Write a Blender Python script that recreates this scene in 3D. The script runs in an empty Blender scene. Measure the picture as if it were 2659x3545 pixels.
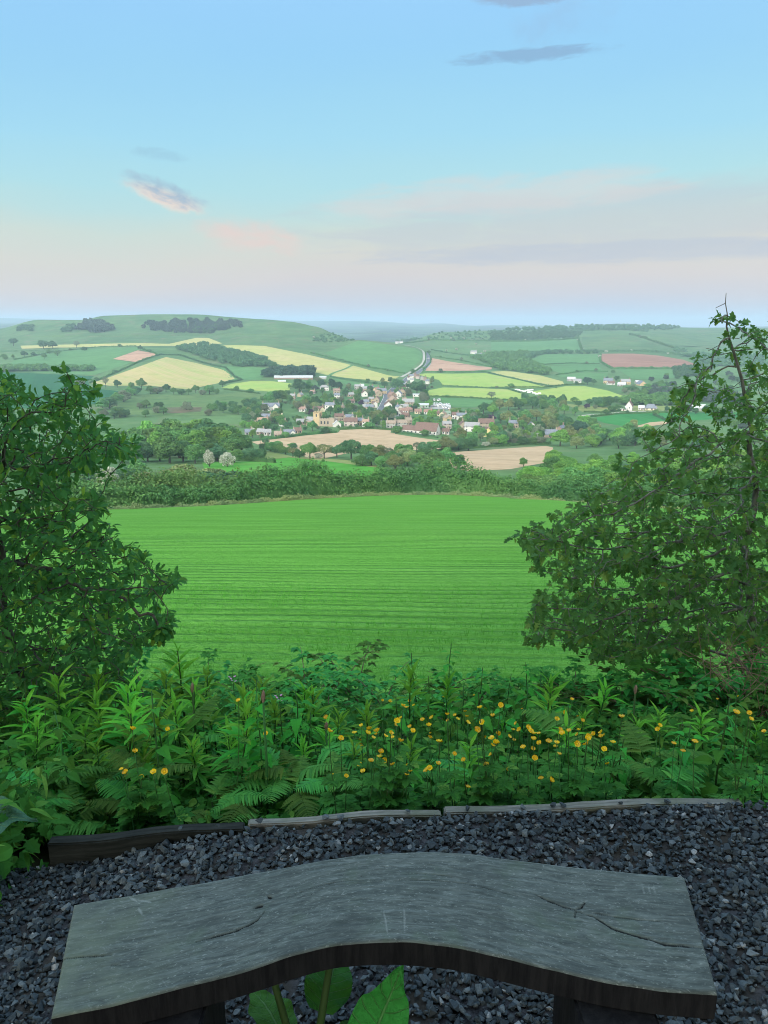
import bpy, bmesh, math, random
import numpy as np
from mathutils import Vector, Matrix
from mathutils.geometry import delaunay_2d_cdt
R = math.radians
sc = bpy.context.scene
COL = sc.collection
# ------------------------------------------------------------------ camera
CAMZ = 1.65
PITCH = R(13.87)
F, CX, CY = 2663.0, 1329.5, 1772.5
cam = bpy.data.cameras.new('camera')
cam.sensor_fit = 'VERTICAL'; cam.sensor_height = 24.0; cam.lens = 24.0 * F / 3545.0
cam.clip_start = 0.05; cam.clip_end = 60000
cob = bpy.data.objects.new('camera', cam); COL.objects.link(cob)
cob.location = (0, 0, CAMZ); cob.rotation_euler = (R(90) - PITCH, 0, 0)
sc.camera = cob
sc.view_settings.view_transform = 'Standard'; sc.view_settings.look = 'None'
sc.view_settings.exposure = 0.0; sc.view_settings.gamma = 1.0
sc.cycles.use_denoising = True; sc.cycles.use_adaptive_sampling = False; sc.cycles.sample_clamp_indirect = 2.0; sc.cycles.sample_clamp_direct = 6.0; sc.cycles.filter_width = 1.0; sc.cycles.denoising_prefilter = 'ACCURATE'
sc.cycles.max_bounces = 6; sc.cycles.diffuse_bounces = 3; sc.cycles.transmission_bounces = 3
sc.cycles.volume_bounces = 0; sc.cycles.glossy_bounces = 2; sc.cycles.transparent_max_bounces = 4
sc.cycles.caustics_reflective = False; sc.cycles.caustics_refractive = False

def lin(r, g, b):
    f = lambda c: (c / 255 / 12.92) if c / 255 <= 0.04045 else ((c / 255 + 0.055) / 1.055) ** 2.4
    return (f(r), f(g), f(b), 1.0)

class NT:
    """a small builder for node trees"""
    def __init__(self, tree):
        self.t = tree; self.n = tree.nodes; self.l = tree.links
    def add(self, kind, **kw):
        nd = self.n.new(kind)
        for k, v in kw.items(): setattr(nd, k, v)
        return nd
    def put(self, sock, v):
        if isinstance(v, bpy.types.NodeSocket): self.l.new(v, sock)
        elif v is not None:
            if hasattr(sock.default_value, '__len__') and not hasattr(v, '__len__'): v = (v,) * len(sock.default_value)
            if hasattr(sock.default_value, '__len__') and len(sock.default_value) == 3 and len(v) == 4: v = v[:3]
            sock.default_value = v
    def math(self, op, a, b=None, c=None, clamp=False):
        m = self.add('ShaderNodeMath', operation=op); m.use_clamp = clamp
        for i, v in enumerate((a, b, c)):
            if v is not None: self.put(m.inputs[i], v)
        return m.outputs[0]
    def vmath(self, op, a, b=None):
        m = self.add('ShaderNodeVectorMath', operation=op)
        self.put(m.inputs[0], a)
        if b is not None: self.put(m.inputs[1], b)
        return m.outputs['Value'] if op in ('DOT_PRODUCT', 'LENGTH', 'DISTANCE') else m.outputs[0]
    def mix(self, fac, a, b, mode='MIX'):
        m = self.add('ShaderNodeMix', data_type='RGBA', blend_type=mode)
        self.put(m.inputs[0], fac); self.put(m.inputs[6], a); self.put(m.inputs[7], b)
        return m.outputs[2]
    def noise(self, vec, scale, detail=4, rough=0.55, dist=0.0):
        m = self.add('ShaderNodeTexNoise')
        self.put(m.inputs['Vector'], vec); self.put(m.inputs['Scale'], scale)
        m.inputs['Detail'].default_value = detail; m.inputs['Roughness'].default_value = rough
        m.inputs['Distortion'].default_value = dist
        return m.outputs['Fac']
    def mapping(self, vec, loc=(0, 0, 0), rot=(0, 0, 0), scale=(1, 1, 1)):
        m = self.add('ShaderNodeMapping')
        self.put(m.inputs[0], vec); m.inputs['Location'].default_value = loc
        m.inputs['Rotation'].default_value = rot; m.inputs['Scale'].default_value = scale
        return m.outputs[0]
    def ramp(self, fac, stops, interp='LINEAR'):
        m = self.add('ShaderNodeValToRGB'); cr = m.color_ramp; cr.interpolation = interp
        while len(cr.elements) < len(stops): cr.elements.new(0.5)
        for e, (p, c) in zip(cr.elements, stops):
            e.position = p; e.color = c if hasattr(c, '__len__') else (c, c, c, 1)
        self.put(m.inputs[0], fac)
        return m.outputs[0]
    def smooth(self, v, a, b):
        m = self.add('ShaderNodeMapRange', interpolation_type='SMOOTHSTEP')
        self.put(m.inputs[0], v); m.inputs[1].default_value = a; m.inputs[2].default_value = b
        m.inputs[3].default_value = 0; m.inputs[4].default_value = 1
        return m.outputs[0]

# ------------------------------------------------------------------ sky and light
SUN_EL, SUN_AZ = R(24), R(215)         # low evening light from behind and to the left of the viewer
world = bpy.data.worlds.new('World'); sc.world = world; world.cycles.sampling_method = 'MANUAL'; world.cycles.sample_map_resolution = 1024; world.use_nodes = True
world.node_tree.nodes.clear()
W = NT(world.node_tree)
wout = W.add('ShaderNodeOutputWorld')
sky = W.add('ShaderNodeTexSky', sky_type='NISHITA')
sky.sun_disc = False; sky.sun_elevation = SUN_EL; sky.sun_rotation = SUN_AZ
sky.altitude = 150; sky.dust_density = 1.5; sky.ozone_density = 2.0
tc = W.add('ShaderNodeTexCoord'); G = tc.outputs['Generated']
sep = W.add('ShaderNodeSeparateXYZ'); W.put(sep.inputs[0], G)
dx, dy, dz = sep.outputs
el = W.math('ARCSINE', dz)                                   # elevation in radians
az = W.math('ARCTAN2', dx, dy)                               # 0 straight ahead, + to the right
wob = W.noise(W.mapping(G, scale=(1.2, 1.2, 5)), 2.2, 3)
el2 = W.math('ADD', el, W.math('MULTIPLY', W.math('SUBTRACT', wob, 0.5), 0.05))
el2 = W.math('ADD', el2, W.math('MULTIPLY', az, -0.022))
k = 1 / R(40)
grad = W.ramp(W.math('MULTIPLY', el2, k), [
    (0.00, lin(192, 200, 220)), (0.017, lin(202, 203, 217)), (0.040, lin(212, 205, 210)), (0.072, lin(221, 210, 206)), (0.115, lin(220, 216, 205)),
    (0.154, lin(209, 222, 212)), (0.19, lin(190, 225, 225)), (0.229, lin(178, 226, 234)), (0.30, lin(165, 222, 245)), (0.42, lin(152, 212, 250)),
    (0.55, lin(139, 200, 251)), (0.75, lin(120, 182, 242)), (1.0, lin(110, 170, 235))])
# long soft banks of evening cloud low on the right, a small lit cloud on the left, thin bars higher up
def cloud(azc, elc, wa, we, tilt, thr, sc_, stretch, seed, soft=0.22):
    a = W.math('SUBTRACT', az, R(azc)); e = W.math('SUBTRACT', W.math('SUBTRACT', el, R(elc)), W.math('MULTIPLY', a, tilt))
    d = W.math('ADD', W.math('POWER', W.math('ABSOLUTE', W.math('DIVIDE', a, R(wa))), 2.0),
               W.math('POWER', W.math('ABSOLUTE', W.math('DIVIDE', e, R(we))), 2.0))
    cv = W.add('ShaderNodeCombineXYZ'); W.put(cv.inputs[0], a); W.put(cv.inputs[1], W.math('MULTIPLY', e, stretch)); cv.inputs[2].default_value = seed
    nz = W.noise(cv.outputs[0], sc_, 6, 0.6, 0.4)
    f = W.math('SUBTRACT', W.math('ADD', nz, 0.32), W.math('MULTIPLY', d, 0.42))
    return W.smooth(f, thr, thr + soft), e, nz
c = grad
m, e, nz = cloud(16, 6.6, 24, 2.6, 0.015, 0.36, 9, 5.5, 3.1, 0.4)
c = W.mix(W.math('MULTIPLY', m, 0.50), c, lin(194, 199, 209))
m, e, nz = cloud(8, 8.4, 15, 1.5, 0.05, 0.40, 10, 5, 7.7, 0.4)
c = W.mix(W.math('MULTIPLY', m, 0.55), c, lin(226, 216, 212))
m, e, nz = cloud(-9.1, 5.7, 4.2, 1.5, -0.10, 0.42, 16, 2.5, 5.2, 0.45)
c = W.mix(W.math('MULTIPLY', m, 0.7), c, lin(242, 208, 198))
m, e, nz = cloud(16, 4.6, 22, 0.9, 0.01, 0.42, 10, 8, 1.9, 0.35)
c = W.mix(W.math('MULTIPLY', m, 0.55), c, lin(186, 194, 210))
m, e, nz = cloud(-15.0, 8.3, 3.3, 0.95, -0.27, 0.34, 34, 1.7, 2.4, 0.50)
shade = W.smooth(W.math('ADD', e, W.math('MULTIPLY', W.math('SUBTRACT', nz, 0.5), 0.05)), R(-0.6), R(0.5))
c = W.mix(W.math('MULTIPLY', m, 0.92), c, W.mix(shade, lin(250, 224, 206), lin(160, 184, 206)))
m, e, nz = cloud(9.8, 16.6, 6.4, 0.50, 0.02, 0.42, 26, 4, 6.3, 0.4)
c = W.mix(W.math('MULTIPLY', m, 0.75), c, lin(134, 172, 208))
m, e, nz = cloud(8.9, 19.8, 4.0, 0.7, 0.0, 0.38, 26, 3, 9.3, 0.35)
c = W.mix(W.math('MULTIPLY', m, 0.8), c, lin(140, 168, 202))
m, e, nz = cloud(11.5, 18.2, 4, 2.2, 0.0, 0.46, 20, 2, 4.3, 0.5)
c = W.mix(W.math('MULTIPLY', m, 0.35), c, lin(150, 184, 220))
m, e, nz = cloud(-15.2, 10.7, 2.4, 0.45, -0.1, 0.42, 34, 2.2, 8.3, 0.4)
c = W.mix(W.math('MULTIPLY', m, 0.45), c, lin(150, 196, 220))
# the evening glow is behind the viewer
back = W.smooth(W.math('MULTIPLY', dy, -1.0), -0.15, 0.9)
up = W.smooth(dz, 0.25, 0.9)
glow = W.mix(back, c, (3.6, 3.4, 2.9, 1))
glow = W.mix(W.math('MULTIPLY', up, 0.7), glow, (1.6, 1.95, 2.25, 1))
bg1 = W.add('ShaderNodeBackground'); W.put(bg1.inputs[0], glow); bg1.inputs[1].default_value = 0.93
bg2 = W.add('ShaderNodeBackground'); W.put(bg2.inputs[0], sky.outputs[0]); bg2.inputs[1].default_value = 0.006
ad = W.add('ShaderNodeAddShader'); W.l.new(bg1.outputs[0], ad.inputs[0]); W.l.new(bg2.outputs[0], ad.inputs[1])
W.l.new(ad.outputs[0], wout.inputs[0])

sun = bpy.data.lights.new('sun', 'SUN'); sun.energy = 3.3; sun.angle = R(14); sun.color = (1.0, 0.95, 0.86)
sob = bpy.data.objects.new('sun', sun); COL.objects.link(sob)
sdir = Vector((math.sin(SUN_AZ) * math.cos(SUN_EL), math.cos(SUN_AZ) * math.cos(SUN_EL), math.sin(SUN_EL)))
sob.rotation_euler = sdir.to_track_quat('Z', 'Y').to_euler()

# ------------------------------------------------------------------ helpers
def tag(o, label=None, cat=None, group=None, kind=None):
    if label: o['label'] = label
    if cat: o['category'] = cat
    if group: o['group'] = group
    if kind: o['kind'] = kind
    return o

def link(name, data, parent=None, loc=None):
    o = bpy.data.objects.new(name, data); COL.objects.link(o)
    if parent: o.parent = parent
    if loc is not None: o.location = loc
    return o

def empty(name, loc, rz=0.0, label=None, cat=None, group=None):
    o = link(name, None, None, loc); o.rotation_euler = (0, 0, rz); o.empty_display_size = 0.1
    return tag(o, label, cat, group)

def np_mesh(name, V, faces, mats=(), smooth=False, attrs=None, mat_idx=None):
    """faces: a list of int arrays (n,3) or (n,4)"""
    V = np.asarray(V, dtype=np.float32)
    faces = [np.asarray(f, dtype=np.int32) for f in faces if len(f)]
    me = bpy.data.meshes.new(name)
    nl = sum(f.size for f in faces); nf = sum(len(f) for f in faces)
    me.vertices.add(len(V)); me.vertices.foreach_set('co', V.ravel())
    me.loops.add(nl); me.polygons.add(nf)
    me.loops.foreach_set('vertex_index', np.concatenate([f.ravel() for f in faces]))
    tot = np.concatenate([np.full(len(f), f.shape[1], dtype=np.int32) for f in faces])
    start = np.zeros(nf, dtype=np.int32); start[1:] = np.cumsum(tot)[:-1]
    me.polygons.foreach_set('loop_start', start); me.polygons.foreach_set('loop_total', tot)
    if mat_idx is not None: me.polygons.foreach_set('material_index', np.asarray(mat_idx, dtype=np.int32))
    me.polygons.foreach_set('use_smooth', np.full(nf, smooth, dtype=bool))
    for m in mats: me.materials.append(m)
    if attrs:
        for k_, a in attrs.items():
            at = me.attributes.new(k_, 'FLOAT', 'POINT'); at.data.foreach_set('value', np.asarray(a, dtype=np.float32))
    me.update(calc_edges=True); me.validate()
    return me

class MB:
    """collects shapes into one mesh"""
    def __init__(s): s.V = []; s.F3 = []; s.F4 = []; s.n = 0
    def add(s, V, F):
        V = np.asarray(V, dtype=float).reshape(-1, 3); s.V.append(V)
        for f in F:
            (s.F4 if len(f) == 4 else s.F3).append([i + s.n for i in f])
        s.n += len(V)
    def arr(s, V, F):
        V = np.asarray(V, dtype=float); F = np.asarray(F) + s.n; s.V.append(V); s.n += len(V)
        (s.F4 if F.shape[1] == 4 else s.F3).extend(F.tolist())
    def box(s, c, d, rz=0.0):
        x, y, z = [q / 2 for q in d]
        P = np.array([(-x, -y, -z), (x, -y, -z), (x, y, -z), (-x, y, -z), (-x, -y, z), (x, -y, z), (x, y, z), (-x, y, z)])
        if rz:
            ca, sa = math.cos(rz), math.sin(rz)
            P = np.stack([P[:, 0] * ca - P[:, 1] * sa, P[:, 0] * sa + P[:, 1] * ca, P[:, 2]], 1)
        s.add(P + np.array(c), [(3, 2, 1, 0), (4, 5, 6, 7), (0, 1, 5, 4), (1, 2, 6, 5), (2, 3, 7, 6), (3, 0, 4, 7)])
    def tube(s, pts, rad, k=6, cap=True):
        pts = [np.array(p, dtype=float) for p in pts]
        rings = []
        for i, p in enumerate(pts):
            a = pts[max(i - 1, 0)]; b = pts[min(i + 1, len(pts) - 1)]
            d = b - a; d = d / (np.linalg.norm(d) + 1e-9)
            ref = np.array((0, 0, 1.0)) if abs(d[2]) < 0.9 else np.array((1.0, 0, 0))
            u = np.cross(d, ref); u /= np.linalg.norm(u); w = np.cross(d, u)
            r = rad[i] if hasattr(rad, '__len__') else rad
            rings.append([p + r * (math.cos(2 * math.pi * j / k) * u + math.sin(2 * math.pi * j / k) * w) for j in range(k)])
        V = [q for rg in rings for q in rg]; Fs = []
        for i in range(len(pts) - 1):
            for j in range(k):
                a = i * k + j; b = i * k + (j + 1) % k
                Fs.append((a, b, b + k, a + k))
        if cap:
            V.append(pts[-1]); t = len(V) - 1
            for j in range(k): Fs.append(((len(pts) - 1) * k + j, (len(pts) - 1) * k + (j + 1) % k, t))
        s.add(V, Fs)
    def mesh(s, name, mats, smooth=False):
        fs = []
        if s.F3: fs.append(np.array(s.F3))
        if s.F4: fs.append(np.array(s.F4))
        return np_mesh(name, np.concatenate(s.V), fs, mats if isinstance(mats, (list, tuple)) else [mats], smooth)
    def build(s, name, mat, parent=None, smooth=False, loc=None):
        return link(name, s.mesh(name, mat, smooth), parent, loc)

def copy_tree(o, parent=None):
    c_ = o.copy(); COL.objects.link(c_); c_.parent = parent
    for ch in o.children: copy_tree(ch, c_)
    return c_

def ray(u, v):
    """slope z/y and lateral x/y of the ray through photo pixel (u, v)"""
    a = (u - CX) / F; b = (CY - v) / F
    cp, sp = math.cos(PITCH), math.sin(PITCH)
    d = cp + b * sp
    return (-sp + b * cp) / d, a / d
def sv(v): return ray(CX, v)[0]
def D(x, y): return x * 1.60277, y * 1.60277
ZM = {'1': (0, 1040, .5425), '2': (800, 1040, .5726), '3': (1700, 1040, .578), '4': (200, 1380, .4822), '5': (800, 1250, .4219),
      '6': (1300, 1250, .4219), '7': (1900, 1250, .4575), 'a': (840, 1380, .2411), 'b': (1100, 1280, .2411), 'c': (1200, 1400, .2411),
      'd': (1400, 1280, .2411), 'e': (1500, 1400, .3014), 'f': (1950, 1280, .2411), 'g': (880, 1280, .2411), 'h': (1350, 1100, .3315),
      'S': (0, 0, 1), 'G': (0, 2200, .5425), 'H': (850, 2200, .5425), 'I': (1700, 2200, .578), 'D': (0, 0, 1.60277)}
def q(z, pts):
    ox, oy, k_ = ZM[z]
    return [(ox + p[0] * k_, oy + p[1] * k_) for p in pts]
# ------------------------------------------------------------------ the lie of the land
EDGE = [(-900, 1790), (100, 1783), (370, 1771), (700, 1755), (1000, 1735), (1350, 1718), (1520, 1716), (1700, 1722), (1955, 1740), (2250, 1762), (2700, 1790), (3400, 1800)]
near = [(6.0, -1.72), (8, -2.5), (14, -3.75), (30, -7.0), (60, -13.2), (90, -19.4)]
vall = [(165, -37.5), (205, -45), (250, -48.5), (330, -56.5), (420, -68), (500, -75), (600, -77), (700, -78), (850, -79)]
BLUE = [(3500, 'z', -85), (5000, 'z', -79), (8000, 'z', -41)]
cols = {
 -500: [(1100, 'v', 1305), (1300, 'v', 1265), (1500, 'v', 1232), (1750, 'v', 1205), (2000, 'v', 1180), (2300, 'v', 1158), (2700, 'z', -35), (4500, 'z', -40), (9000, 'z', -10), (12000, 'v', 1100)],
 0: [(1100, 'v', 1305), (1300, 'v', 1262), (1500, 'v', 1225), (1750, 'v', 1200), (2000, 'v', 1170), (2300, 'v', 1141), (2600, 'z', -28), (4500, 'z', -40), (9000, 'z', -10), (12000, 'v', 1100)],
 160: [(1100, 'v', 1305), (1300, 'v', 1258), (1500, 'v', 1220), (1700, 'v', 1197), (1950, 'v', 1155), (2250, 'v', 1104), (2550, 'z', -10), (4500, 'z', -40), (9000, 'z', -10), (12000, 'v', 1103)],
 300: [(1100, 'v', 1308), (1300, 'v', 1255), (1500, 'v', 1213), (1700, 'v', 1188), (1900, 'v', 1150), (2200, 'v', 1105), (2500, 'z', 0), (4500, 'z', -40), (9000, 'z', -10), (12000, 'v', 1106)],
 380: [(1080, 'v', 1315), (1280, 'v', 1252), (1480, 'v', 1208), (1700, 'v', 1182), (1900, 'v', 1150), (2200, 'v', 1090), (2500, 'z', 10), (4500, 'z', -40), (9000, 'z', -10), (12000, 'v', 1106)],
 520: [(1050, 'v', 1325), (1250, 'v', 1250), (1450, 'v', 1205), (1700, 'v', 1178), (1900, 'v', 1148), (2200, 'v', 1087), (2500, 'z', 15), (4500, 'z', -40), (9000, 'z', -20), (12000, 'v', 1108)],
 720: [(1000, 'v', 1341), (1250, 'v', 1262), (1450, 'v', 1208), (1650, 'v', 1182), (1900, 'v', 1145), (2180, 'v', 1092), (2500, 'z', 12), (4500, 'z', -40), (9000, 'z', -30), (12000, 'v', 1108)],
 900: [(1020, 'v', 1328), (1250, 'v', 1252), (1450, 'v', 1203), (1700, 'v', 1158), (2050, 'v', 1103), (2400, 'z', 0)] + [(4500, 'z', -60), (9000, 'z', -30), (12000, 'v', 1107)],
 1010: [(1020, 'v', 1328), (1250, 'v', 1252), (1450, 'v', 1206), (1700, 'v', 1158), (1950, 'v', 1113), (2250, 'z', -12)] + [(3500, 'z', -75), (5000, 'z', -72), (9000, 'z', -30), (12000, 'v', 1108)],
 1100: [(1050, 'v', 1320), (1250, 'v', 1254), (1450, 'v', 1210), (1650, 'v', 1172), (1850, 'v', 1128), (2100, 'z', -22)] + [(3500, 'z', -82), (5000, 'z', -76), (8500, 'z', -36), (12000, 'v', 1109)],
 1160: [(1050, 'v', 1320), (1250, 'v', 1259), (1450, 'v', 1213), (1600, 'v', 1182), (1750, 'v', 1152), (2000, 'z', -40)] + BLUE + [(12000, 'v', 1110)],
 1230: [(1050, 'v', 1320), (1250, 'v', 1262), (1450, 'v', 1215), (1600, 'v', 1176), (1850, 'z', -48), (2500, 'z', -62)] + BLUE + [(12000, 'v', 1112)],
 1310: [(1050, 'v', 1320), (1250, 'v', 1266), (1450, 'v', 1213), (1560, 'v', 1184), (1850, 'z', -52), (2500, 'z', -66)] + BLUE + [(12000, 'v', 1114)],
 1430: [(1020, 'v', 1332), (1150, 'v', 1302), (1250, 'v', 1278), (1380, 'v', 1238), (1500, 'v', 1204), (1750, 'z', -50), (2300, 'v', 1180), (2700, 'z', -60)] + BLUE + [(12000, 'v', 1119)],
 1500: [(1000, 'v', 1337), (1150, 'v', 1301), (1300, 'v', 1266), (1450, 'v', 1239), (1600, 'v', 1222), (1750, 'v', 1208), (2000, 'v', 1185), (2350, 'v', 1156), (2700, 'z', -46)] + BLUE + [(12000, 'v', 1120)],
 1700: [(1000, 'v', 1337), (1150, 'v', 1303), (1350, 'v', 1264), (1500, 'v', 1240), (1700, 'v', 1218), (2000, 'v', 1185), (2450, 'v', 1146), (2800, 'z', -35), (4500, 'z', -60), (8000, 'z', -41), (12000, 'v', 1128)],
 1950: [(1000, 'v', 1337), (1150, 'v', 1307), (1300, 'v', 1277), (1500, 'v', 1242), (1650, 'v', 1221), (2000, 'v', 1182), (2350, 'v', 1153), (2700, 'v', 1131), (3100, 'z', -28), (5000, 'z', -50), (12000, 'v', 1131)],
 2200: [(1000, 'v', 1338), (1150, 'v', 1312), (1300, 'v', 1281), (1600, 'v', 1228), (1750, 'v', 1210), (2150, 'v', 1160), (2350, 'v', 1150), (2700, 'v', 1134), (3100, 'z', -28), (5000, 'z', -50), (12000, 'v', 1130)],
 2450: [(1000, 'v', 1338), (1150, 'v', 1312), (1300, 'v', 1282), (1600, 'v', 1240), (1900, 'v', 1205), (2300, 'v', 1170), (2800, 'v', 1138), (3200, 'z', -30), (5000, 'z', -50), (12000, 'v', 1130)],
 2720: [(1000, 'v', 1338), (1150, 'v', 1312), (1300, 'v', 1282), (1600, 'v', 1240), (1900, 'v', 1205), (2300, 'v', 1170), (2800, 'v', 1140), (3200, 'z', -30), (5000, 'z', -50), (12000, 'v', 1130)],
 3300: [(1000, 'v', 1338), (1150, 'v', 1312), (1300, 'v', 1282), (1600, 'v', 1240), (1900, 'v', 1205), (2300, 'v', 1175), (2800, 'v', 1150), (3200, 'z', -40), (5000, 'z', -50), (12000, 'v', 1130)],
}
def pchip(x, y, xi):
    x = np.asarray(x, float); y = np.asarray(y, float)
    h = np.diff(x); d = np.diff(y) / h
    m = np.zeros_like(y); m[0] = d[0]; m[-1] = d[-1]
    for i in range(1, len(y) - 1):
        if d[i - 1] * d[i] > 0:
            w1 = 2 * h[i] + h[i - 1]; w2 = h[i] + 2 * h[i - 1]
            m[i] = (w1 + w2) / (w1 / d[i - 1] + w2 / d[i])
    i = np.clip(np.searchsorted(x, xi) - 1, 0, len(h) - 1)
    t = (xi - x[i]) / h[i]; t2 = t * t; t3 = t2 * t
    return (2 * t3 - 3 * t2 + 1) * y[i] + (t3 - 2 * t2 + t) * h[i] * m[i] + (-2 * t3 + 3 * t2) * y[i + 1] + (t3 - t2) * h[i] * m[i + 1]

def edge_v(u): return float(np.interp(u, [p[0] for p in EDGE], [p[1] for p in EDGE]))
def edge_y(u): return float(np.interp(u, [-500, 370, 700, 1000, 1400, 1700, 2000, 3300], [84, 90, 98, 108, 121, 118, 110, 96]))
TG = np.linspace(-0.95, 0.95, 300)
YG = np.geomspace(6.0, 17000, 460)
LY = np.log(YG)
ck = sorted(cols)
tabs = []
for u in ck:
    ye = edge_y(u); ze = CAMZ + sv(edge_v(u)) * ye
    pts = [p for p in near if p[0] < ye - 20] + [(ye, ze), (ye + 12, ze - 3.6)] + vall
    for (y_, k_, v_) in cols[u]: pts.append((y_, v_ if k_ == 'z' else CAMZ + sv(v_) * y_))
    pts += [(13500, pts[-1][1] - 120), (17000, pts[-1][1] - 250)]
    tabs.append(pchip([math.log(p[0]) for p in pts], [p[1] for p in pts], LY))
tabs = np.array(tabs)
tk = np.array([(u - CX) / F / 1.012 for u in ck])
ZG = np.stack([pchip(tk, tabs[:, j], np.clip(TG, tk[0], tk[-1])) for j in range(len(YG))], 1)      # (t, y)
rng = np.random.default_rng(5)
def vnoise(x, y, s, seed):
    """smooth value noise on a lattice of pitch s"""
    r = np.random.default_rng(seed).random((128, 128))
    X = np.asarray(x) / s; Y = np.asarray(y) / s
    i = np.floor(X).astype(int); j = np.floor(Y).astype(int); fx = X - i; fy = Y - j
    fx = fx * fx * (3 - 2 * fx); fy = fy * fy * (3 - 2 * fy)
    g = lambda a, b: r[a % 128, b % 128]
    return (g(i, j) * (1 - fx) + g(i + 1, j) * fx) * (1 - fy) + (g(i, j + 1) * (1 - fx) + g(i + 1, j + 1) * fx) * fy - 0.5
XX = TG[:, None] * YG[None, :]; YY = np.broadcast_to(YG[None, :], XX.shape)
amp = np.interp(YG, [6, 40, 120, 400, 1000, 2000, 4000, 12000], [0.0, 0.06, 0.2, 0.5, 1.2, 4.0, 26, 42])
lum = np.interp(YG, [6, 1200, 2000, 3000, 12000], [12, 90, 150, 330, 1100])
ZG = ZG + amp[None, :] * (vnoise(XX / lum, YY / lum, 1.0, 1) + 0.5 * vnoise(XX / lum, YY / lum, 0.4, 2))

def ground(x, y):
    """height of the land at (x, y); works on arrays"""
    x = np.asarray(x, float); y = np.asarray(y, float)
    yy = np.clip(y, 6.0, 16900); t = np.clip(x / np.maximum(yy, 1e-3), -0.949, 0.949)
    a = (t - TG[0]) / (TG[1] - TG[0]); i = np.clip(np.floor(a).astype(int), 0, len(TG) - 2); fa = a - i
    b = (np.log(yy) - LY[0]) / (LY[1] - LY[0]); j = np.clip(np.floor(b).astype(int), 0, len(LY) - 2); fb = b - j
    z = (ZG[i, j] * (1 - fa) + ZG[i + 1, j] * fa) * (1 - fb) + (ZG[i, j + 1] * (1 - fa) + ZG[i + 1, j + 1] * fa) * fb
    zn = np.interp(y, [-30, -3, 2.30, 2.45, 4, 6.0], [3.0, 0.0, 0.0, -0.22, -0.9, -1.72])
    return np.where(y < 6.0, zn, z)
YF = np.geomspace(6.5, 16500, 3000)
def hit(u, v, ymin=20.0, ymax=16000.0):
    """where the ray through photo pixel (u, v) meets the land"""
    s, t = ray(u, v)
    ys = YF[(YF > ymin) & (YF < ymax)]
    below = (CAMZ + s * ys) <= ground(t * ys, ys)
    i = int(np.argmax(below)) if below.any() else len(ys) - 1
    if i > 0 and below.any():
        a, b = ys[i - 1], ys[i]
        for _ in range(12):
            m_ = (a + b) / 2
            if CAMZ + s * m_ <= ground(t * m_, m_): b = m_
            else: a = m_
        y = b
    else: y = ys[i]
    return float(t * y), float(y), float(ground(t * y, y))

# ------------------------------------------------------------------ ground materials
def base_mat(name):
    m = bpy.data.materials.new(name); m.use_nodes = True; m.node_tree.nodes.clear()
    n = NT(m.node_tree); out = n.add('ShaderNodeOutputMaterial')
    return m, n, out
def prin(n, out, color, rough=0.8, spec=0.2, bump=None, bstr=0.3, bdist=0.05, metal=0.0):
    p = n.add('ShaderNodeBsdfPrincipled')
    n.put(p.inputs['Base Color'], color); n.put(p.inputs['Roughness'], rough)
    p.inputs['Specular IOR Level'].default_value = spec; p.inputs['Metallic'].default_value = metal
    if bump is not None:
        b = n.add('ShaderNodeBump'); b.inputs['Strength'].default_value = bstr; b.inputs['Distance'].default_value = bdist
        n.put(b.inputs['Height'], bump); n.l.new(b.outputs[0], p.inputs['Normal'])
    n.l.new(p.outputs[0], out.inputs[0])
    return p
def land_mat(name, c1, c2, c3=None, scale=0.02, lines=None, ang=0.0, lstr=0.3, fine=0.5, period=6.0):
    """c1..c3: colours the growth itself has; lines: colour of drill lines running at angle ang"""
    m, n, out = base_mat(name)
    P = n.add('ShaderNodeNewGeometry').outputs['Position']
    a = n.noise(P, scale, 5, 0.6)
    col_ = n.mix(n.smooth(a, 0.35, 0.65), c1, c2)
    if c3 is not None:
        b = n.noise(n.mapping(P, loc=(31, 17, 0)), scale * 2.3, 4, 0.6, 0.6)
        col_ = n.mix(n.smooth(b, 0.52, 0.72), col_, c3)
    f = n.noise(P, fine, 5, 0.7)
    col_ = n.mix(n.math('MULTIPLY', n.smooth(f, 0.3, 0.72), 0.6), col_, n.mix(1.0, col_, (0.55, 0.6, 0.5, 1), 'MULTIPLY'))
    if lines is not None:
        r = n.mapping(P, rot=(0, 0, ang))
        w = n.add('ShaderNodeTexWave', wave_type='BANDS', bands_direction='Y')
        n.put(w.inputs['Vector'], r); w.inputs['Scale'].default_value = 0.314 / period * 1.0
        w.inputs['Distortion'].default_value = 5.0; w.inputs['Detail'].default_value = 3; w.inputs['Detail Scale'].default_value = 0.35
        st = n.noise(n.mapping(r, scale=(0.004, 0.10, 0)), 1.0, 5, 0.65)
        k_ = n.math('MULTIPLY', n.math('ADD', n.math('MULTIPLY', w.outputs['Fac'], 0.35), n.smooth(st, 0.35, 0.7)), lstr)
        col_ = n.mix(k_, col_, lines)
    prin(n, out, col_, 0.95, 0.05)
    return m
M = {}
M['pasture'] = land_mat('pasture', (0.085, 0.175, 0.066, 1), (0.125, 0.225, 0.085, 1), (0.16, 0.20, 0.095, 1), 0.006, fine=0.06)
M['hillgrass'] = land_mat('hillgrass', (0.080, 0.165, 0.066, 1), (0.115, 0.20, 0.078, 1), (0.165, 0.175, 0.10, 1), 0.012, fine=0.03)
M['green'] = land_mat('green', (0.085, 0.21, 0.078, 1), (0.105, 0.235, 0.085, 1), None, 0.01, (0.125, 0.25, 0.088, 1), 0.4, 0.4, 0.05)
M['deepgreen'] = land_mat('deepgreen', (0.020, 0.105, 0.045, 1), (0.026, 0.125, 0.05, 1), None, 0.01, (0.03, 0.14, 0.05, 1), 1.2, 0.5, 0.05)
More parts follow.
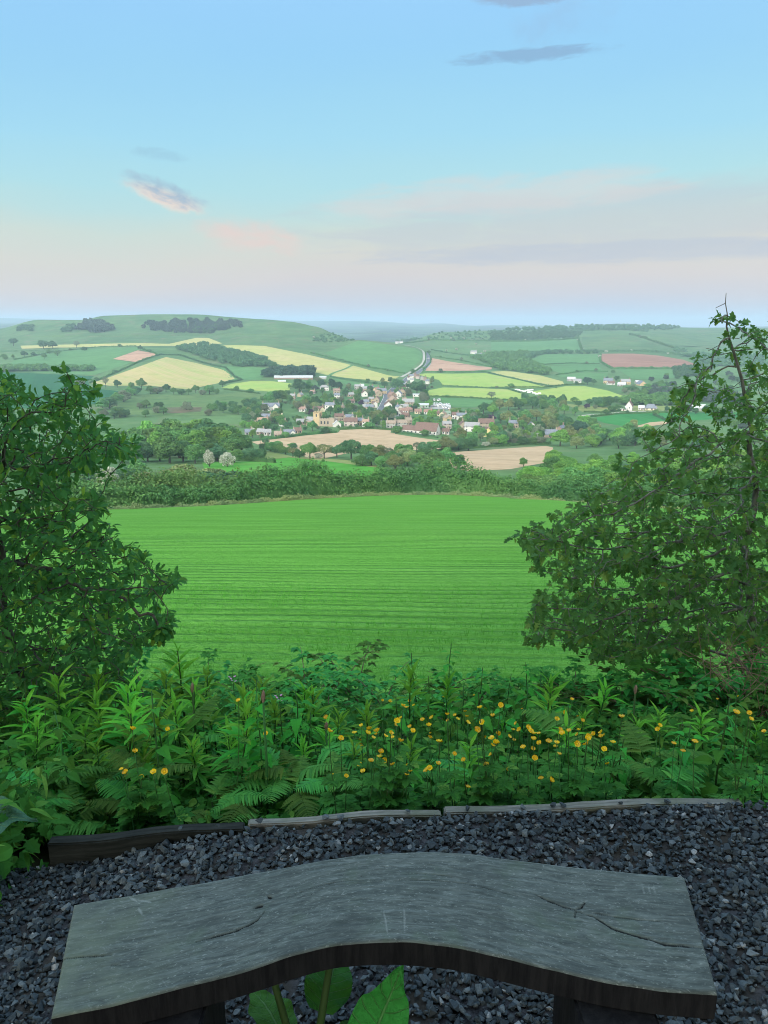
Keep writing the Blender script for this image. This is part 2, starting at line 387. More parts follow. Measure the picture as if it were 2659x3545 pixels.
M['cropgreen'] = land_mat('cropgreen', (0.03, 0.18, 0.05, 1), (0.04, 0.21, 0.055, 1), None, 0.01, (0.06, 0.24, 0.06, 1), 1.5, 0.5, 0.05)
M['brightgreen'] = land_mat('brightgreen', (0.06, 0.26, 0.03, 1), (0.085, 0.29, 0.04, 1), (0.14, 0.27, 0.06, 1), 0.012, (0.10, 0.31, 0.05, 1), 0.3, 0.4, 0.1)
M['lime'] = land_mat('lime', (0.30, 0.42, 0.10, 1), (0.38, 0.43, 0.12, 1), (0.44, 0.42, 0.16, 1), 0.012, (0.26, 0.40, 0.09, 1), 0.25, 0.7, 0.08)
M['limestripe'] = land_mat('limestripe', (0.34, 0.40, 0.12, 1), (0.44, 0.40, 0.15, 1), (0.26, 0.38, 0.10, 1), 0.01, (0.46, 0.36, 0.18, 1), 0.9, 0.75, 0.08)
M['cream'] = land_mat('cream', (0.50, 0.42, 0.19, 1), (0.42, 0.42, 0.15, 1), (0.52, 0.40, 0.22, 1), 0.006, (0.36, 0.40, 0.13, 1), 2.75, 0.5, 0.08)
M['rough'] = land_mat('rough', (0.12, 0.21, 0.07, 1), (0.17, 0.24, 0.085, 1), (0.08, 0.15, 0.055, 1), 0.02, (0.06, 0.13, 0.05, 1), 0.05, 0.5, 0.10)
M['brackenpatch'] = land_mat('brackenpatch', (0.17, 0.13, 0.08, 1), (0.12, 0.14, 0.07, 1), None, 0.05, fine=0.2)
M['hay'] = land_mat('hay', (0.24, 0.28, 0.10, 1), (0.20, 0.27, 0.08, 1), (0.32, 0.30, 0.13, 1), 0.02, fine=0.1)
M['plough'] = land_mat('plough', (0.22, 0.105, 0.075, 1), (0.27, 0.135, 0.095, 1), None, 0.01, (0.36, 0.20, 0.14, 1), 0.12, 0.85, 0.1, 9.0)
M['pinksoil'] = land_mat('pinksoil', (0.42, 0.235, 0.155, 1), (0.48, 0.29, 0.19, 1), (0.20, 0.11, 0.09, 1), 0.008, (0.52, 0.34, 0.24, 1), 2.9, 0.5, 0.1)
M['tan'] = land_mat('tan', (0.46, 0.325, 0.20, 1), (0.50, 0.36, 0.225, 1), (0.43, 0.33, 0.19, 1), 0.012, (0.53, 0.39, 0.25, 1), 0.6, 0.5, 0.15)
M['earth'] = land_mat('earth', (0.05, 0.04, 0.028, 1), (0.035, 0.04, 0.02, 1), (0.02, 0.035, 0.012, 1), 1.3, fine=9)
M['road'] = land_mat('road', (0.15, 0.16, 0.18, 1), (0.18, 0.19, 0.21, 1), None, 0.05, fine=0.5)
M['chalk'] = land_mat('chalk', (0.52, 0.48, 0.42, 1), (0.44, 0.42, 0.36, 1), None, 0.05, fine=0.5)
M['yard'] = land_mat('yard', (0.36, 0.36, 0.36, 1), (0.42, 0.41, 0.40, 1), None, 0.05, fine=0.5)
M['roadpaint'] = land_mat('roadpaint', (0.75, 0.75, 0.73, 1), (0.68, 0.68, 0.66, 1), None, 0.5, fine=1)
# far country: pasture broken by woods and fields, in large patches
m, n, out = base_mat('farland'); M['farland'] = m
P = n.add('ShaderNodeNewGeometry').outputs['Position']
vo = n.add('ShaderNodeTexVoronoi'); n.put(vo.inputs['Vector'], n.mapping(P, scale=(1, .6, 0))); vo.inputs['Scale'].default_value = 0.004
cell = n.ramp(n.math('MULTIPLY', vo.outputs['Color'], 1.0), [(0.0, (0.05, 0.11, 0.045, 1)), (0.4, (0.065, 0.14, 0.05, 1)), (0.7, (0.03, 0.07, 0.03, 1)), (0.9, (0.15, 0.19, 0.07, 1))], 'CONSTANT')
cell = n.mix(n.smooth(n.noise(P, 0.004, 4), 0.5, 0.6), cell, (0.022, 0.05, 0.024, 1))
prin(n, out, cell, 0.95, 0.05)
# the near crop: blades of cereal in drill rows running across the slope
m, n, out = base_mat('crop_field'); M['crop'] = m
P = n.add('ShaderNodeNewGeometry').outputs['Position']
sp = n.add('ShaderNodeSeparateXYZ'); n.put(sp.inputs[0], P)
wv = n.noise(n.mapping(P, scale=(0.05, 0.05, 0)), 1.0, 3)
row = n.math('ADD', n.math('ADD', sp.outputs[1], n.math('MULTIPLY', sp.outputs[0], .035)), n.math('MULTIPLY', wv, 3.0))
cvr = n.add('ShaderNodeCombineXYZ'); n.put(cvr.inputs[0], n.math('MULTIPLY', sp.outputs[0], .07)); n.put(cvr.inputs[1], row)
st = n.noise(n.vmath('MULTIPLY', cvr.outputs[0], (1, 1.15, 0)), 1.0, 6, 0.74, 0.1)
st2 = n.noise(n.vmath('MULTIPLY', cvr.outputs[0], (1, 0.22, 0)), 1.0, 4, 0.65, 0.2)
fr = n.math('FRACT', n.math('DIVIDE', row, .58)); gp = n.math('SUBTRACT', 1.0, n.smooth(n.math('ABSOLUTE', n.math('SUBTRACT', fr, .5)), .02, .30))
gp = n.math('MULTIPLY', gp, n.smooth(st2, .36, .60))
cc = n.mix(n.smooth(st, 0.28, 0.66), (0.085, 0.27, 0.034, 1), (0.170, 0.44, 0.072, 1))
cc = n.mix(n.math('MULTIPLY', n.smooth(st2, 0.38, 0.68), 0.45), cc, (0.175, 0.45, 0.085, 1))
cc = n.mix(n.math('MULTIPLY', gp, .22), cc, (0.014, 0.095, 0.012, 1))
pa = n.noise(n.mapping(P, scale=(.035, .05, 0)), 1.0, 4, .6)
cc = n.mix(n.math('MULTIPLY', n.smooth(pa, .45, .7), .35), cc, (0.19, 0.40, 0.085, 1))
fi = n.noise(n.mapping(P, scale=(6, 9, 1)), 1.0, 3, 0.7)
cc = n.mix(n.math('MULTIPLY', n.smooth(fi, 0.4, 0.7), 0.35), cc, (0.018, 0.12, 0.01, 1))
prin(n, out, cc, 0.9, 0.04, n.math('ADD', n.math('SUBTRACT', st, gp), fi), 0.9, 0.25)

# ------------------------------------------------------------------ terrain sheet
nt, ny = len(TG), len(YG)
V = np.stack([XX.ravel(), YY.ravel(), ZG.ravel()], 1)
idx = np.arange(nt * ny).reshape(nt, ny)
Fq = np.stack([idx[:-1, :-1].ravel(), idx[1:, :-1].ravel(), idx[1:, 1:].ravel(), idx[:-1, 1:].ravel()], 1)
yc = YY[:-1, :-1].ravel(); xc = XX[:-1, :-1].ravel()
hillm = ((yc > 1650) & (yc < 2700) & (xc < -80)) | ((yc > 1450) & (yc < 2700) & (xc < 60) & (xc > -500))
mi = np.where(yc > 3000, 1, np.where(hillm, 2, 0))
tag(link('terrain', np_mesh('terrain', V, [Fq], [M['pasture'], M['farland'], M['hillgrass']], True, None, mi)), 'green rolling valley and hills running to the blue horizon', 'land', kind='structure')
gx = np.linspace(-26, 26, 105); gy = np.concatenate([np.linspace(-30, 2.2, 60), np.linspace(2.3, 8.5, 40)])
GX, GY = np.meshgrid(gx, gy, indexing='ij')
GZ = ground(GX, GY) - np.where(GY > 5.5, 0.03, 0.012) + 0.05 * vnoise(GX, GY, 0.9, 9) * (GY > 2.6)
GZ = np.where((GY < 2.35) & (GY > -1.5), GZ - 0.17, GZ)
idx = np.arange(GX.size).reshape(GX.shape)
Fq = np.stack([idx[:-1, :-1].ravel(), idx[1:, :-1].ravel(), idx[1:, 1:].ravel(), idx[:-1, 1:].ravel()], 1)
tag(link('ground', np_mesh('ground', np.stack([GX.ravel(), GY.ravel(), GZ.ravel()], 1), [Fq], [M['earth']], True)), 'dark earth of the viewpoint and the bank below it', 'ground', kind='structure')

def drape(name, uv, mat, label, off=0.12, nx=36, kind='structure', cat='field', world=None, dens=3):
    """a sheet lying on the land, bounded by photo outline uv (or a world outline)"""
    P_ = []
    if world is None:
        for i in range(len(uv)):
            a, b = uv[i], uv[(i + 1) % len(uv)]
            for k_ in range(dens):
                f_ = k_ / dens
                x, y, z = hit(a[0] + (b[0] - a[0]) * f_, a[1] + (b[1] - a[1]) * f_, 100)
                P_.append((x / y * 4, math.log(y)))
    else: P_ = [(x / y * 4, math.log(y)) for x, y in world]
    n0 = len(P_)
    pa = np.array(P_); lo, hi = pa.min(0), pa.max(0)
    st = max((hi - lo).max() / nx, 1e-4)
    pts = list(P_)
    for x in np.arange(lo[0], hi[0], st):
        for y in np.arange(lo[1], hi[1], st): pts.append((x + st * .31, y + st * .37))
    r = delaunay_2d_cdt([Vector(p) for p in pts], [], [list(range(n0))], 1, 1e-7)
    vv = np.array([(p[0], p[1]) for p in r[0]]); fs = [f for f in r[2] if len(f) == 3]
    y = np.exp(vv[:, 1]); x = vv[:, 0] / 4 * y
    z = ground(x, y) + off * np.clip(y / 600, 0.25, 3)
    o = link(name, np_mesh(name, np.stack([x, y, z], 1), [np.array(fs)], [mat], True))
    return tag(o, label, cat, None, kind)
def ribbon(name, pts, width, mat, label, off=0.2, cat='road', step=8.0, lift=None):
    """a road or track: width metres wide, following the land along world points"""
    P_ = [np.array(p[:2]) for p in pts]; out_ = []
    for i in range(len(P_) - 1):
        L = np.linalg.norm(P_[i + 1] - P_[i]); k_ = max(1, int(L / step))
        p0 = P_[max(i - 1, 0)]; p1 = P_[i]; p2 = P_[i + 1]; p3 = P_[min(i + 2, len(P_) - 1)]
        for j in range(k_):
            t = j / k_
            out_.append(0.5 * ((2 * p1) + (-p0 + p2) * t + (2 * p0 - 5 * p1 + 4 * p2 - p3) * t * t + (-p0 + 3 * p1 - 3 * p2 + p3) * t ** 3))
    out_.append(P_[-1]); A = np.array(out_)
    T = np.gradient(A, axis=0); T /= np.linalg.norm(T, axis=1, keepdims=True) + 1e-9
    N = np.stack([-T[:, 1], T[:, 0]], 1)
    ks = np.linspace(-.5, .5, 5)
    V = []
    for k_ in ks:
        Q = A + N * (k_ * width); V.append(np.stack([Q[:, 0], Q[:, 1], ground(Q[:, 0], Q[:, 1]) + off], 1))
    V = np.stack(V, 1); n_ = len(A); idx = np.arange(n_ * 5).reshape(n_, 5)
    Fq = np.stack([idx[:-1, :-1].ravel(), idx[1:, :-1].ravel(), idx[1:, 1:].ravel(), idx[:-1, 1:].ravel()], 1)
    return tag(link(name, np_mesh(name, V.reshape(-1, 3), [Fq], [mat], True)), label, cat, None, 'structure'), A

# ------------------------------------------------------------------ fields
S_ = lambda *a: list(a)
drape('field', q('1', [(130, 290), (400, 283), (870, 273), (1080, 278), (1250, 240), (1330, 241), (1420, 275), (1340, 289), (1000, 292), (870, 292), (530, 299), (140, 309)]), M['cream'], 'cream strip of ripe grass at the foot of the left hill')
drape('field', q('1', [(90, 385), (420, 322), (870, 298), (1000, 330), (880, 318), (720, 375), (840, 396), (600, 478), (0, 452)]), M['green'], 'green field round the pink bare patch on the left')
drape('field', q('1', [(720, 375), (880, 320), (1015, 345), (870, 395)]), M['pinksoil'], 'small pinkish bare field below the left hill', 0.2)
drape('field', q('1', [(580, 530), (700, 490), (1060, 362), (1250, 400), (1430, 445), (1500, 500), (1390, 530), (1200, 568), (950, 545), (700, 545)]), M['limestripe'], 'large pale field with mown stripes left of the village')
drape('field', q('1', [(0, 456), (600, 484), (560, 515), (580, 560), (760, 580), (620, 660), (0, 700)]), M['deepgreen'], 'dark green field behind the oak on the left')
drape('field', q('1', [(700, 690), (880, 602), (1200, 605), (1400, 582), (1659, 592), (1659, 700), (1400, 740), (750, 745)]), M['rough'], 'rough tussocky pasture above the round wood')
drape('field', q('1', [(970, 710), (1060, 685), (1290, 682), (1280, 712), (1100, 722)]), M['brackenpatch'], 'brown bracken patch in the rough pasture', 0.2)
drape('field', [(765, 1343), (800, 1330), (868, 1320), (940, 1320), (1010, 1328), (1002, 1352), (930, 1356), (800, 1346)], M['lime'], 'small bright lime field below the long barn')
drape('field', [(738, 1197), (800, 1195), (915, 1198), (1060, 1227), (1212, 1263), (1345, 1300), (1384, 1304), (1345, 1322), (1200, 1309), (1138, 1300), (972, 1264), (900, 1237), (800, 1210)], M['cream'], 'long cream hayfield sweeping down below the bare hill')
drape('field', [(762, 1270), (800, 1269), (943, 1275), (1006, 1269), (915, 1298), (903, 1315), (800, 1315), (775, 1295)], M['green'], 'green field under the dark strip of wood')
drape('field', q('2', [(610, 472), (740, 494), (940, 522), (940, 537), (700, 508)]), M['green'], 'thin green paddock behind the village roofs')
drape('field', q('2', [(560, 322), (770, 244), (1000, 274), (1130, 294), (1163, 330), (1140, 370), (1050, 443), (880, 408), (720, 372)]), M['green'], 'green hillside field beside the climbing road')
drape('field', q('h', [(370, 556), (440, 422), (600, 455), (900, 502), (1065, 522), (1060, 540), (880, 553), (650, 556)]), M['pinksoil'], 'pinkish soil field right of the climbing road')
drape('field', [(1448, 1298), (1470, 1293), (1570, 1294), (1680, 1292), (1800, 1317), (1885, 1339), (1850, 1344), (1700, 1343), (1535, 1336), (1520, 1316)], M['lime'], 'broad lime field right of the road with faint stripes')
drape('field', [(1690, 1288), (1740, 1285), (1775, 1287), (1873, 1301), (1948, 1321), (1954, 1332), (1885, 1336), (1790, 1311)], M['cream'], 'cream wedge of field above the broad lime field')
drape('field', [(1475, 1353), (1533, 1342), (1650, 1344), (1757, 1349), (1798, 1361), (1850, 1379), (1850, 1386), (1690, 1380), (1490, 1373)], M['lime'], 'lime field with a lone spreading oak')
drape('field', q('d', [(500, 402), (1659, 450), (1659, 490), (1300, 500), (900, 545), (660, 530), (520, 450)]), M['green'], 'green meadow behind the parked motorhomes')
drape('field', q('3', [(240, 547), (450, 514), (560, 514), (700, 541), (800, 576), (770, 595), (640, 592), (480, 607), (300, 575)]), M['lime'], 'bright lime field beyond the caravans')
drape('field', q('3', [(170, 377), (320, 322), (640, 324), (655, 384), (280, 391)]), M['green'], 'small green field left of the ploughed field')
drape('field', q('3', [(290, 397), (650, 384), (665, 424), (420, 436)]), M['green'], 'second small green field below the first')
drape('field', q('3', [(390, 452), (560, 431), (700, 437), (690, 476), (430, 462)]), M['green'], 'third small green field above the stone farm')
drape('field', q('3', [(665, 320), (850, 319), (1000, 331), (1150, 356), (1240, 388), (1090, 407), (720, 407), (655, 370)]), M['plough'], 'reddish ploughed field on the right hillside')
drape('field', q('3', [(760, 414), (1100, 416), (1100, 466), (850, 474)]), M['green'], 'green field under the ploughed field')
drape('field', q('3', [(430, 618), (650, 640), (860, 632), (1250, 634), (1250, 662), (700, 664), (550, 668)]), M['hay'], 'straw coloured meadow behind the white gabled house')
drape('field', q('7', [(330, 432), (540, 400), (700, 399), (900, 390), (1500, 390), (1500, 425), (900, 462), (760, 468), (600, 500), (420, 470)]), M['cropgreen'], 'green crop field with bare soil edge on the right')
drape('field', q('7', [(590, 502), (700, 484), (760, 466), (860, 458), (930, 470), (800, 490), (650, 502)]), M['tan'], 'bare sandy edge of the green crop field', 0.2)
drape('field', q('3', [(545, 217), (750, 205), (830, 211), (1085, 290), (1000, 304), (680, 306), (545, 298)]), M['hillgrass'], 'rounded green hill pasture in the middle of the right hillside')
drape('field', q('3', [(0, 252), (300, 246), (515, 230), (535, 298), (380, 300), (0, 308)]), M['green'], 'long green pasture below the wooded ridge')
drape('field', q('3', [(965, 187), (1250, 172), (1600, 175), (1600, 270), (1090, 278), (950, 226)]), M['hillgrass'], 'pale green pasture below the right skyline')
drape('field', [(870, 1530), (1060, 1508), (1171, 1498), (1178, 1489), (1285, 1485), (1361, 1491), (1368, 1503), (1430, 1513), (1520, 1525), (1570, 1560), (1400, 1558), (1200, 1570), (1090, 1595), (1030, 1570), (900, 1542)], M['tan'], 'bare sandy field in front of the village')
drape('field', [(1454, 1574), (1637, 1561), (1891, 1544), (1915, 1550), (1900, 1600), (1764, 1625), (1620, 1630), (1490, 1610)], M['tan'], 'second bare sandy field nearer on the right')
drape('field', [(700, 1602), (900, 1597), (1000, 1583), (1130, 1596), (1300, 1618), (1360, 1640), (1290, 1668), (1100, 1690), (850, 1700), (720, 1660)], M['brightgreen'], 'bright green grass field beyond the hedge')
drape('field', [(880, 1572), (930, 1562), (1010, 1580), (1190, 1592), (1310, 1612), (1300, 1619), (1130, 1597), (1000, 1584), (900, 1597)], M['hay'], 'pale grass margin of the bright green field', 0.16)
# near crop field down to its curved far edge
ed = []
for u in np.linspace(-700, 3300, 60):
    y = edge_y(u); s, t = ray(u, edge_v(u)); ed.append((t * y, y))
wd = [(-7.5, 8.2), (-3, 7.6), (0, 7.4), (3, 7.6), (7.5, 8.2)]
drape('field', None, M['crop'], 'bright green field of young cereal sloping away below the bench', 0.4, 60, world=wd + [(x * 0.999, y - 0.2) for x, y in reversed(ed)], cat='crop field')

# ------------------------------------------------------------------ roads and tracks
rd = [hit(u, v, 100)[:2] for u, v in [(1312, 1432), (1321, 1418), (1331, 1398), (1340, 1378), (1347, 1360)]]
rd2 = [hit(u, v, 100)[:2] for u, v in [(1402, 1319), (1412, 1309), (1432, 1298), (1456, 1284), (1476, 1269), (1484, 1255), (1484, 1240), (1481, 1222)]]
_, RA = ribbon('road', rd + rd2, 9.0, M['road'], 'grey main road running through the village and up the hill', 0.35)
for s_ in (-1, 1): ribbon('road_line', [(x + s_ * 3.9, y) for x, y in RA[::3]], 0.35, M['roadpaint'], 'white edge line painted on the main road', 0.45, 'road marking')
ribbon('track', [hit(u, v, 100)[:2] for u, v in q('h', [(120, 620), (230, 560), (330, 490), (356, 430), (345, 350), (310, 325), (150, 287)])], 4.5, M['chalk'], 'pale chalky track beside the climbing road', 0.35, 'track')
ribbon('track', [hit(u, v, 100)[:2] for u, v in q('f', [(230, 665), (500, 645), (900, 612), (1150, 601), (1500, 598)])], 5.0, M['chalk'], 'pale lane passing the white gabled house', 0.35, 'lane')
ribbon('track', [hit(u, v, 100)[:2] for u, v in q('2', [(588, 462), (620, 440), (690, 415), (735, 392)])], 5.0, M['green'], 'green path crossing the long cream hayfield', 0.5, 'path')
drape('yard', q('d', [(170, 548), (360, 500), (640, 490), (680, 560), (620, 575), (380, 560)]), M['yard'], 'pale concrete yard with rows of white motorhomes', 0.15, cat='yard')
# ------------------------------------------------------------------ foliage materials
def leaf_mat(name, c1, c2, c3=None, trans=0.35, var=0.25, rough=0.55, gloss=0.12, patch=0):
    m, n, out = base_mat(name)
    g = n.add('ShaderNodeNewGeometry'); oi = n.add('ShaderNodeObjectInfo')
    r = g.outputs['Random Per Island']
    stops = [(0.0, c1), (0.55, c2), (0.84, c2)] + ([(0.99, c3)] if c3 else [(1.0, c2)])
    col_ = n.ramp(r, stops)
    hs = n.add('ShaderNodeHueSaturation'); n.put(hs.inputs['Color'], col_)
    n.put(hs.inputs['Hue'], n.math('ADD', 0.5, n.math('MULTIPLY', n.math('SUBTRACT', oi.outputs['Random'], 0.5), var * 0.14)))
    n.put(hs.inputs['Value'], n.math('ADD', 1.0, n.math('MULTIPLY', n.math('SUBTRACT', oi.outputs['Random'], 0.5), var * 2.0)))
    col_ = hs.outputs[0]
    if patch:                                                       # different shrubs and limbs have their own greens
        pt = n.noise(g.outputs['Position'], patch, 3, .6)
        col_ = n.mix(n.math('MULTIPLY', n.smooth(pt, .42, .66), .55), col_, n.mix(1.0, col_, (1.5, 1.25, 1.08, 1), 'MULTIPLY'))
        col_ = n.mix(n.math('MULTIPLY', n.smooth(pt, .50, .34), .5), col_, n.mix(1.0, col_, (.55, .68, .85, 1), 'MULTIPLY'))
    p = n.add('ShaderNodeBsdfPrincipled'); n.put(p.inputs['Base Color'], col_); p.inputs['Roughness'].default_value = rough
    p.inputs['Specular IOR Level'].default_value = gloss
    t = n.add('ShaderNodeBsdfTranslucent'); n.put(t.inputs[0], n.mix(0.5, col_, (0.16, 0.26, 0.03, 1)))
    mx = n.add('ShaderNodeMixShader'); mx.inputs[0].default_value = trans
    n.l.new(p.outputs[0], mx.inputs[1]); n.l.new(t.outputs[0], mx.inputs[2]); n.l.new(mx.outputs[0], out.inputs[0])
    return m
def c4(r, g, b): return (r, g, b, 1)
L = {}
PT = dict(patch=.16)
L['mid'] = leaf_mat('leaf_mid', c4(.070, .185, .062), c4(.115, .265, .085), c4(.17, .32, .11), 0.22, **PT)
L['dark'] = leaf_mat('leaf_dark', c4(.045, .130, .060), c4(.075, .185, .080), c4(.11, .22, .09), 0.18, **PT)
L['bright'] = leaf_mat('leaf_bright', c4(.100, .25, .055), c4(.155, .34, .075), c4(.22, .40, .10), 0.25, **PT)
L['olive'] = leaf_mat('leaf_olive', c4(.135, .20, .080), c4(.20, .27, .115), c4(.25, .30, .15), 0.2, **PT)
L['grey'] = leaf_mat('leaf_grey', c4(.13, .18, .11), c4(.19, .24, .15), c4(.25, .28, .20), 0.2)
L['purple'] = leaf_mat('leaf_purple', c4(.055, .040, .070), c4(.085, .062, .095), None, 0.1)
L['conifer'] = leaf_mat('leaf_conifer', c4(.030, .080, .050), c4(.050, .115, .066), None, 0.1)
L['hedge'] = leaf_mat('leaf_hedge', c4(.048, .142, .046), c4(.084, .205, .066), c4(.12, .24, .08), 0.2, patch=.14)
L['plantation'] = leaf_mat('leaf_plantation', c4(.050, .080, .070), c4(.072, .108, .088), c4(.08, .16, .08), 0.1)
L['blossom'] = leaf_mat('blossom', c4(.10, .18, .07), c4(.60, .62, .54), c4(.12, .20, .08), 0.2, 0.1)
def bark_mat(name, c1, c2, sc_=14):
    m, n, out = base_mat(name); P = n.add('ShaderNodeTexCoord').outputs['Object']
    a = n.noise(n.mapping(P, scale=(sc_, sc_, sc_ * .25)), 1.0, 5, 0.7)
    prin(n, out, n.mix(n.smooth(a, .35, .65), c1, c2), 0.9, 0.1, a, 0.6, 0.02)
    return m
BARK = bark_mat('bark', c4(.040, .042, .034), c4(.095, .098, .08))
BARKG = bark_mat('bark_grey', c4(.075, .08, .066), c4(.20, .205, .175), 20)

def quads(P, N, size, r, asp=1.5, jit=0.6):
    """leaf sprays: one bent quad at each point, facing roughly along N"""
    n_ = len(P)
    N = N + r.normal(0, jit, (n_, 3)); N /= np.linalg.norm(N, axis=1, keepdims=True) + 1e-9
    A = np.cross(N, r.normal(0, 1, (n_, 3))); A /= np.linalg.norm(A, axis=1, keepdims=True) + 1e-9
    B = np.cross(N, A); s_ = (size * r.uniform(.6, 1.4, n_))[:, None]
    c_ = s_ * .22 * N
    V = np.stack([P - A * s_ * asp * .5 - c_, P - B * s_ * .42, P + A * s_ * asp * .5 - c_, P + B * s_ * .42], 1).reshape(-1, 3)
    return V, np.arange(n_ * 4).reshape(n_, 4)

def crown_pts(r, n, lobes, ax, zc, flat=0.75, tight=1.0):
    """points and outward normals on the surfaces of a cluster of lobes filling an ellipsoid of half-axes ax about height zc"""
    Cn, Rd = [], []
    for i in range(lobes):
        d = r.normal(0, 1, 3); d /= np.linalg.norm(d); rad = r.uniform(0.25, 0.80) ** 0.6
        if d[2] < -0.8: d[2] *= -0.6
        Cn.append(d * rad * np.array(ax) * 0.78 + np.array((0, 0, zc))); Rd.append(r.uniform(.26, .46) * min(ax) * (1.1 - .35 * rad) * tight)
    Cn.append(np.array((0, 0, zc))); Rd.append(min(ax) * .70)
    Cn = np.array(Cn); Rd = np.array(Rd); w = Rd ** 2 / (Rd ** 2).sum()
    k_ = r.choice(len(Rd), n * 2, p=w)
    d = r.normal(0, 1, (n * 2, 3)); d /= np.linalg.norm(d, axis=1, keepdims=True)
    d[:, 2] = np.where(d[:, 2] < -0.55, -d[:, 2], d[:, 2])
    P = Cn[k_] + d * (Rd[k_] * r.uniform(.72, 1.10, n * 2))[:, None] * np.array((1, 1, flat))
    dist = np.linalg.norm((P[:, None, :] - Cn[None]) / np.array((1, 1, flat)), axis=2) / Rd[None]
    dist[np.arange(len(P)), k_] = 9
    keep = dist.min(1) > 0.72
    P, d = P[keep][:n], d[keep][:n]
    return P, d + np.array((0, 0, .25))

def tree_meshes(kind, seed, n=2200, h=1.0):
    """unit-high tree: trunk with limbs, crown of leaf sprays"""
    r = np.random.default_rng(seed)
    tr = MB()
    if kind == 'conifer':
        z = r.random(n) ** 0.75; a = r.uniform(0, 2 * math.pi, n)
        tier = 0.75 + .35 * np.abs(np.sin(z * 19 + r.random(n)))
        rad = (1.02 - z) ** .85 * .27 * tier * r.uniform(.75, 1.05, n)
        P = np.stack([rad * np.cos(a), rad * np.sin(a), .10 + z * .9], 1); N = np.stack([np.cos(a), np.sin(a), np.full(n, .5)], 1)
        V, Fq = quads(P, N, .045, r, 1.7, .5)
        tr.tube([(0, 0, -.03), (0, 0, .5), (0, 0, .92)], [.022, .014, .004], 6)
    else:
        spec = {'round': (22, (.47, .47, .50), .50), 'tall': (22, (.36, .36, .52), .50), 'wide': (24, (.60, .57, .46), .52), 'bush': (16, (.64, .60, .54), .42),
                'thin': (16, (.46, .46, .46), .54)}[kind]
        nn = n if kind != 'thin' else int(n * .55)
        P, N = crown_pts(r, nn, spec[0], spec[1], spec[2])
        V, Fq = quads(P, N, (.052 if kind != 'thin' else .036) * (2200 / n) ** .42, r)
        top = .08 if kind == 'bush' else .34
        tr.tube([(0, 0, -.04), (.006, 0, top * .5), (0, .01, top), (.01, 0, .62)], [.034, .026, .021, .009], 7)
        for i in range(7):
            a = i * 2.4 + r.random(); l = r.uniform(.5, .85); z0 = top * r.uniform(.7, 1.2)
            p1 = np.array((math.cos(a) * spec[1][0] * l * .55, math.sin(a) * spec[1][1] * l * .55, z0 + .16)); p2 = np.array((math.cos(a) * spec[1][0] * l, math.sin(a) * spec[1][1] * l, z0 + .16 + r.uniform(.08, .25)))
            tr.tube([(0, 0, z0), p1, p2], [.013, .009, .003], 5)
    return V, Fq, tr
PROTO = {}
def proto(kind, leaf, var, n=2200):
    key = (kind, leaf, var, n)
    if key not in PROTO:
        V, Fq, tr = tree_meshes(kind, (hash((kind, var)) & 0xffff) if False else sum(map(ord, kind)) * 7 + var * 131, n)
        cr = np_mesh('crown', V, [Fq], [L[leaf]])
        tm = tr.mesh('trunk', [BARK], True)
        fs = [Fq]; Vt = np.concatenate(tr.V); f4 = np.array(tr.F4) + len(V); f3 = np.array(tr.F3) + len(V)
        one = np_mesh('tree', np.concatenate([V, Vt]), [Fq, f4, f3], [L[leaf], BARK], False, None, [0] * len(Fq) + [1] * (len(f4) + len(f3)))
        PROTO[key] = (cr, tm, one)
    return PROTO[key]
trr = random.Random(11)
NAMES = {'round': 'broadleaf_tree', 'tall': 'broadleaf_tree', 'wide': 'spreading_tree', 'bush': 'bush', 'thin': 'thin_leaved_tree', 'conifer': 'conifer_tree'}
TREES = []; STOCK = []
def tree(kind, leaf, x, y, h, label, group=None, w=1.0, name=None, parts=None, n=2200, sink=0.0):
    cr, tm, one = proto(kind, leaf, trr.randrange(4), n)
    z = float(ground(x, y)) - 0.02 * h - sink
    rz = trr.uniform(0, 6.28); wv = w * trr.uniform(.9, 1.12)
    big = (y < 560) if parts is None else parts
    nm = name or NAMES[kind]
    cat = 'bush' if kind == 'bush' else 'tree'
    if big:
        e = empty(nm, (x, y, z), rz, label, cat, group); e.scale = (h * wv, h * wv, h)
        link('crown', cr, e); link('trunk', tm, e)
    else:
        e = link(nm, one, None, (x, y, z)); e.rotation_euler = (0, 0, rz); e.scale = (h * wv, h * wv, h); tag(e, label, cat, group)
    TREES.append((x, y, h * w * .45)); STOCK.append((h / y, e, one, big, nm)); return e
def tree_at(kind, leaf, u, v, hpx, label, group=None, w=1.0, ymin=130, **kw):
    """a tree whose foot is at photo pixel (u, v) and which stands hpx photo pixels high"""
    x, y, z = hit(u, v, ymin); return tree(kind, leaf, x, y, hpx * y / F, label, group, w, **kw)
def inside(pt, poly):
    x, y = pt; c_ = False; j = len(poly) - 1
    for i in range(len(poly)):
        if (poly[i][1] > y) != (poly[j][1] > y) and x < (poly[j][0] - poly[i][0]) * (y - poly[i][1]) / (poly[j][1] - poly[i][1] + 1e-9) + poly[i][0]: c_ = not c_
        j = i
    return c_
def scatter(poly, n, ymin=130, mind=4.0, seed=1, avoid=None):
    """n points of the land inside photo outline poly, spread evenly over the picture"""
    r = random.Random(seed); us = [p[0] for p in poly]; vs = [p[1] for p in poly]; got = []; tries = 0
    while len(got) < n and tries < n * 60:
        tries += 1
        u, v = r.uniform(min(us), max(us)), r.uniform(min(vs), max(vs))
        if not inside((u, v), poly): continue
        x, y, z = hit(u, v, ymin)
        if any((x - a) ** 2 + (y - b) ** 2 < mind * mind for a, b in got): continue
        if avoid and avoid(x, y): continue
        got.append((x, y))
    return got
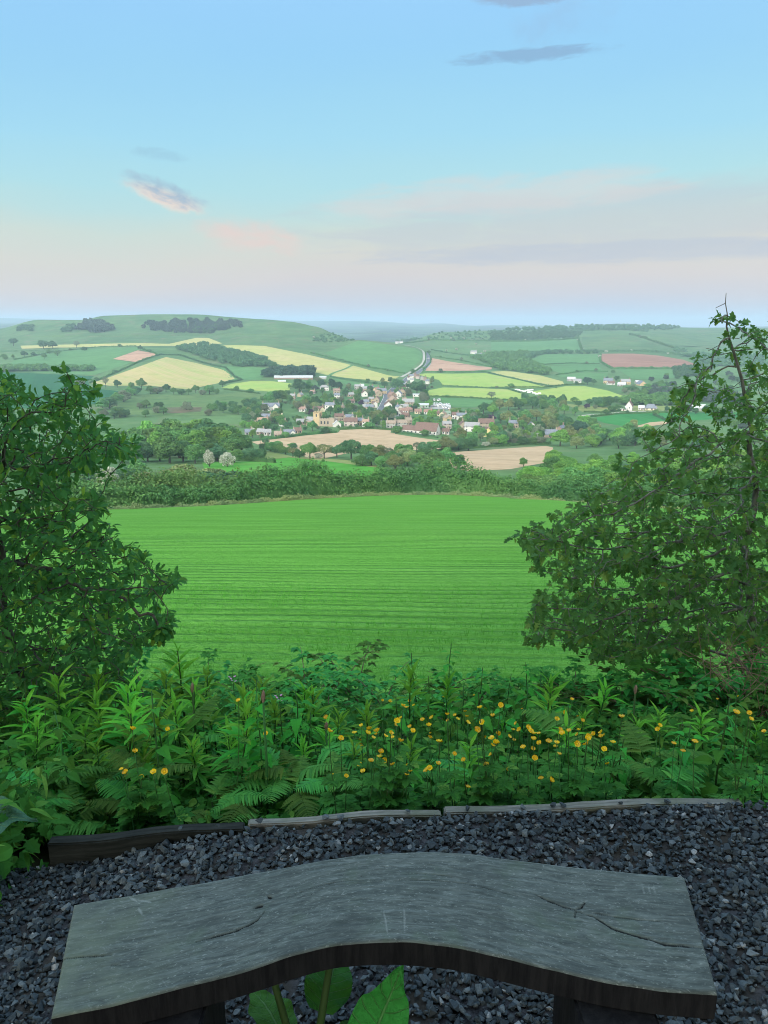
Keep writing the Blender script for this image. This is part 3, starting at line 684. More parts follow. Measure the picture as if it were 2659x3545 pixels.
def mass(name, pts, hmin, hmax, leaf, label, kinds=('round', 'tall'), n=420, seed=3, cat='wood', w=1.0):
    """a far-off wood that reads as one mass"""
    r = random.Random(seed); Vs, Fs, o_ = [], [], 0
    cache = {}
    for x, y in pts:
        k_ = (r.choice(kinds), r.randrange(3))
        if k_ not in cache:
            V, Fq, tr = tree_meshes(k_[0], k_[1] * 17 + 5 + len(k_[0]), n); cache[k_] = (V * np.array((1, 1, 1)), Fq)
        V, Fq = cache[k_]; h = r.uniform(hmin, hmax); a = r.uniform(0, 6.28); ca, sa = math.cos(a), math.sin(a)
        wv = h * w * r.uniform(1.15, 1.6)
        Q = np.stack([(V[:, 0] * ca - V[:, 1] * sa) * wv + x, (V[:, 0] * sa + V[:, 1] * ca) * wv + y, V[:, 2] * h + float(ground(x, y)) - .16 * h], 1)
        Vs.append(Q); Fs.append(Fq + o_); o_ += len(V)
    return tag(link(name, np_mesh(name, np.concatenate(Vs), [np.concatenate(Fs)], [L[leaf]])), label, cat, None, 'stuff')

def along(pts, step):
    out_ = []
    for a, b in zip(pts[:-1], pts[1:]):
        d = math.hypot(b[0] - a[0], b[1] - a[1]); k_ = max(1, int(d / step))
        out_ += [(a[0] + (b[0] - a[0]) * i / k_, a[1] + (b[1] - a[1]) * i / k_) for i in range(k_)]
    return out_ + [pts[-1]]
def hedge(uv, h, w, label, leaf='hedge', dens=3.0, size=None, rag=0.35, seed=1, ymin=100, world=None, group='hedges between the fields', name='hedge'):
    """a hedge of leaf sprays over a solid heart, following photo points uv along the land"""
    r = np.random.default_rng(seed)
    pts = world or [hit(u, v, ymin)[:2] for u, v in uv]
    A = np.array(along(pts, 3.0)); seg = np.linalg.norm(np.diff(A, axis=0), axis=1); Ls = np.concatenate([[0], np.cumsum(seg)]); Lt = Ls[-1]
    ym = A[:, 1].mean(); size = size or max(.35, ym / 2600 * 1.4)
    n_ = int(min(60000, max(60, Lt * (2 * h + w) * dens / (size * size * 1.6))))
    s_ = r.uniform(0, Lt, n_)
    def loc(s_):
        return np.interp(s_, Ls, A[:, 0]), np.interp(s_, Ls, A[:, 1])
    x, y = loc(s_); x2, y2 = loc(np.minimum(s_ + 1.5, Lt)); x1, y1 = loc(np.maximum(s_ - 1.5, 0))
    tx, ty = x2 - x1, y2 - y1; tl = np.hypot(tx, ty) + 1e-9; nx, ny_ = -ty / tl, tx / tl
    hn = h * (1 + rag * (vnoise(s_, s_ * 0, h * 2.2, seed) * 1.6 + vnoise(s_, s_ * 0 + 9, h * .8, seed + 5) * .8)); wn = w * (1 + rag * .8 * vnoise(s_, s_ * 0 + 40, h * 2, seed + 3))
    th = r.uniform(-.15, math.pi + .15, n_); rr = r.uniform(.80, 1.08, n_)
    lump = 1 + .45 * vnoise(s_, th * h * 1.6, h * .55, seed + 7) + .30 * vnoise(s_, th * h * 1.6, h * .22, seed + 8)
    o_ = np.cos(th) * wn * .5 * rr * lump; zz = np.clip(np.sin(th), -.05, 1) ** .7 * hn * rr * lump
    P = np.stack([x + nx * o_, y + ny_ * o_, ground(x + nx * o_, y + ny_ * o_) + zz - .15], 1)
    N = np.stack([nx * np.cos(th), ny_ * np.cos(th), np.sin(th) + .2], 1)
    V, Fq = quads(P, N, size, r)
    ang = np.linspace(-.2, math.pi + .2, 7)
    cx_, cy_ = A[:, 0], A[:, 1]; T = np.gradient(A, axis=0) if len(A) > 2 else np.repeat(np.diff(A, axis=0), 2, 0); T /= np.linalg.norm(T, axis=1, keepdims=True) + 1e-9
    hc = h * .72 * (1 + rag * vnoise(Ls, Ls * 0, h * 2.2, seed) * 1.6)
    core = np.stack([np.stack([cx_ - T[:, 1] * math.cos(a) * w * .36, cy_ + T[:, 0] * math.cos(a) * w * .36, ground(cx_, cy_) + max(math.sin(a), -.1) * hc - .1], 1) for a in ang], 1)
    k_ = len(A); idx = np.arange(k_ * 7).reshape(k_, 7)
    Fc = np.stack([idx[:-1, :-1].ravel(), idx[1:, :-1].ravel(), idx[1:, 1:].ravel(), idx[:-1, 1:].ravel()], 1) + len(V)
    o = link(name, np_mesh(name, np.concatenate([V, core.reshape(-1, 3)]), [Fq, Fc], [L[leaf]]))
    return tag(o, label, 'hedge', group)

# ------------------------------------------------------------------ hedges
wdh = []
for u in np.linspace(150, 2500, 26):
    y = edge_y(u) + 3.5; s, t = ray(u, edge_v(u)); wdh.append((t * y, y))
hedge(None, 4.3, 4.5, 'long thick hedge along the far edge of the near crop field', 'hedge', 3.2, .26, .50, 3, world=wdh, group=None)
hl = [(x * 1.02, y + 6) for x, y in wdh[0:9]]
hedge(None, 5.3, 8, 'taller bushy hedge rising behind the left end of the long hedge', 'mid', 2.8, .28, .5, 8, world=hl, group=None)
vg = hedge(None, .75, 2.2, 'rough pale grass along the foot of the long hedge', 'olive', 3.0, .13, .5, 5, world=[(x, y - 3.6) for x, y in wdh], name='verge_grass'); vg['kind'] = 'stuff'; vg['category'] = 'grass'; del vg['group']
HG = [
 ('1', [(0, 326), (400, 326), (600, 300), (870, 294)], 4, 'dark hedge under the cream strip at the foot of the left hill'),
 ('1', [(90, 380), (230, 352), (345, 327)], 5, 'short slanting hedge left of the green field with the pink patch'),
 ('1', [(575, 525), (700, 478), (870, 402), (1012, 350), (905, 312)], 7, 'hedge climbing the left side of the striped pale field'),
 ('1', [(1015, 348), (1150, 352), (1250, 385), (1440, 432), (1500, 490), (1545, 508), (1400, 538)], 7, 'hedge over the top and right side of the striped pale field'),
 ('1', [(1430, 570), (1540, 582), (1659, 598)], 5, 'hedge below the small lime field near the long barn'),
 ('2', [(480, 318), (560, 338), (720, 378), (850, 410), (1050, 443)], 6, 'hedge between the cream hayfield and the green hillside field'),
 ('2', [(600, 462), (740, 486), (840, 502), (945, 514)], 7, 'thick hedge between the cream hayfield and the village paddock'),
 ('2', [(1045, 262), (1200, 243), (1400, 246), (1659, 247)], 7, 'dark hedge along the foot of the scrubby ridge'),
 ('3', [(0, 248), (200, 248), (400, 240), (520, 226)], 7, 'hedge below the wooded ridge on the right'),
 ('h', [(430, 335), (600, 368), (850, 398), (1000, 440), (1120, 488)], 8, 'shrubby hedge with blossom running down from the white far cottages'),
 ('h', [(470, 408), (700, 440), (860, 472), (1000, 502), (1060, 515)], 6, 'hedge above the pinkish soil field'),
 ('h', [(330, 572), (700, 572), (1010, 566)], 5, 'hedge below the pinkish soil field'),
 ('h', [(1010, 568), (1300, 640), (1659, 716), (1740, 730)], 4, 'hedge between the broad lime field and the cream wedge'),
 ('h', [(400, 366), (430, 420), (425, 470), (345, 555)], 4, 'roadside hedge on the right of the climbing road'),
 ('h', [(372, 360), (375, 440), (345, 500), (190, 605)], 4, 'hedge between the chalky track and the road'),
 ('d', [(550, 237), (1000, 260), (1480, 272), (1659, 335)], 5, 'hedge between the two lime fields'),
 ('d', [(370, 386), (900, 406), (1659, 446), (1800, 455)], 4, 'hedge behind the green meadow, under the lone oak'),
 ('3', [(0, 525), (320, 522), (440, 508), (560, 503)], 5, 'hedge between the cream wedge and the lime field beyond the caravans'),
 ('3', [(280, 390), (480, 378), (650, 382)], 5, 'hedge between the two small green fields on the right'),
 ('3', [(390, 446), (560, 424), (700, 428)], 5, 'hedge above the third small green field'),
 ('3', [(520, 212), (530, 260), (545, 305)], 8, 'hedge with blossom going up the right hillside'),
 ('3', [(545, 308), (700, 310), (1000, 312), (1230, 340)], 9, 'hedge with white blossom above the ploughed field'),
 ('3', [(652, 318), (655, 370), (720, 409), (900, 410), (1110, 410)], 8, 'hedge round the left and bottom of the ploughed field'),
 ('3', [(830, 205), (950, 240), (1090, 286)], 8, 'hedge on the right of the rounded hill pasture'),
 ('3', [(300, 186), (560, 183), (780, 176), (940, 190)], 6, 'hedge along the top of the right hill pastures'),
 ('7', [(265, 388), (400, 390), (500, 384), (560, 374)], 6, 'dark hedge beside the pale lane on the right'),
 ('7', [(320, 424), (450, 408), (540, 402), (900, 392)], 4, 'low hedge along the top of the green crop field'),
 ('7', [(790, 408), (860, 440), (930, 472)], 4, 'low hedge on the right of the green crop field'),
 ('5', [(150, 655), (360, 640), (620, 604), (870, 588)], 6, 'leafy hedge between the church end of the village and the sandy field'),
 ('5', [(890, 562), (1130, 556), (1330, 568)], 4, 'low hedge at the back of the sandy field'),
 ('6', [(130, 588), (300, 604), (510, 632)], 7, 'garden hedge in front of the big white hall'),
 ('6', [(365, 757), (800, 716), (1100, 698), (1200, 688), (1440, 683)], 6, 'trimmed hedge at the back of the nearer sandy field'),
 ('4', [(1080, 448), (1300, 446), (1560, 462)], 6, 'strip of tall growth at the top left of the bright green field'),
]
for i, (z_, p_, hp, lb) in enumerate(HG):
    uv = q(z_, p_); x, y, z = hit(*uv[len(uv) // 2], 100)
    h = hp * ZM[z_][2] * 2.2 * y / F * (0.62 if y > 900 else .8)
    h = min(max(h, 1.8), 9); hedge(uv, h, h * 1.1, lb, 'hedge' if i % 3 else 'dark', 2.2, None, .35, 20 + i)

hr = random.Random(77)
for i, (z_, p_, hp, lb) in enumerate(HG[:31]):
    uv = q(z_, p_)
    for a_, b_ in zip(uv[:-1], uv[1:]):
        if hr.random() < .62:
            f_ = hr.random(); x, y, z = hit(a_[0] + (b_[0] - a_[0]) * f_, a_[1] + (b_[1] - a_[1]) * f_, 250)
            tree(hr.choice(('bush', 'round', 'bush')), hr.choice(('mid', 'dark', 'hedge', 'grey')), x, y, hr.uniform(3.5, 7.5), 'small tree grown up out of a field hedge', 'hedgerow trees', 1.25, n=900)
for i, (z_, px, py) in enumerate([('3', 545, 300), ('3', 690, 312), ('3', 840, 308), ('3', 1060, 322), ('3', 80, 318), ('3', 205, 240), ('3', 520, 240), ('h', 590, 350), ('h', 695, 340), ('h', 990, 358), ('h', 1090, 372), ('h', 1200, 365), ('h', 900, 282), ('h', 640, 222), ('h', 770, 225), ('h', 1415, 235), ('2', 500, 228), ('3', 650, 340)]):
    x, y, z = hit(*q(z_, [(px, py)])[0], 600); tree('bush', 'blossom', x, y, hr.uniform(4, 7), 'white blossoming thorn in the far hedges on the right', 'blossoming thorns on the far slopes', 1.3, n=900)
# ------------------------------------------------------------------ far woods (each reads as one mass)
mass('wood', scatter(q('1', [(900, 190), (940, 140), (1300, 130), (1540, 145), (1540, 172), (1300, 222), (1100, 207)]), 130, 1300, 9, 1), 12, 16, 'plantation', 'purplish plantation on the face of the left hill', ('tall', 'round'), 300)
mass('wood', scatter(q('1', [(1250, 180), (1440, 160), (1500, 172), (1300, 222), (1220, 212)]), 30, 1300, 9, 7), 11, 14, 'dark', 'green edge of the plantation on the left hill', ('tall', 'round'), 300)
mass('wood', scatter(q('1', [(490, 190), (545, 140), (640, 140), (730, 190), (620, 212)]), 45, 1300, 9, 2), 14, 19, 'plantation', 'dark clump of trees on the shoulder of the left hill', ('round', 'tall'), 300)
mass('wood', scatter(q('1', [(380, 205), (430, 170), (470, 165), (480, 200)]), 12, 1300, 9, 3), 10, 14, 'dark', 'small copse left of the dark clump on the hill', ('round',), 300)
mass('wood', scatter(q('1', [(100, 200), (150, 172), (205, 165), (205, 200)]), 12, 1300, 9, 4), 11, 15, 'dark', 'copse low on the left shoulder of the hill', ('round',), 300)
mass('wood', scatter([(613, 1209), (705, 1193), (800, 1216), (900, 1243), (955, 1266), (943, 1273), (800, 1267), (700, 1239)], 170, 900, 6.5, 5), 10, 13, 'dark', 'long dark strip of wood between the fields on the left', ('tall', 'round'), 380)
mass('wood', scatter(q('2', [(190, 466), (330, 440), (480, 440), (492, 468)]), 30, 800, 6, 6), 15, 19, 'conifer', 'dark pines behind the long barn', ('tall', 'round'), 500)
mass('wood', scatter(q('3', [(0, 178), (160, 172), (300, 160), (470, 140), (700, 148), (900, 152), (1130, 162), (1120, 172), (960, 185), (520, 182), (300, 190)]), 260, 1500, 10, 8), 12, 18, 'dark', 'dark wood along the crest of the right hill', ('round', 'tall'), 260)
mass('wood', scatter(q('3', [(0, 190), (280, 190), (560, 190), (500, 222), (300, 238), (0, 240)]), 230, 1500, 10, 9), 6, 11, 'dark', 'scrub covering the slope under the wooded ridge', ('bush', 'round'), 220, 4)
mass('wood', scatter(q('h', [(240, 205), (480, 150), (1000, 130), (1659, 120), (1659, 240), (1000, 235), (500, 232), (250, 235)]), 160, 1500, 10, 10), 4, 8, 'dark', 'scattered scrub on the ridge left of the wooded hill', ('bush', 'round'), 220, 5)
mass('wood', scatter(q('h', [(0, 240), (240, 190), (300, 235), (120, 262)]), 40, 1500, 10, 11), 9, 13, 'dark', 'trees on the saddle at the end of the ridge', ('round', 'tall'), 260)
mass('wood', scatter(q('h', [(850, 420), (1100, 370), (1400, 360), (1500, 375), (1420, 440), (1560, 495), (1659, 570), (1659, 605), (1430, 575), (1250, 552), (1070, 545), (1080, 500)]), 210, 1000, 8, 12), 8, 13, 'mid', 'belt of valley trees left of the small green fields', ('round', 'tall', 'bush'), 300)
mass('wood', scatter(q('3', [(210, 330), (390, 310), (640, 312), (640, 320), (330, 322), (190, 365)]), 50, 1000, 8, 13), 8, 12, 'dark', 'line of trees above the small green fields', ('round', 'tall'), 300)
mass('wood', scatter(q('f', [(840, 500), (1000, 440), (1540, 420), (1659, 430), (1659, 515), (1200, 510)]), 90, 600, 6, 14), 9, 12, 'mid', 'belt of trees behind the white gabled house', ('round', 'tall'), 420)
mass('wood', scatter(q('3', [(905, 540), (1020, 545), (1330, 560), (1500, 590), (1500, 625), (1000, 600)]), 70, 700, 7, 15), 9, 12, 'plantation', 'purplish wood on the right beyond the lime field', ('tall', 'round'), 380)
mass('wood', scatter(q('3', [(1100, 290), (1250, 320), (1659, 330), (1659, 400), (1300, 400), (1250, 385), (1120, 330)]), 120, 1000, 9, 16), 7, 12, 'dark', 'hillside scrub and trees behind the right-hand tree', ('round', 'bush'), 260)
mass('wood', scatter(q('3', [(1100, 410), (1240, 395), (1330, 420), (1200, 460), (1110, 470)]), 45, 900, 8, 17), 8, 11, 'dark', 'copse right of the field under the ploughed field', ('round',), 300)
mass('wood', scatter(q('1', [(0, 440), (280, 438), (300, 452), (0, 458)]), 34, 800, 7, 18), 11, 14, 'mid', 'row of round trees above the dark green field', ('round',), 420)
mass('wood', scatter(q('1', [(310, 442), (600, 440), (600, 452), (310, 452)]), 24, 800, 7, 19), 10, 13, 'mid', 'second row of round trees right of the first', ('round',), 420)
mass('scrub', scatter(q('2', [(490, 245), (560, 200), (700, 200), (770, 235), (700, 250), (560, 262)]), 70, 1200, 7, 20), 3, 6, 'dark', 'scrub on the steep nose of the bare hill', ('bush',), 180, 6, 'scrub')
# ------------------------------------------------------------------ buildings
def wall_mat(name, c1, var=0.12):
    m, n, out = base_mat(name); P = n.add('ShaderNodeTexCoord').outputs['Object']
    a = n.noise(P, 1.3, 5, 0.65); b = n.noise(P, 9.0, 3, 0.7)
    f = n.math('ADD', n.math('MULTIPLY', a, .6), n.math('MULTIPLY', b, .4))
    prin(n, out, n.mix(n.smooth(f, .35, .65), [v * (1 - var) for v in c1[:3]] + [1], [min(1, v * (1 + var)) for v in c1[:3]] + [1]), 0.85, 0.15)
    return m
def roof_mat(name, c1):
    m, n, out = base_mat(name); P = n.add('ShaderNodeTexCoord').outputs['Object']
    a = n.noise(P, 1.6, 5, 0.7); w = n.noise(n.mapping(P, scale=(3, 3, 7)), 1.0, 2)
    f = n.math('ADD', n.math('MULTIPLY', a, .6), n.math('MULTIPLY', w, .4))
    prin(n, out, n.mix(n.smooth(f, .35, .65), [v * .75 for v in c1[:3]] + [1], [v * 1.3 for v in c1[:3]] + [1]), 0.8, 0.2)
    return m
WALL = {k_: wall_mat('wall_' + k_, v) for k_, v in dict(white=(.58, .575, .54), cream=(.60, .54, .38), tan=(.36, .30, .215), honey=(.46, .36, .22), brick=(.27, .20, .16), grey=(.34, .34, .32),
        pink=(.42, .365, .33), yellow=(.60, .50, .25), brown=(.24, .18, .14), green=(.27, .35, .29), stone=(.33, .28, .215)).items()}
ROOF = {k_: roof_mat('roof_' + k_, v) for k_, v in dict(slate=(.17, .19, .22), grey=(.27, .27, .27), brown=(.16, .105, .085), red=(.24, .15, .12), thatch=(.27, .22, .17), orange=(.31, .22, .16), green=(.22, .29, .22),
        pale=(.45, .47, .48), terracotta=(.28, .19, .155)).items()}
def flat_mat(name, c1, rough=0.6, spec=0.3):
    m, n, out = base_mat(name); P = n.add('ShaderNodeTexCoord').outputs['Object']
    a = n.noise(P, 4.0, 3); prin(n, out, n.mix(a, [v * .88 for v in c1[:3]] + [1], c1), rough, spec); return m
GLASS = flat_mat('window_glass', (.045, .055, .07, 1), .15, .5)
WOODP = flat_mat('painted_door', (.16, .12, .10, 1))
VANW = flat_mat('van_white', (.80, .80, .79, 1), .35, .5)
VAND = flat_mat('van_dark', (.03, .035, .04, 1), .3, .5)
POLE = flat_mat('pole_wood', (.20, .155, .12, 1))
POLEG = flat_mat('pole_grey', (.42, .42, .40, 1))
ROOFWORD = dict(pale='pale grey', slate='slate', grey='grey', brown='brown', red='red', thatch='thatched', orange='orange', green='green', terracotta='terracotta')
HOUSES = []
def gable_wall(w, d, h, r, base=1.6):
    """walls with gable ends; the ridge runs along x"""
    b = MB()
    x, y = w / 2, d / 2
    V = [(-x, -y, -base), (x, -y, -base), (x, y, -base), (-x, y, -base), (-x, -y, h), (x, -y, h), (x, y, h), (-x, y, h), (-x, 0, h + r), (x, 0, h + r)]
    b.add(V, [(0, 1, 5, 4), (2, 3, 7, 6), (0, 4, 7, 3), (1, 2, 6, 5)]); b.add([V[4], V[8], V[7], V[5], V[6], V[9]], [(0, 1, 2), (3, 4, 5)])
    return b
def gable_roof(w, d, h, r, ov=.35, th=.18, hip=0.0):
    b = MB(); x, y = w / 2 + ov, d / 2 + ov; k_ = r / (d / 2); e = h - ov * k_; hx = x - hip
    top = [(-x, -y, e + th), (x, -y, e + th), (x, y, e + th), (-x, y, e + th), (-hx, 0, h + r + th), (hx, 0, h + r + th)]
    bot = [(p[0], p[1], p[2] - th) for p in top]
    fs = [(0, 1, 5, 4), (2, 3, 4, 5), (6, 10, 11, 7), (8, 11, 10, 9), (0, 6, 7, 1), (2, 8, 9, 3)]
    fs += [(0, 4, 10, 6), (3, 9, 10, 4), (1, 7, 11, 5), (2, 5, 11, 8)]
    if hip: fs[6:] = [(0, 3, 9, 6), (1, 7, 8, 2)]
    b.add(top + bot, fs)
    if hip: b.add([top[0], top[4], top[3], top[1], top[2], top[5]], [(0, 1, 2), (3, 4, 5)])
    return b
def windows(e, w, d, h, n, rows=2, gable=False):
    ww, wh = 1.0, 1.15
    def win(c_, dd):
        b = MB(); b.box((0, 0, 0), dd); o = b.build('window', GLASS, e, loc=c_); return o
    for r_ in range(rows):
        z = 1.25 + r_ * 2.35 if rows > 1 else h * .55
        if z + .5 > h + (1.2 if gable else 0): continue
        for i in range(n):
            x = (i + .5) / n * w - w / 2 + (.3 if i % 2 else -.2)
            win((x, -d / 2 - .01, z), (ww, .08, wh))
    if gable:
        for s_ in (-1, 1): win((s_ * (w / 2 + .01), -d * .12, h * .6), (.08, ww, wh))
    b = MB(); b.box((0, 0, 0), (1.0, .1, 2.0)); b.build('door', WOODP, e, loc=(w * .08, -d / 2 - .012, 1.0))
def house(z_, px, py, pw, wall, roof, rel, ori='r', h=None, r=None, d=None, hip=False, chim=1, yaw=None, noun='house', name='house', rows=2, det=None, ymin=200, wing=False, extra=''):
    u, v = q(z_, [(px, py)])[0]; x, y, z = hit(u, v, ymin)
    wm = pw * ZM[z_][2] * y / F
    rr = random.Random(int(px * 7 + py * 13)); yaw = R(rr.uniform(-22, 22)) if yaw is None else R(yaw)
    h = h or (3.9 if rows > 1 else 2.4); face = math.atan2(-x, y)
    if ori == 'r': w = max(wm, 5); d = d or min(max(w * .6, 4.5), 7)
    else: d = max(wm, 4.5); w = d * 1.35; yaw += R(90) + R(rr.choice((-14, 12)))
    r = r or d * .42
    if ori == 'r': yaw += face * .5
    lab = f'{wall} {extra}{noun} with {ROOFWORD[roof]} roof {rel}'
    if len(lab.split()) > 16: print('LONG', lab)
    e = empty(name, (x, y + (d if ori == 'r' else w) * .5, float(ground(x, y + 3))), yaw, lab, 'house' if noun not in ('barn', 'shed') else noun, 'buildings of the village and the farms')
    gable_wall(w, d, h, r).build('wall', WALL[wall], e)
    ro = gable_roof(w, d, h, r, hip=d * .45 if hip else 0).build('roof', ROOF[roof], e)
    for k_ in range(chim):
        b = MB(); b.box((0, 0, 0), (.75, .75, 1.9)); b.box((0, 0, 1.05), (.95, .95, .2)); b.box((-.15, 0, 1.3), (.2, .2, .35)); b.box((.18, 0, 1.28), (.2, .2, .3))
        b.build('chimney', WALL['brick' if wall in ('brick', 'tan', 'honey') else 'stone'], ro, loc=((w / 2 - .55) * (1 if k_ == 0 else -1), 0, h + r + .55))
    if pw * ZM[z_][2] > 15 if det is None else det:
        windows(e, w, d, h, max(2, int(w / 3.2)), rows, True)
    if wing:                                                        # a cross wing with its own gable to the front
        for s_ in ((-1, 1) if wing == 2 else (1,)):
            ww_ = d * .75
            we = gable_wall(d * .55 + 1.2, ww_, h, ww_ * .5).build('wall', WALL[wall], e); we.rotation_euler = (0, 0, R(90)); we.location = (s_ * w * .27, -d * .5, 0)
            wr = gable_roof(d * .55 + 1.2, ww_, h, ww_ * .5, .25).build('roof', ROOF[roof], e); wr.rotation_euler = (0, 0, R(90)); wr.location = (s_ * w * .27, -d * .5, .02)
    HOUSES.append((x, y, max(w, d))); return e
Hh = house
# the church end (left of the village)
Hh('a', 400, 172, 240, 'white', 'slate', 'and two front gables, left edge of village', wing=2, noun='long house', yaw=4, chim=2)
Hh('a', 520, 232, 78, 'cream', 'grey', 'just below the long two-gabled house', 'g', rows=1, noun='bungalow', yaw=6)
Hh('a', 340, 322, 130, 'stone', 'slate', 'and a pointed lantern left of the church', noun='lodge', chim=1)
Hh('a', 285, 382, 150, 'tan', 'orange', 'at the left end of the village', yaw=-6, chim=1)
Hh('a', 165, 440, 90, 'white', 'grey', 'below the orange roofed house on the left', 'g', rows=1)
Hh('a', 860, 186, 90, 'white', 'terracotta', 'on the slope left of the church tower', yaw=-20, rows=1)
Hh('a', 1085, 190, 150, 'cream', 'brown', 'and two small gables right behind the church tower', wing=2, rows=1)
Hh('a', 1255, 172, 135, 'white', 'slate', 'up the slope right of the church tower', yaw=-18, extra='tall ', h=5.2, chim=1)
Hh('a', 1430, 160, 70, 'stone', 'thatch', 'half hidden by trees right of the tall white house', 'g', rows=1)
Hh('a', 1340, 410, 110, 'white', 'pale', 'at the corner of the sandy field', 'g', rows=1, noun='cottage', chim=0)
Hh('a', 1385, 318, 130, 'stone', 'brown', 'above the cottage at the corner of the sandy field', yaw=10)
Hh('a', 1530, 330, 110, 'grey', 'slate', 'in the row behind the pink walled terrace', wing=1)
Hh('a', 1550, 398, 190, 'pink', 'brown', 'along the back of the sandy field', noun='terrace', yaw=0, chim=2)
Hh('a', 665, 535, 155, 'white', 'slate', 'low beside the sandy field below the church', rows=1, noun='bungalow', wing=1)
Hh('a', 790, 505, 100, 'tan', 'brown', 'right of the low white bungalow', rows=1, yaw=12)
Hh('a', 80, 528, 85, 'grey', 'slate', 'at the lower left corner of the village', rows=1)
Hh('a', 260, 522, 70, 'stone', 'grey', 'second from the lower left corner of the village', rows=1)
Hh('a', 350, 530, 75, 'white', 'grey', 'and low walls at the lower left of the village', rows=1, chim=0)
Hh('a', 505, 560, 75, 'tan', 'thatch', 'at the field edge below the lodge', rows=1)
Hh('a', 580, 400, 60, 'white', 'brown', 'beside the big round tree left of the church', 'g', rows=1)
Hh('a', 840, 372, 130, 'stone', 'grey', 'low against the left of the church', rows=1, noun='church hall')
# the upper left of the village
Hh('g', 1005, 300, 122, 'white', 'grey', 'in front of the dark pines', hip=True, extra='hipped ')
Hh('g', 1182, 345, 92, 'tan', 'terracotta', 'right of the white hipped house')
Hh('g', 1190, 415, 78, 'white', 'slate', 'below the tan house near the pines', yaw=5)
Hh('g', 555, 425, 70, 'stone', 'grey', 'deep among the trees on the left')
Hh('g', 660, 388, 55, 'tan', 'grey', 'among the trees above the round wood', 'g', rows=1)
Hh('g', 838, 348, 65, 'pink', 'terracotta', 'peeping over trees below the long barn', rows=1)
Hh('g', 560, 136, 545, 'brown', 'pale', 'in front of the dark pines', h=2.0, r=2.4, d=16, rows=1, noun='barn', name='barn', chim=0, yaw=-2, det=False, extra='very long ')
Hh('g', 395, 176, 110, 'white', 'pale', 'in front of the very long barn', h=1.2, r=.9, d=6, rows=1, noun='shed', name='shed', chim=0, yaw=2, det=False)
Hh('g', 985, 136, 95, 'grey', 'pale', 'at the right end of the very long barn', h=2.4, r=1.2, rows=1, noun='shed', name='shed', chim=0, yaw=0, det=False)
# along the main road
Hh('b', 670, 386, 78, 'white', 'brown', 'standing alone left of the road', 'g', yaw=-3, extra='steep gabled ')
Hh('b', 700, 316, 105, 'tan', 'grey', 'behind the steep gabled white house')
Hh('b', 575, 282, 85, 'grey', 'grey', 'at the top left of the village by the paddock')
Hh('b', 635, 256, 38, 'white', 'pale', 'by the paddock', rows=1, noun='shed', name='shed', chim=0, det=False)
Hh('b', 765, 300, 60, 'brick', 'slate', 'right of the tan house by the paddock')
Hh('b', 920, 352, 125, 'honey', 'slate', 'at the bend where the road goes behind trees', yaw=12)
Hh('b', 850, 332, 75, 'honey', 'terracotta', 'left of the slate roofed house by the bend', 'g')
Hh('b', 856, 384, 95, 'tan', 'orange', 'below the honey gabled house by the bend', 'g')
Hh('b', 850, 474, 75, 'stone', 'brown', 'on the left side of the road', 'g')
Hh('b', 770, 474, 72, 'honey', 'grey', 'two doors left of the road', yaw=8)
Hh('b', 700, 514, 75, 'grey', 'slate', 'three doors left of the road')
Hh('b', 815, 545, 52, 'white', 'brown', 'at the lower left of the road', 'g')
Hh('b', 752, 592, 112, 'stone', 'slate', 'at the foot of the road on the left', yaw=-14)
Hh('b', 688, 564, 80, 'tan', 'grey', 'below left of the grey slate house', rows=1)
Hh('b', 480, 484, 85, 'pink', 'brown', 'among the trees in the middle of the village', rows=1)
Hh('b', 470, 385, 90, 'stone', 'grey', 'left of the steep gabled white house', rows=1)
Hh('b', 1228, 306, 74, 'white', 'brown', 'high on the right of the road under big trees')
Hh('b', 1280, 254, 52, 'white', 'grey', 'uppermost under the big trees right of the road', 'g')
Hh('b', 1215, 372, 100, 'tan', 'terracotta', 'in the middle right of the road', 'g', yaw=15)
Hh('b', 1163, 394, 90, 'white', 'slate', 'facing the road on the right', 'g')
Hh('b', 1066, 412, 84, 'brick', 'red', 'on the right kerb of the road', 'g')
Hh('b', 1088, 495, 112, 'brick', 'orange', 'low on the right of the road', 'g', yaw=8)
Hh('b', 1255, 450, 62, 'tan', 'thatch', 'right of the orange brick house', 'g', rows=1)
Hh('b', 1137, 445, 44, 'white', 'brown', 'between the orange brick house and the slate one', 'g', rows=1)
Hh('b', 1450, 388, 162, 'white', 'pale', 'under the big dark trees right of the road', rows=1, h=2.4, r=.7, d=5, yaw=-3, noun='mobile home', name='mobile_home', chim=0)
Hh('b', 1010, 562, 104, 'white', 'brown', 'at the foot of the road on the right', 'g', yaw=-8)
Hh('b', 1165, 598, 65, 'white', 'slate', 'left of the red roofs', 'g')
Hh('b', 1245, 562, 112, 'grey', 'grey', 'left of the round dark tree', yaw=0, rows=1)
Hh('b', 1300, 498, 172, 'stone', 'grey', 'long and low behind the round dark tree', rows=1, noun='row of cottages', yaw=-2, chim=2)
Hh('b', 1515, 553, 165, 'green', 'pale', 'beside the parked motorhomes', rows=1, h=3.2, r=1.0, d=10, noun='garage workshop', chim=0, yaw=-3)
Hh('b', 1235, 624, 132, 'white', 'red', 'first of the red roofs right of the road', rows=1)
Hh('b', 1322, 606, 100, 'tan', 'red', 'second of the red roofs, behind the first', rows=1)
Hh('b', 1440, 634, 95, 'cream', 'red', 'third of the red roofs', rows=1)
Hh('b', 1588, 642, 112, 'white', 'red', 'rightmost of the red roofs', rows=1)
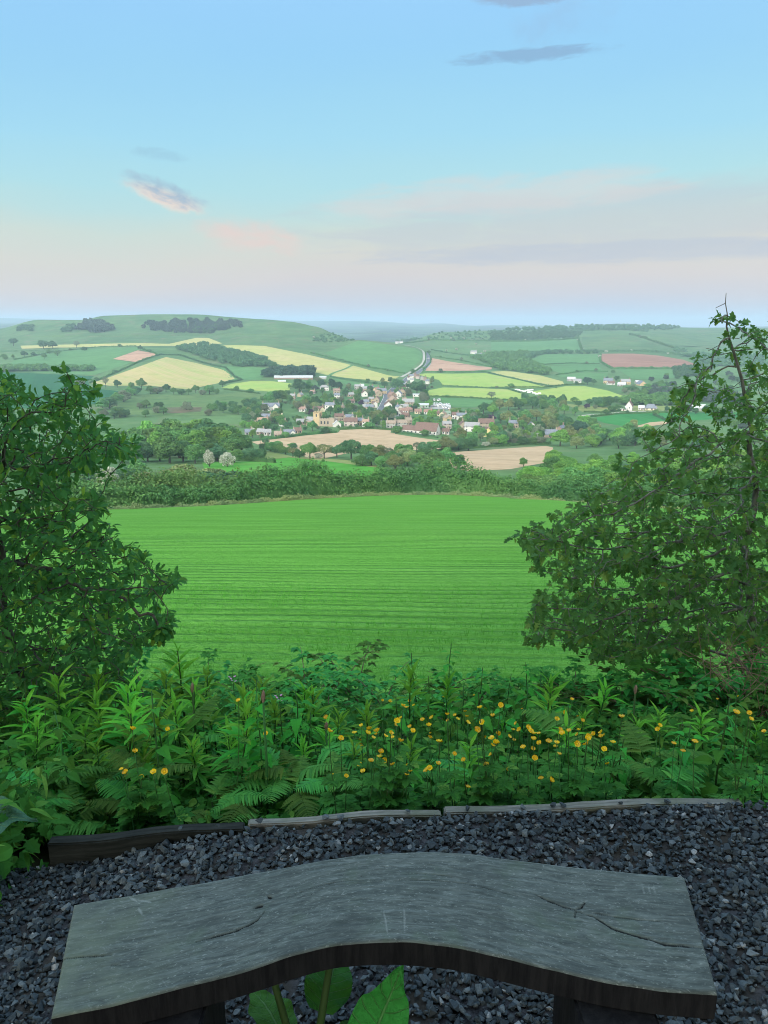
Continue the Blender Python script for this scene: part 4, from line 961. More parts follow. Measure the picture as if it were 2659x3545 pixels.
for i, (px, py, w_, wl, rf, rel) in enumerate([(1350, 125, 60, 'white', 'slate', 'highest on the hill beside the road'), (1400, 112, 55, 'brick', 'red', 'highest red one on the hill beside the road'), (1440, 132, 50, 'pink', 'brown', 'among the top houses by the limefield'),
        (1320, 150, 50, 'white', 'brown', 'next to the road as it starts to climb'), (1355, 185, 46, 'white', 'grey', 'just above the big dark trees'), (1500, 150, 48, 'grey', 'slate', 'in the top gardens under the lime field'), (1575, 205, 46, 'white', 'slate', 'rightmost of the top houses'),
        (1545, 160, 42, 'brick', 'brown', 'in the top gardens by a bush')]):
    Hh('b', px, py, w_, wl, rf, rel, 'g' if i % 2 else 'r')
# centre and right of the village
Hh('c', 768, 190, 74, 'white', 'red', 'left of the copper coloured roof', 'g')
Hh('c', 845, 194, 115, 'brick', 'brown', 'under the red roofs', rows=1)
Hh('c', 1280, 168, 112, 'cream', 'brown', 'below the rightmost red roof', rows=1)
Hh('c', 1385, 204, 72, 'cream', 'thatch', 'below the yard of motorhomes', 'g')
Hh('c', 1442, 192, 92, 'white', 'green', 'right below the yard of motorhomes')
Hh('c', 195, 304, 84, 'tan', 'slate', 'right of the pink terrace')
Hh('c', 278, 322, 84, 'white', 'orange', 'by the back corner of the sandy field')
Hh('c', 640, 342, 132, 'grey', 'thatch', 'at the back of the sandy field', noun='cottage', yaw=-8, chim=2)
Hh('c', 792, 334, 145, 'grey', 'thatch', 'left of the big white hall', noun='long cottage', yaw=6)
Hh('c', 745, 272, 92, 'stone', 'slate', 'behind the long thatched cottage')
Hh('c', 885, 300, 95, 'stone', 'thatch', 'up behind the left wing of the white hall', yaw=12)
Hh('c', 450, 300, 100, 'grey', 'slate', 'between the orange roof and the thatched cottage', rows=1)
Hh('c', 1440, 352, 122, 'pink', 'grey', 'right of the big white hall')
Hh('c', 1430, 432, 74, 'white', 'brown', 'in front of the pink house by the hall', rows=1)
Hh('c', 1450, 262, 84, 'honey', 'thatch', 'up behind the pink house by the hall', 'g')
Hh('c', 1565, 212, 92, 'white', 'brown', 'left of the slate roof near the copper beech')
Hh('e', 345, 292, 84, 'stone', 'brown', 'right of the pink house, gable to the field', 'g')
Hh('e', 450, 312, 165, 'white', 'grey', 'long and low among the trees right of the hall', noun='long house', yaw=-8)
Hh('e', 612, 272, 175, 'stone', 'brown', 'stretching under the copper beech', noun='long house', yaw=2)
Hh('e', 628, 372, 92, 'yellow', 'brown', 'behind the hedge of the nearer sandy field', 'g', yaw=-14, extra='gabled ')
Hh('e', 930, 272, 112, 'stone', 'slate', 'among trees right of the copper beech', chim=2)
Hh('e', 1118, 292, 64, 'white', 'slate', 'among trees with a bright shrub beside it', 'g')
Hh('e', 1335, 382, 190, 'stone', 'slate', 'at the right end of the village', rows=1, noun='long house', yaw=3)
Hh('e', 1482, 352, 96, 'brick', 'slate', 'at the far right end of the village', 'g', yaw=-20)
Hh('e', 328, 182, 112, 'white', 'slate', 'left of the copper beech')
# farms on the right
Hh('f', 655, 197, 125, 'honey', 'slate', 'of the farm below the ploughed field', chim=2, yaw=-12, noun='farmhouse', name='farmhouse')
Hh('f', 690, 217, 100, 'white', 'brown', 'in front of the honey stone farmhouse', rows=1, yaw=18)
Hh('f', 900, 212, 130, 'honey', 'grey', 'in the middle of the stone farm', yaw=10, noun='farm building', name='farmhouse')
Hh('f', 850, 238, 110, 'grey', 'pale', 'in front of the middle farm building', rows=1, noun='barn', name='barn', chim=0, yaw=-20)
Hh('f', 1140, 232, 100, 'honey', 'slate', 'at the right end of the stone farm', 'g', rows=1, noun='barn', name='barn', chim=0, yaw=20)
Hh('f', 1070, 200, 60, 'grey', 'pale', 'between the farm buildings and the right-hand barn', rows=1, noun='shed', name='shed', chim=0)
Hh('f', 120, 165, 110, 'grey', 'pale', 'at the left end of the farm', rows=1, noun='barn', name='barn', chim=0, yaw=5, h=3)
Hh('f', 215, 190, 100, 'white', 'grey', 'beside the left-hand farm barn', rows=1, noun='shed', name='shed', chim=0, h=3)
Hh('f', 965, 588, 90, 'white', 'brown', 'beside the pale lane', 'g', yaw=-12, extra='gabled ', h=4.4, r=4.4)
Hh('f', 850, 592, 110, 'white', 'pale', 'left of the gabled house by the lane', rows=1, h=2.2, noun='outbuilding', chim=0)
Hh('f', 1270, 584, 165, 'cream', 'slate', 'along the pale lane, with a pale skylight', rows=1, hip=True, noun='bungalow', h=2.2, r=3.4, chim=0, yaw=0)
Hh('f', 1130, 582, 64, 'white', 'pale', 'between the gabled house and the bungalow', rows=1, noun='shed', name='shed', chim=0)
Hh('h', 75, 270, 34, 'white', 'grey', 'on the far saddle, left of a pair', noun='cottage', det=False)
Hh('h', 118, 266, 34, 'white', 'grey', 'on the far saddle, right of a pair', noun='cottage', det=False)
Hh('h', 875, 378, 60, 'white', 'grey', 'far up the valley among blossom', noun='cottage', det=False)
Hh('h', 925, 408, 70, 'white', 'slate', 'far up the valley, lower of a pair', noun='cottage', det=False)
Hh('3', 1350, 568, 90, 'pink', 'terracotta', 'seen through the right-hand tree', rows=1, noun='farm range', det=False)
Hh('3', 1250, 660, 80, 'grey', 'pale', 'behind the right-hand tree by the crop field', rows=1, noun='barn', name='barn', det=False, chim=0)
# the big white hall with its left wing
u, v = q('c', [(1165, 442)])[0]; x, y, z = hit(u, v, 200)
hall = empty('village_hall', (x, y + 5, float(ground(x, y + 4))), R(-24), 'big white hall with a huge brown roof facing the sandy field', 'hall', 'buildings of the village and the farms')
gable_wall(16.5, 9.5, 3.2, 5.2).build('wall', WALL['white'], hall); ro = gable_roof(16.5, 9.5, 3.2, 5.2).build('roof', ROOF['brown'], hall); windows(hall, 16.5, 9.5, 3.2, 6, 1, True)
lw = gable_wall(10.5, 6.0, 3.1, 2.6).build('wall', WALL['white'], hall, loc=(-13.2, -.6, 0)); lr = gable_roof(10.5, 6.0, 3.1, 2.6).build('roof', ROOF['brown'], hall, loc=(-13.2, -.6, .02))
for i in range(3): b = MB(); b.box((0, 0, 0), (1.1, .08, 1.2)); b.build('window', GLASS, hall, loc=(-16.5 + i * 2.9, -3.62, 1.6))
HOUSES.append((x, y, 20)); HOUSES.append((x - 12, y + 3, 12))
# the church
u, v = q('a', [(1066, 402)])[0]; x, y, z = hit(u, v, 200); z = float(ground(x, y + 6))
ch = empty('church', (x, y + 6, z), R(-14), 'honey stone church with a square battlemented tower', 'church')
def battlements(b, w, d, z0, n, s_=.55):
    for i in range(n):
        for sx in (-1, 1):
            px_ = -w / 2 + (i + .5) * w / n
            if i % 2 == 0: b.box((px_, sx * (d / 2 - .2), z0 + s_ / 2), (w / n, .4, s_))
            py_ = -d / 2 + (i + .5) * d / n
            if i % 2 == 0 and 0 < i < n - 1: b.box((sx * (w / 2 - .2), py_, z0 + s_ / 2), (.4, d / n, s_))
t = MB(); t.box((0, 0, 4.2), (4.9, 4.9, 12)); t.box((0, 0, 5.6), (5.2, 5.2, .3)); t.box((0, 0, 10.0), (5.3, 5.3, .4)); battlements(t, 5.3, 5.3, 10.2, 7, .8); t.box((2.3, 2.3, 5.4), (1.6, 1.6, 11.6))
t.build('tower', WALL['honey'], ch)
for xx, yy, dd in ((0, -2.46, (.9, .08, 1.9)), (2.46, 0, (.08, .9, 1.9))):
    b = MB(); b.box((0, 0, 0), dd); b.box((0, 0, 1.1), (dd[0] * .6, dd[1] * .99, .5)); b.build('window', GLASS, ch, loc=(xx, yy, 8.2))
nv = MB(); nv.box((9.2, 1.0, 2.2), (13, 8, 7.4)); battlements(nv, 1, 1, -9, 1); 
for i in range(7): nv.box((3.2 + i * 2.0, -2.8, 6.2), (1.0, .4, .7))
nv.box((13.0, -2.2, 2.6), (4.6, 5, 8.2)); 
for i in range(4): nv.box((11.2 + i * 1.2, -4.5, 7.0), (.6, .4, .7))
nv.build('nave', WALL['stone'], ch)
for i in range(3): b = MB(); b.box((0, 0, 0), (1.1, .08, 2.2)); b.build('window', GLASS, ch, loc=(4.2 + i * 2.7, -3.02, 3.0))
po = gable_wall(5.5, 6.5, 4.4, 2.4).build('porch', WALL['stone'], ch, loc=(-5.6, .5, 0)); gable_roof(5.5, 6.5, 4.4, 2.4).build('roof', ROOF['grey'], ch, loc=(-5.6, .5, 0))
HOUSES.append((x, y, 16)); HOUSES.append((x + 9, y, 16))

# ------------------------------------------------------------------ motorhomes, caravans, cars
def van_mesh(kind):
    b = MB()
    if kind == 'motorhome':
        b.box((0, .3, 1.75), (2.2, 5.2, 2.3)); b.box((0, -2.9, 1.35), (2.0, 1.3, 1.5)); b.box((0, -2.4, 2.45), (2.1, 1.4, .8))
    elif kind == 'caravan':
        b.box((0, 0, 1.5), (2.2, 4.6, 1.9)); b.box((0, 0, 2.5), (1.9, 4.0, .25)); b.box((0, -2.35, 1.3), (2.0, .5, 1.2)); b.box((0, -3.2, .55), (.15, 1.4, .12))
    else:
        b.box((0, .2, 1.2), (1.9, 4.2, 1.6)); b.box((0, -2.2, .95), (1.8, 1.1, .9)); b.box((0, .3, 2.05), (1.7, 3.9, .2))
    return b.mesh(kind, VANW)
def van(kind, x, y, rz, label, cat, group):
    if kind not in PROTO:
        w_ = MB(); w_.box((0, 0, 0), (1.9, .08, .8))
        wh = MB(); a = [(math.cos(t_) * .36, math.sin(t_) * .36) for t_ in np.linspace(0, 2 * math.pi, 10, endpoint=False)]
        wh.add([(-.12, p[0], p[1]) for p in a] + [(.12, p[0], p[1]) for p in a] + [(-.12, 0, 0), (.12, 0, 0)], [(i, (i + 1) % 10, 10 + (i + 1) % 10, 10 + i) for i in range(10)] + [((i + 1) % 10, i, 20) for i in range(10)] + [(10 + i, 10 + (i + 1) % 10, 21) for i in range(10)])
        PROTO[kind] = (van_mesh(kind), w_.mesh('windscreen', VAND), wh.mesh('wheel', VAND))
    bd, ws, wh = PROTO[kind]
    e = empty({'motorhome': 'motorhome', 'caravan': 'caravan', 'van': 'delivery_van'}[kind], (x, y, float(ground(x, y)) + .15), rz, label, cat, group)
    if kind != 'van': e.scale = (.75, .75, .72)
    link('body', bd, e); link('windscreen', ws, e, (0, {'motorhome': -3.13, 'caravan': -2.64, 'van': -2.30}[kind] + (.3 if kind == 'van' else 0), {'motorhome': 2.5, 'caravan': 1.65, 'van': 1.75}[kind]))
    for sx in (-1, 1):
        for sy in ((-2.0, 1.8) if kind != 'caravan' else (.2,)): link('wheel', wh, e, (sx * .98, sy, .36))
    return e
vr = random.Random(4)
YD = [(355, 530), (390, 512), (405, 528), (432, 505), (440, 530), (470, 508), (476, 532), (505, 512), (520, 505), (535, 518), (552, 536), (560, 550), (575, 512), (590, 535), (596, 552), (612, 512), (622, 530), (630, 550), (640, 520), (655, 545), (640, 565), (430, 448), (480, 452), (505, 446)]
for px, py in YD:
    x, y, z = hit(*q('d', [(px, py)])[0], 200); van('motorhome', x, y, R(vr.uniform(-8, 8)), 'white motorhome parked in the packed yard behind the red roofs', 'motorhome', 'motorhomes parked in the yard')
CV = [(150, 540), (165, 542), (182, 547), (198, 550), (212, 546), (226, 556), (240, 552), (256, 560), (224, 543), (244, 541), (272, 566), (290, 563)]
for px, py in CV:
    x, y, z = hit(*q('3', [(px, py)])[0], 200); van('caravan', x, y, R(vr.uniform(70, 110)), 'white caravan in the row beside the lime field', 'caravan', 'caravans on the field site')
x, y, z = hit(*q('h', [(402, 432)])[0], 200); van('van', x, y, R(8), 'white van on the road climbing the hill', 'van', None)
x, y, z = hit(1334, 1394, 200); van('van', x + 1.8, y, R(-10), 'pale van on the main road through the village', 'van', None)

# ------------------------------------------------------------------ poles
def pole(z_, px, py, top, label, mat=POLE, arm=True):
    u, v = q(z_, [(px, py)])[0]; x, y, z = hit(u, v, 130); h = max(6.5, (py - top) * ZM[z_][2] * y / F)
    e = empty('utility_pole', (x, y, z), 0, label, 'pole', 'poles along the fields')
    b = MB(); b.tube([(0, 0, -.5), (0, 0, h)], [.17, .12], 8); b.build('shaft', mat, e)
    if arm:
        b = MB(); b.box((0, 0, h - .5), (1.7, .12, .14))
        for s_ in (-.75, 0, .75): b.box((s_, 0, h - .32), (.1, .1, .22))
        b.build('crossarm', mat, e)
pole('5', 240, 692, 628, 'wooden pole at the left tip of the sandy field', POLE)
pole('c', 495, 352, 228, 'pale pole left of two behind the sandy field', POLEG)
pole('c', 573, 352, 250, 'pale pole beside the thatched cottage', POLEG)
pole('e', 1190, 442, 358, 'pale pole beside the long slate house on the right', POLEG)
pole('e', 1608, 402, 345, 'white pole beside the dark cedar on the right', POLEG, False)
pole('f', 600, 1030, 930, 'white post beside the flowering hawthorn on the right', POLEG, False)

# ------------------------------------------------------------------ trees one can tell apart
def ta(z_, px, py, hz, kind, leaf, label, w=1.0, group=None, **kw):
    u, v = q(z_, [(px, py)])[0]; return tree_at(kind, leaf, u, v, hz * ZM[z_][2], label, group, w, **kw)
def ttop(kind, leaf, u, vtop, y, label, group=None, w=1.0, hmin=3.0, **kw):
    """a tree at distance y whose top reaches photo row vtop (its foot is hidden)"""
    s, t = ray(u, vtop); x = t * y; h = max(hmin, CAMZ + s * y - float(ground(x, y)))
    return tree(kind, leaf, x, y, h, label, group, w, **kw)
BG = 'trees of the belt before the sandy fields'
for a in [(648, 800, 155, 'round', 'mid', 'leftmost leafy tree of the belt before the sandy field'), (765, 802, 150, 'thin', 'olive', 'thin brownish tree with dead ivy second in the belt'), (868, 790, 118, 'round', 'dark', 'small dark tree between the thin one and the great oak'),
          (985, 805, 190, 'wide', 'dark', 'great dark spreading oak rising above the belt'), (1125, 815, 165, 'round', 'mid', 'full green tree right of the great oak'), (1205, 838, 175, 'tall', 'olive', 'tall yellowish tree in the middle of the belt'),
          (1290, 812, 125, 'thin', 'grey', 'thin greyish tree behind the belt'), (1402, 812, 142, 'round', 'olive', 'rounded olive tree against the sandy field'), (1150, 858, 140, 'round', 'dark', 'low dark tree at the front of the belt'),
          (1240, 866, 115, 'bush', 'mid', 'bushy green growth at the front of the belt'), (1335, 864, 150, 'round', 'mid', 'green tree at the front right of the belt'), (1445, 858, 170, 'round', 'olive', 'large pale tree at the right of the belt'),
          (1545, 868, 145, 'round', 'mid', 'tree at the corner of the nearer sandy field'), (1610, 880, 105, 'bush', 'olive', 'low pale bush at the corner of the nearer sandy field'), (1080, 860, 120, 'bush', 'mid', 'bush under the full green tree'), (720, 800, 58, 'bush', 'blossom', 'white flowering hawthorn at the foot of the belt')]:
    ta('5', *a, w=1.3, group=BG, n=4200)
BU = 'bushes at the left of the sandy field'
for a in [(268, 725, 70, 'bush', 'dark', 'leftmost bush beside the wooden pole'), (325, 742, 92, 'bush', 'mid', 'second bush beside the sandy field'), (385, 755, 88, 'bush', 'mid', 'third and fullest bush beside the sandy field'), (445, 765, 82, 'bush', 'mid', 'fourth bush beside the sandy field'),
          (508, 788, 92, 'thin', 'olive', 'thin bare-branched little tree beside the bushes'), (562, 795, 82, 'bush', 'dark', 'dark bush at the end of the bush row')]:
    ta('5', *a, w=1.3, group=BU, n=3600)
for a in [(70, 812, 105, 'bush', 'olive', 'brownish bush at the corner of the bright green field'), (165, 815, 130, 'bush', 'dark', 'dark thorn bush at the corner of the bright green field'), (228, 808, 118, 'bush', 'dark', 'second dark thorn bush at the field corner')]:
    ta('5', *a, w=1.3, n=3600, group='thorn bushes at the corner of the bright green field')
BB = 'trees between the two sandy fields'
for a in [(338, 735, 82, 'thin', 'grey', 'greyish bush left between the two sandy fields'), (402, 752, 100, 'bush', 'dark', 'dark bush left between the two sandy fields'), (472, 748, 108, 'round', 'mid', 'first rounded tree between the sandy fields'), (590, 742, 138, 'round', 'olive', 'wide olive tree between the sandy fields'),
          (682, 735, 118, 'round', 'dark', 'dark tree behind the wide olive one'), (762, 735, 128, 'round', 'dark', 'dense dark tree left of the small hawthorn'), (902, 708, 62, 'bush', 'blossom', 'white hawthorn between the two sandy fields'), (965, 702, 90, 'round', 'olive', 'pale tree right of the white hawthorn'),
          (1032, 698, 112, 'round', 'bright', 'fresh green tree right of the pale one'), (1130, 688, 72, 'bush', 'grey', 'grey bush along the lane behind the sandy field'), (1205, 688, 82, 'bush', 'dark', 'dark bush along the lane behind the sandy field'), (1285, 684, 78, 'bush', 'mid', 'green bush along the lane behind the sandy field'), (1345, 682, 84, 'bush', 'grey', 'greyish bush by the pale pole')]:
    ta('6', *a, w=1.35, group=BB, n=3600)
for a in [('5', 1365, 245, 122, 'wide', 'dark', 'huge dark tree where the road disappears', 1.1), ('5', 1525, 278, 128, 'wide', 'dark', 'huge dark tree right of the road', 1.15), ('5', 1565, 270, 90, 'round', 'plantation', 'dull purplish tree beside the huge dark one', 1.0),
          ('5', 828, 236, 105, 'tall', 'conifer', 'tall dark pine above the hipped white house', 1.1), ('5', 885, 242, 85, 'round', 'conifer', 'second dark pine above the hipped white house', 1.1), ('5', 742, 222, 85, 'round', 'conifer', 'dark pine at the end of the long barn', 1.0), ('5', 560, 255, 125, 'round', 'dark', 'big dark tree below the long barn', 1.2),
          ('5', 640, 248, 95, 'round', 'mid', 'green tree below the middle of the long barn', 1.1), ('5', 690, 255, 66, 'round', 'plantation', 'dull brown tree below the long barn', 1.1), ('5', 420, 336, 112, 'round', 'mid', 'big tree beside the small lime field', 1.1), ('5', 310, 350, 112, 'round', 'mid', 'broad tree left of the small lime field edge', 1.1), ('5', 365, 345, 120, 'tall', 'dark', 'tall tree among those by the small lime field', 1.1),
          ('5', 625, 378, 115, 'round', 'mid', 'pale green full tree in the upper village', 1.05), ('5', 702, 388, 115, 'round', 'dark', 'dark full tree in the upper village', 1.0), ('5', 775, 368, 75, 'round', 'mid', 'tree beside the white house near the pines', 1.0), ('5', 1192, 488, 105, 'wide', 'olive', 'wide yellowish tree at the foot of the road', 1.1), ('5', 1258, 482, 90, 'round', 'olive', 'rounded yellowish tree at the foot of the road', 1.1),
          ('5', 1050, 470, 62, 'round', 'bright', 'small fresh green tree left of the road foot', 1.0), ('5', 1342, 465, 72, 'round', 'purple', 'small copper beech near the road foot', 1.1), ('5', 1065, 372, 62, 'round', 'purple', 'dark plum tree in the middle of the village', 1.0), ('5', 470, 562, 80, 'round', 'dark', 'round dark tree left of the church', 1.1), ('5', 665, 462, 80, 'round', 'purple', 'dark purplish tree behind the church tower', 1.0),
          ('5', 778, 528, 105, 'round', 'dark', 'dark tree at the right shoulder of the church', 1.1), ('5', 1500, 415, 62, 'round', 'conifer', 'round clipped dark tree by the red roofs', 1.2), ('6', 930, 512, 92, 'wide', 'purple', 'big copper beech right of the village', 1.2), ('6', 852, 486, 72, 'thin', 'grey', 'leafless pinkish tree left of the copper beech', 1.0), ('6', 945, 540, 62, 'round', 'bright', 'small bright tree in front of the copper beech', 1.1),
          ('6', 952, 312, 76, 'thin', 'grey', 'lone bare spreading oak in the lime field', 1.5), ('6', 1224, 326, 78, 'wide', 'dark', 'round dark oak beside the caravans', 1.1), ('6', 1340, 332, 56, 'round', 'grey', 'greyish tree right of the caravans', 1.0), ('6', 1390, 334, 62, 'round', 'mid', 'first of three trees right of the caravans', 1.1), ('6', 1445, 334, 66, 'round', 'dark', 'second of three trees right of the caravans', 1.1), ('6', 1540, 336, 70, 'round', 'dark', 'third of three trees right of the caravans', 1.1),
          ('7', 228, 566, 138, 'wide', 'conifer', 'dark layered cedar on the right of the village', .95), ('7', 262, 602, 105, 'round', 'mid', 'green tree in front of the dark cedar', 1.0), ('7', 395, 612, 66, 'bush', 'blossom', 'rounded white flowering hawthorn beyond the near wood', 1.2), ('7', 288, 362, 48, 'round', 'purple', 'small round purple tree in the meadow', 1.3), ('7', 350, 362, 42, 'bush', 'grey', 'small pale bush beside the purple tree', 1.0),
          ('f', 640, 545, 195, 'wide', 'dark', 'big dark tree at the corner of the lime field', 1.1), ('f', 560, 540, 110, 'bush', 'mid', 'bushy tree left of the big dark one', 1.4), ('f', 780, 590, 110, 'round', 'mid', 'tree just left of the white gabled house', 1.2), ('f', 665, 550, 55, 'bush', 'grey', 'small pale willow below the big dark tree', 1.3),
          ('f', 345, 215, 135, 'wide', 'conifer', 'dark spreading pine left of the farmhouse', 1.1), ('f', 440, 215, 90, 'round', 'dark', 'dark tree between pine and farmhouse', 1.1), ('f', 770, 165, 92, 'round', 'dark', 'dark tree behind the stone farm', 1.2), ('f', 618, 180, 92, 'round', 'plantation', 'dull purple tree behind the farmhouse', .9), ('f', 715, 66, 72, 'round', 'dark', 'lone dark tree at the hedge corner above the farm', 1.2), ('f', 1480, 130, 95, 'round', 'mid', 'lone tree right of the stone farm', 1.0),
          ('1', 752, 556, 56, 'round', 'dark', 'dark round tree at the corner of the striped field', 1.2), ('1', 905, 572, 85, 'round', 'mid', 'tallest tree below the striped pale field', 1.0), ('1', 842, 568, 54, 'round', 'mid', 'tree left of the tallest below the striped field', 1.0), ('1', 1060, 585, 58, 'round', 'dark', 'first of three trees below the striped field', 1.2), ('1', 1250, 590, 56, 'round', 'mid', 'second of three trees below the striped field', 1.2), ('1', 1338, 600, 70, 'round', 'mid', 'third of three trees below the striped field', 1.2),
          ('1', 1420, 556, 52, 'round', 'dark', 'tree at the right corner of the striped field', 1.2), ('1', 676, 556, 80, 'thin', 'grey', 'half dead tree at the left tip of the striped field', .7), ('1', 278, 308, 62, 'round', 'dark', 'left of a pair of dark trees under the left hill', 1.2), ('1', 338, 308, 56, 'round', 'dark', 'right of a pair of dark trees under the left hill', 1.2), ('1', 88, 292, 58, 'wide', 'dark', 'dark tree far left under the hill', 1.1), ('1', 490, 304, 54, 'thin', 'grey', 'thin leaning tree right of the dark pair', 1.1),
          ('1', 895, 322, 40, 'round', 'dark', 'small dark tree at the hedge junction', 1.0), ('1', 512, 566, 80, 'round', 'grey', 'greyish tree above the oak on the left', 1.2)]:
    ta(a[0], a[1], a[2], a[3], a[4], a[5], a[6], a[7])
TL = 'trees lining the rough pasture'
for i, (px, py, hz) in enumerate([(655, 700, 85), (700, 690, 95), (745, 672, 95), (790, 650, 88), (825, 628, 85), (862, 606, 72), (960, 596, 60), (1005, 596, 56), (1110, 600, 50), (1160, 602, 46), (1205, 602, 44), (1295, 604, 44), (1380, 600, 44), (800, 745, 60), (930, 745, 55), (1330, 735, 50)]):
    ta('1', px, py, hz, ('round', 'bush')[i % 2], ('mid', 'dark', 'mid', 'grey')[i % 4], 'tree in the line along the edge of the rough pasture', 1.3, TL)
# the round wood left of the village
RW = 'trees of the round wood'
prof = lambda u: float(np.interp(u, [330, 420, 480, 560, 650, 720, 780, 840, 880], [1490, 1478, 1455, 1434, 1428, 1430, 1450, 1492, 1535]))
wr = random.Random(8)
for i in range(15):
    u = 350 + i * 34 + wr.uniform(-10, 10); ttop('round', ('mid', 'bright', 'mid', 'dark')[i % 4], u, prof(u) + wr.uniform(-3, 10), wr.uniform(375, 410), 'leafy tree in the back row of the round wood', RW, 1.15, parts=True, n=4200)
for i in range(13):
    u = 360 + i * 37 + wr.uniform(-10, 10); ttop('round', ('mid', 'mid', 'bright')[i % 3], u, prof(u) + wr.uniform(22, 46), wr.uniform(340, 362), 'leafy tree in the middle row of the round wood', RW, 1.2, parts=True, n=4200)
for i in range(11):
    u = 380 + i * 42 + wr.uniform(-10, 10); ttop('round', ('dark', 'mid', 'hedge')[i % 3], u, max(1500, prof(u) + 62) + wr.uniform(0, 24), wr.uniform(308, 325), 'darker tree along the front of the round wood', RW, 1.25, parts=True, n=4200)
for u, vt, y_, lb in [(722, 1542, 290, 'white flowering hawthorn, left of two before the round wood'), (785, 1542, 290, 'white flowering hawthorn, right of two before the round wood'), (362, 1584, 220, 'white flowering hawthorn glimpsed beside the oak')]:
    ttop('bush', 'blossom', u, vt + 8, y_, lb, 'flowering hawthorns', .72, n=3600)
for i, (u, vt, y_, lf, w_) in enumerate([(250, 1560, 260, 'mid', 1.2), (300, 1590, 230, 'dark', 1.2), (420, 1600, 250, 'dark', 1.3), (470, 1580, 260, 'mid', 1.3), (150, 1540, 260, 'mid', 1.2), (60, 1520, 260, 'mid', 1.2)]):
    ttop('bush', lf, u, vt, y_, 'dark bush in the dip before the round wood', 'bushes before the round wood', w_)
# scrub on the near slope behind the hedge
SB = 'scrub bushes behind the long hedge'
for u, vt, y_, k_, lf, w_, lb in [(610, 1578, 160, 'bush', 'olive', 1.5, 'tallest brownish scrub bush behind the long hedge'), (680, 1580, 158, 'bush', 'olive', 1.3, 'brownish scrub bush right of the tallest'), (540, 1602, 160, 'bush', 'olive', 1.5, 'olive scrub bush left of the tallest'), (470, 1618, 158, 'bush', 'hedge', 1.5, 'low olive scrub second from the left'),
          (400, 1640, 150, 'bush', 'hedge', 1.5, 'low olive scrub at the left'), (730, 1612, 155, 'bush', 'dark', 1.3, 'dark scrub bush at the right of the brown ones'), (800, 1614, 140, 'bush', 'conifer', 1.6, 'very dark bush by the bright green field'), (850, 1640, 138, 'bush', 'conifer', 1.4, 'smaller very dark bush by the bright green field'),
          (610, 1645, 108, 'round', 'bright', 1.2, 'fresh green tree standing in the long hedge'), (720, 1655, 106, 'bush', 'mid', 1.6, 'wide green bush standing in the long hedge'), (500, 1668, 104, 'bush', 'mid', 1.6, 'green bush at the left of the long hedge'), (400, 1672, 100, 'bush', 'hedge', 1.7, 'bush at the left end of the long hedge'), (300, 1668, 98, 'bush', 'hedge', 1.7, 'bush beside the oak in the long hedge'), (200, 1660, 98, 'bush', 'hedge', 1.6, 'bush half hidden by the oak'),
          (920, 1658, 122, 'bush', 'mid', 1.2, 'rounded bush in the middle left of the long hedge'), (1790, 1650, 128, 'bush', 'olive', 1.3, 'olive bush on the right of the long hedge'), (1850, 1660, 124, 'bush', 'mid', 1.4, 'green bush on the right of the long hedge')]:
    ttop(k_, lf, u, vt, y_, lb, SB, w_, 2.5, n=5200)
# the near wood on the right
NW = 'trees of the near wood on the right'
wr = random.Random(21)
for j, (y0, v0, cnt, lfs, lb) in enumerate([(285, 1548, 13, ('bright', 'bright', 'olive', 'mid'), 'tree in the back row of the near right wood'), (225, 1572, 13, ('bright', 'bright', 'mid'), 'tree in the middle row of the near right wood'), (175, 1612, 12, ('bright', 'mid', 'hedge'), 'tree in the third row of the near right wood'), (140, 1655, 12, ('mid', 'hedge', 'dark'), 'bushy tree along the front of the near right wood')]):
    for i in range(cnt):
        u = 1790 + (i + .5) * 960 / cnt + wr.uniform(-20, 20)
        vt = v0 + max(0, (1900 - u)) * .28 + wr.uniform(-14, 18)
        ttop(wr.choice(('round', 'round', 'tall', 'bush')) if j < 3 else 'bush', wr.choice(lfs), u, vt, y0 + wr.uniform(-14, 14), lb, NW, 1.3, 3.0, n=7000)
# garden trees through the village, and the wood to its right
def clear(x, y):
    return any(abs(x - hx) < hw * .42 + 1.2 and -8 < y - hy < 4 for hx, hy, hw in HOUSES) or any((x - a) ** 2 + (y - b_) ** 2 < (c_ * .6) ** 2 for a, b_, c_ in TREES) or (len(RA) and np.min((RA[:, 0] - x) ** 2 + (RA[:, 1] - y) ** 2) < 64)
vp = [(840, 1500), (850, 1440), (900, 1400), (960, 1370), (1000, 1340), (1080, 1310), (1180, 1335), (1300, 1345), (1340, 1310), (1420, 1320), (1500, 1312), (1525, 1345), (1470, 1370), (1500, 1440), (1600, 1440), (1900, 1490), (1890, 1535), (1640, 1548), (1530, 1515), (1400, 1485), (1180, 1485), (1050, 1500), (880, 1522)]
wr = random.Random(31)
for x, y in scatter(vp, 210, 300, 5.0, 41, clear):
    lf = wr.choice(('mid', 'mid', 'dark', 'mid', 'olive', 'dark', 'bright', 'grey')); tree(wr.choice(('round', 'round', 'tall', 'bush')), lf, x, y, wr.uniform(6.0, 10.5), 'garden tree among the village houses', 'garden trees in the village', 1.1, n=1400)
for x, y in scatter([(1570, 1440), (1640, 1425), (1700, 1402), (1860, 1400), (1990, 1412), (2000, 1460), (2080, 1490), (2250, 1500), (2300, 1540), (2000, 1550), (1900, 1500), (1700, 1470)], 62, 300, 8, 43, clear):
    lf = wr.choice(('mid', 'mid', 'dark', 'bright', 'olive')); tree(wr.choice(('round', 'round', 'tall')), lf, x, y, wr.uniform(8, 13), 'tree of the wood at the right of the village', 'trees right of the village', 1.15, n=1400)
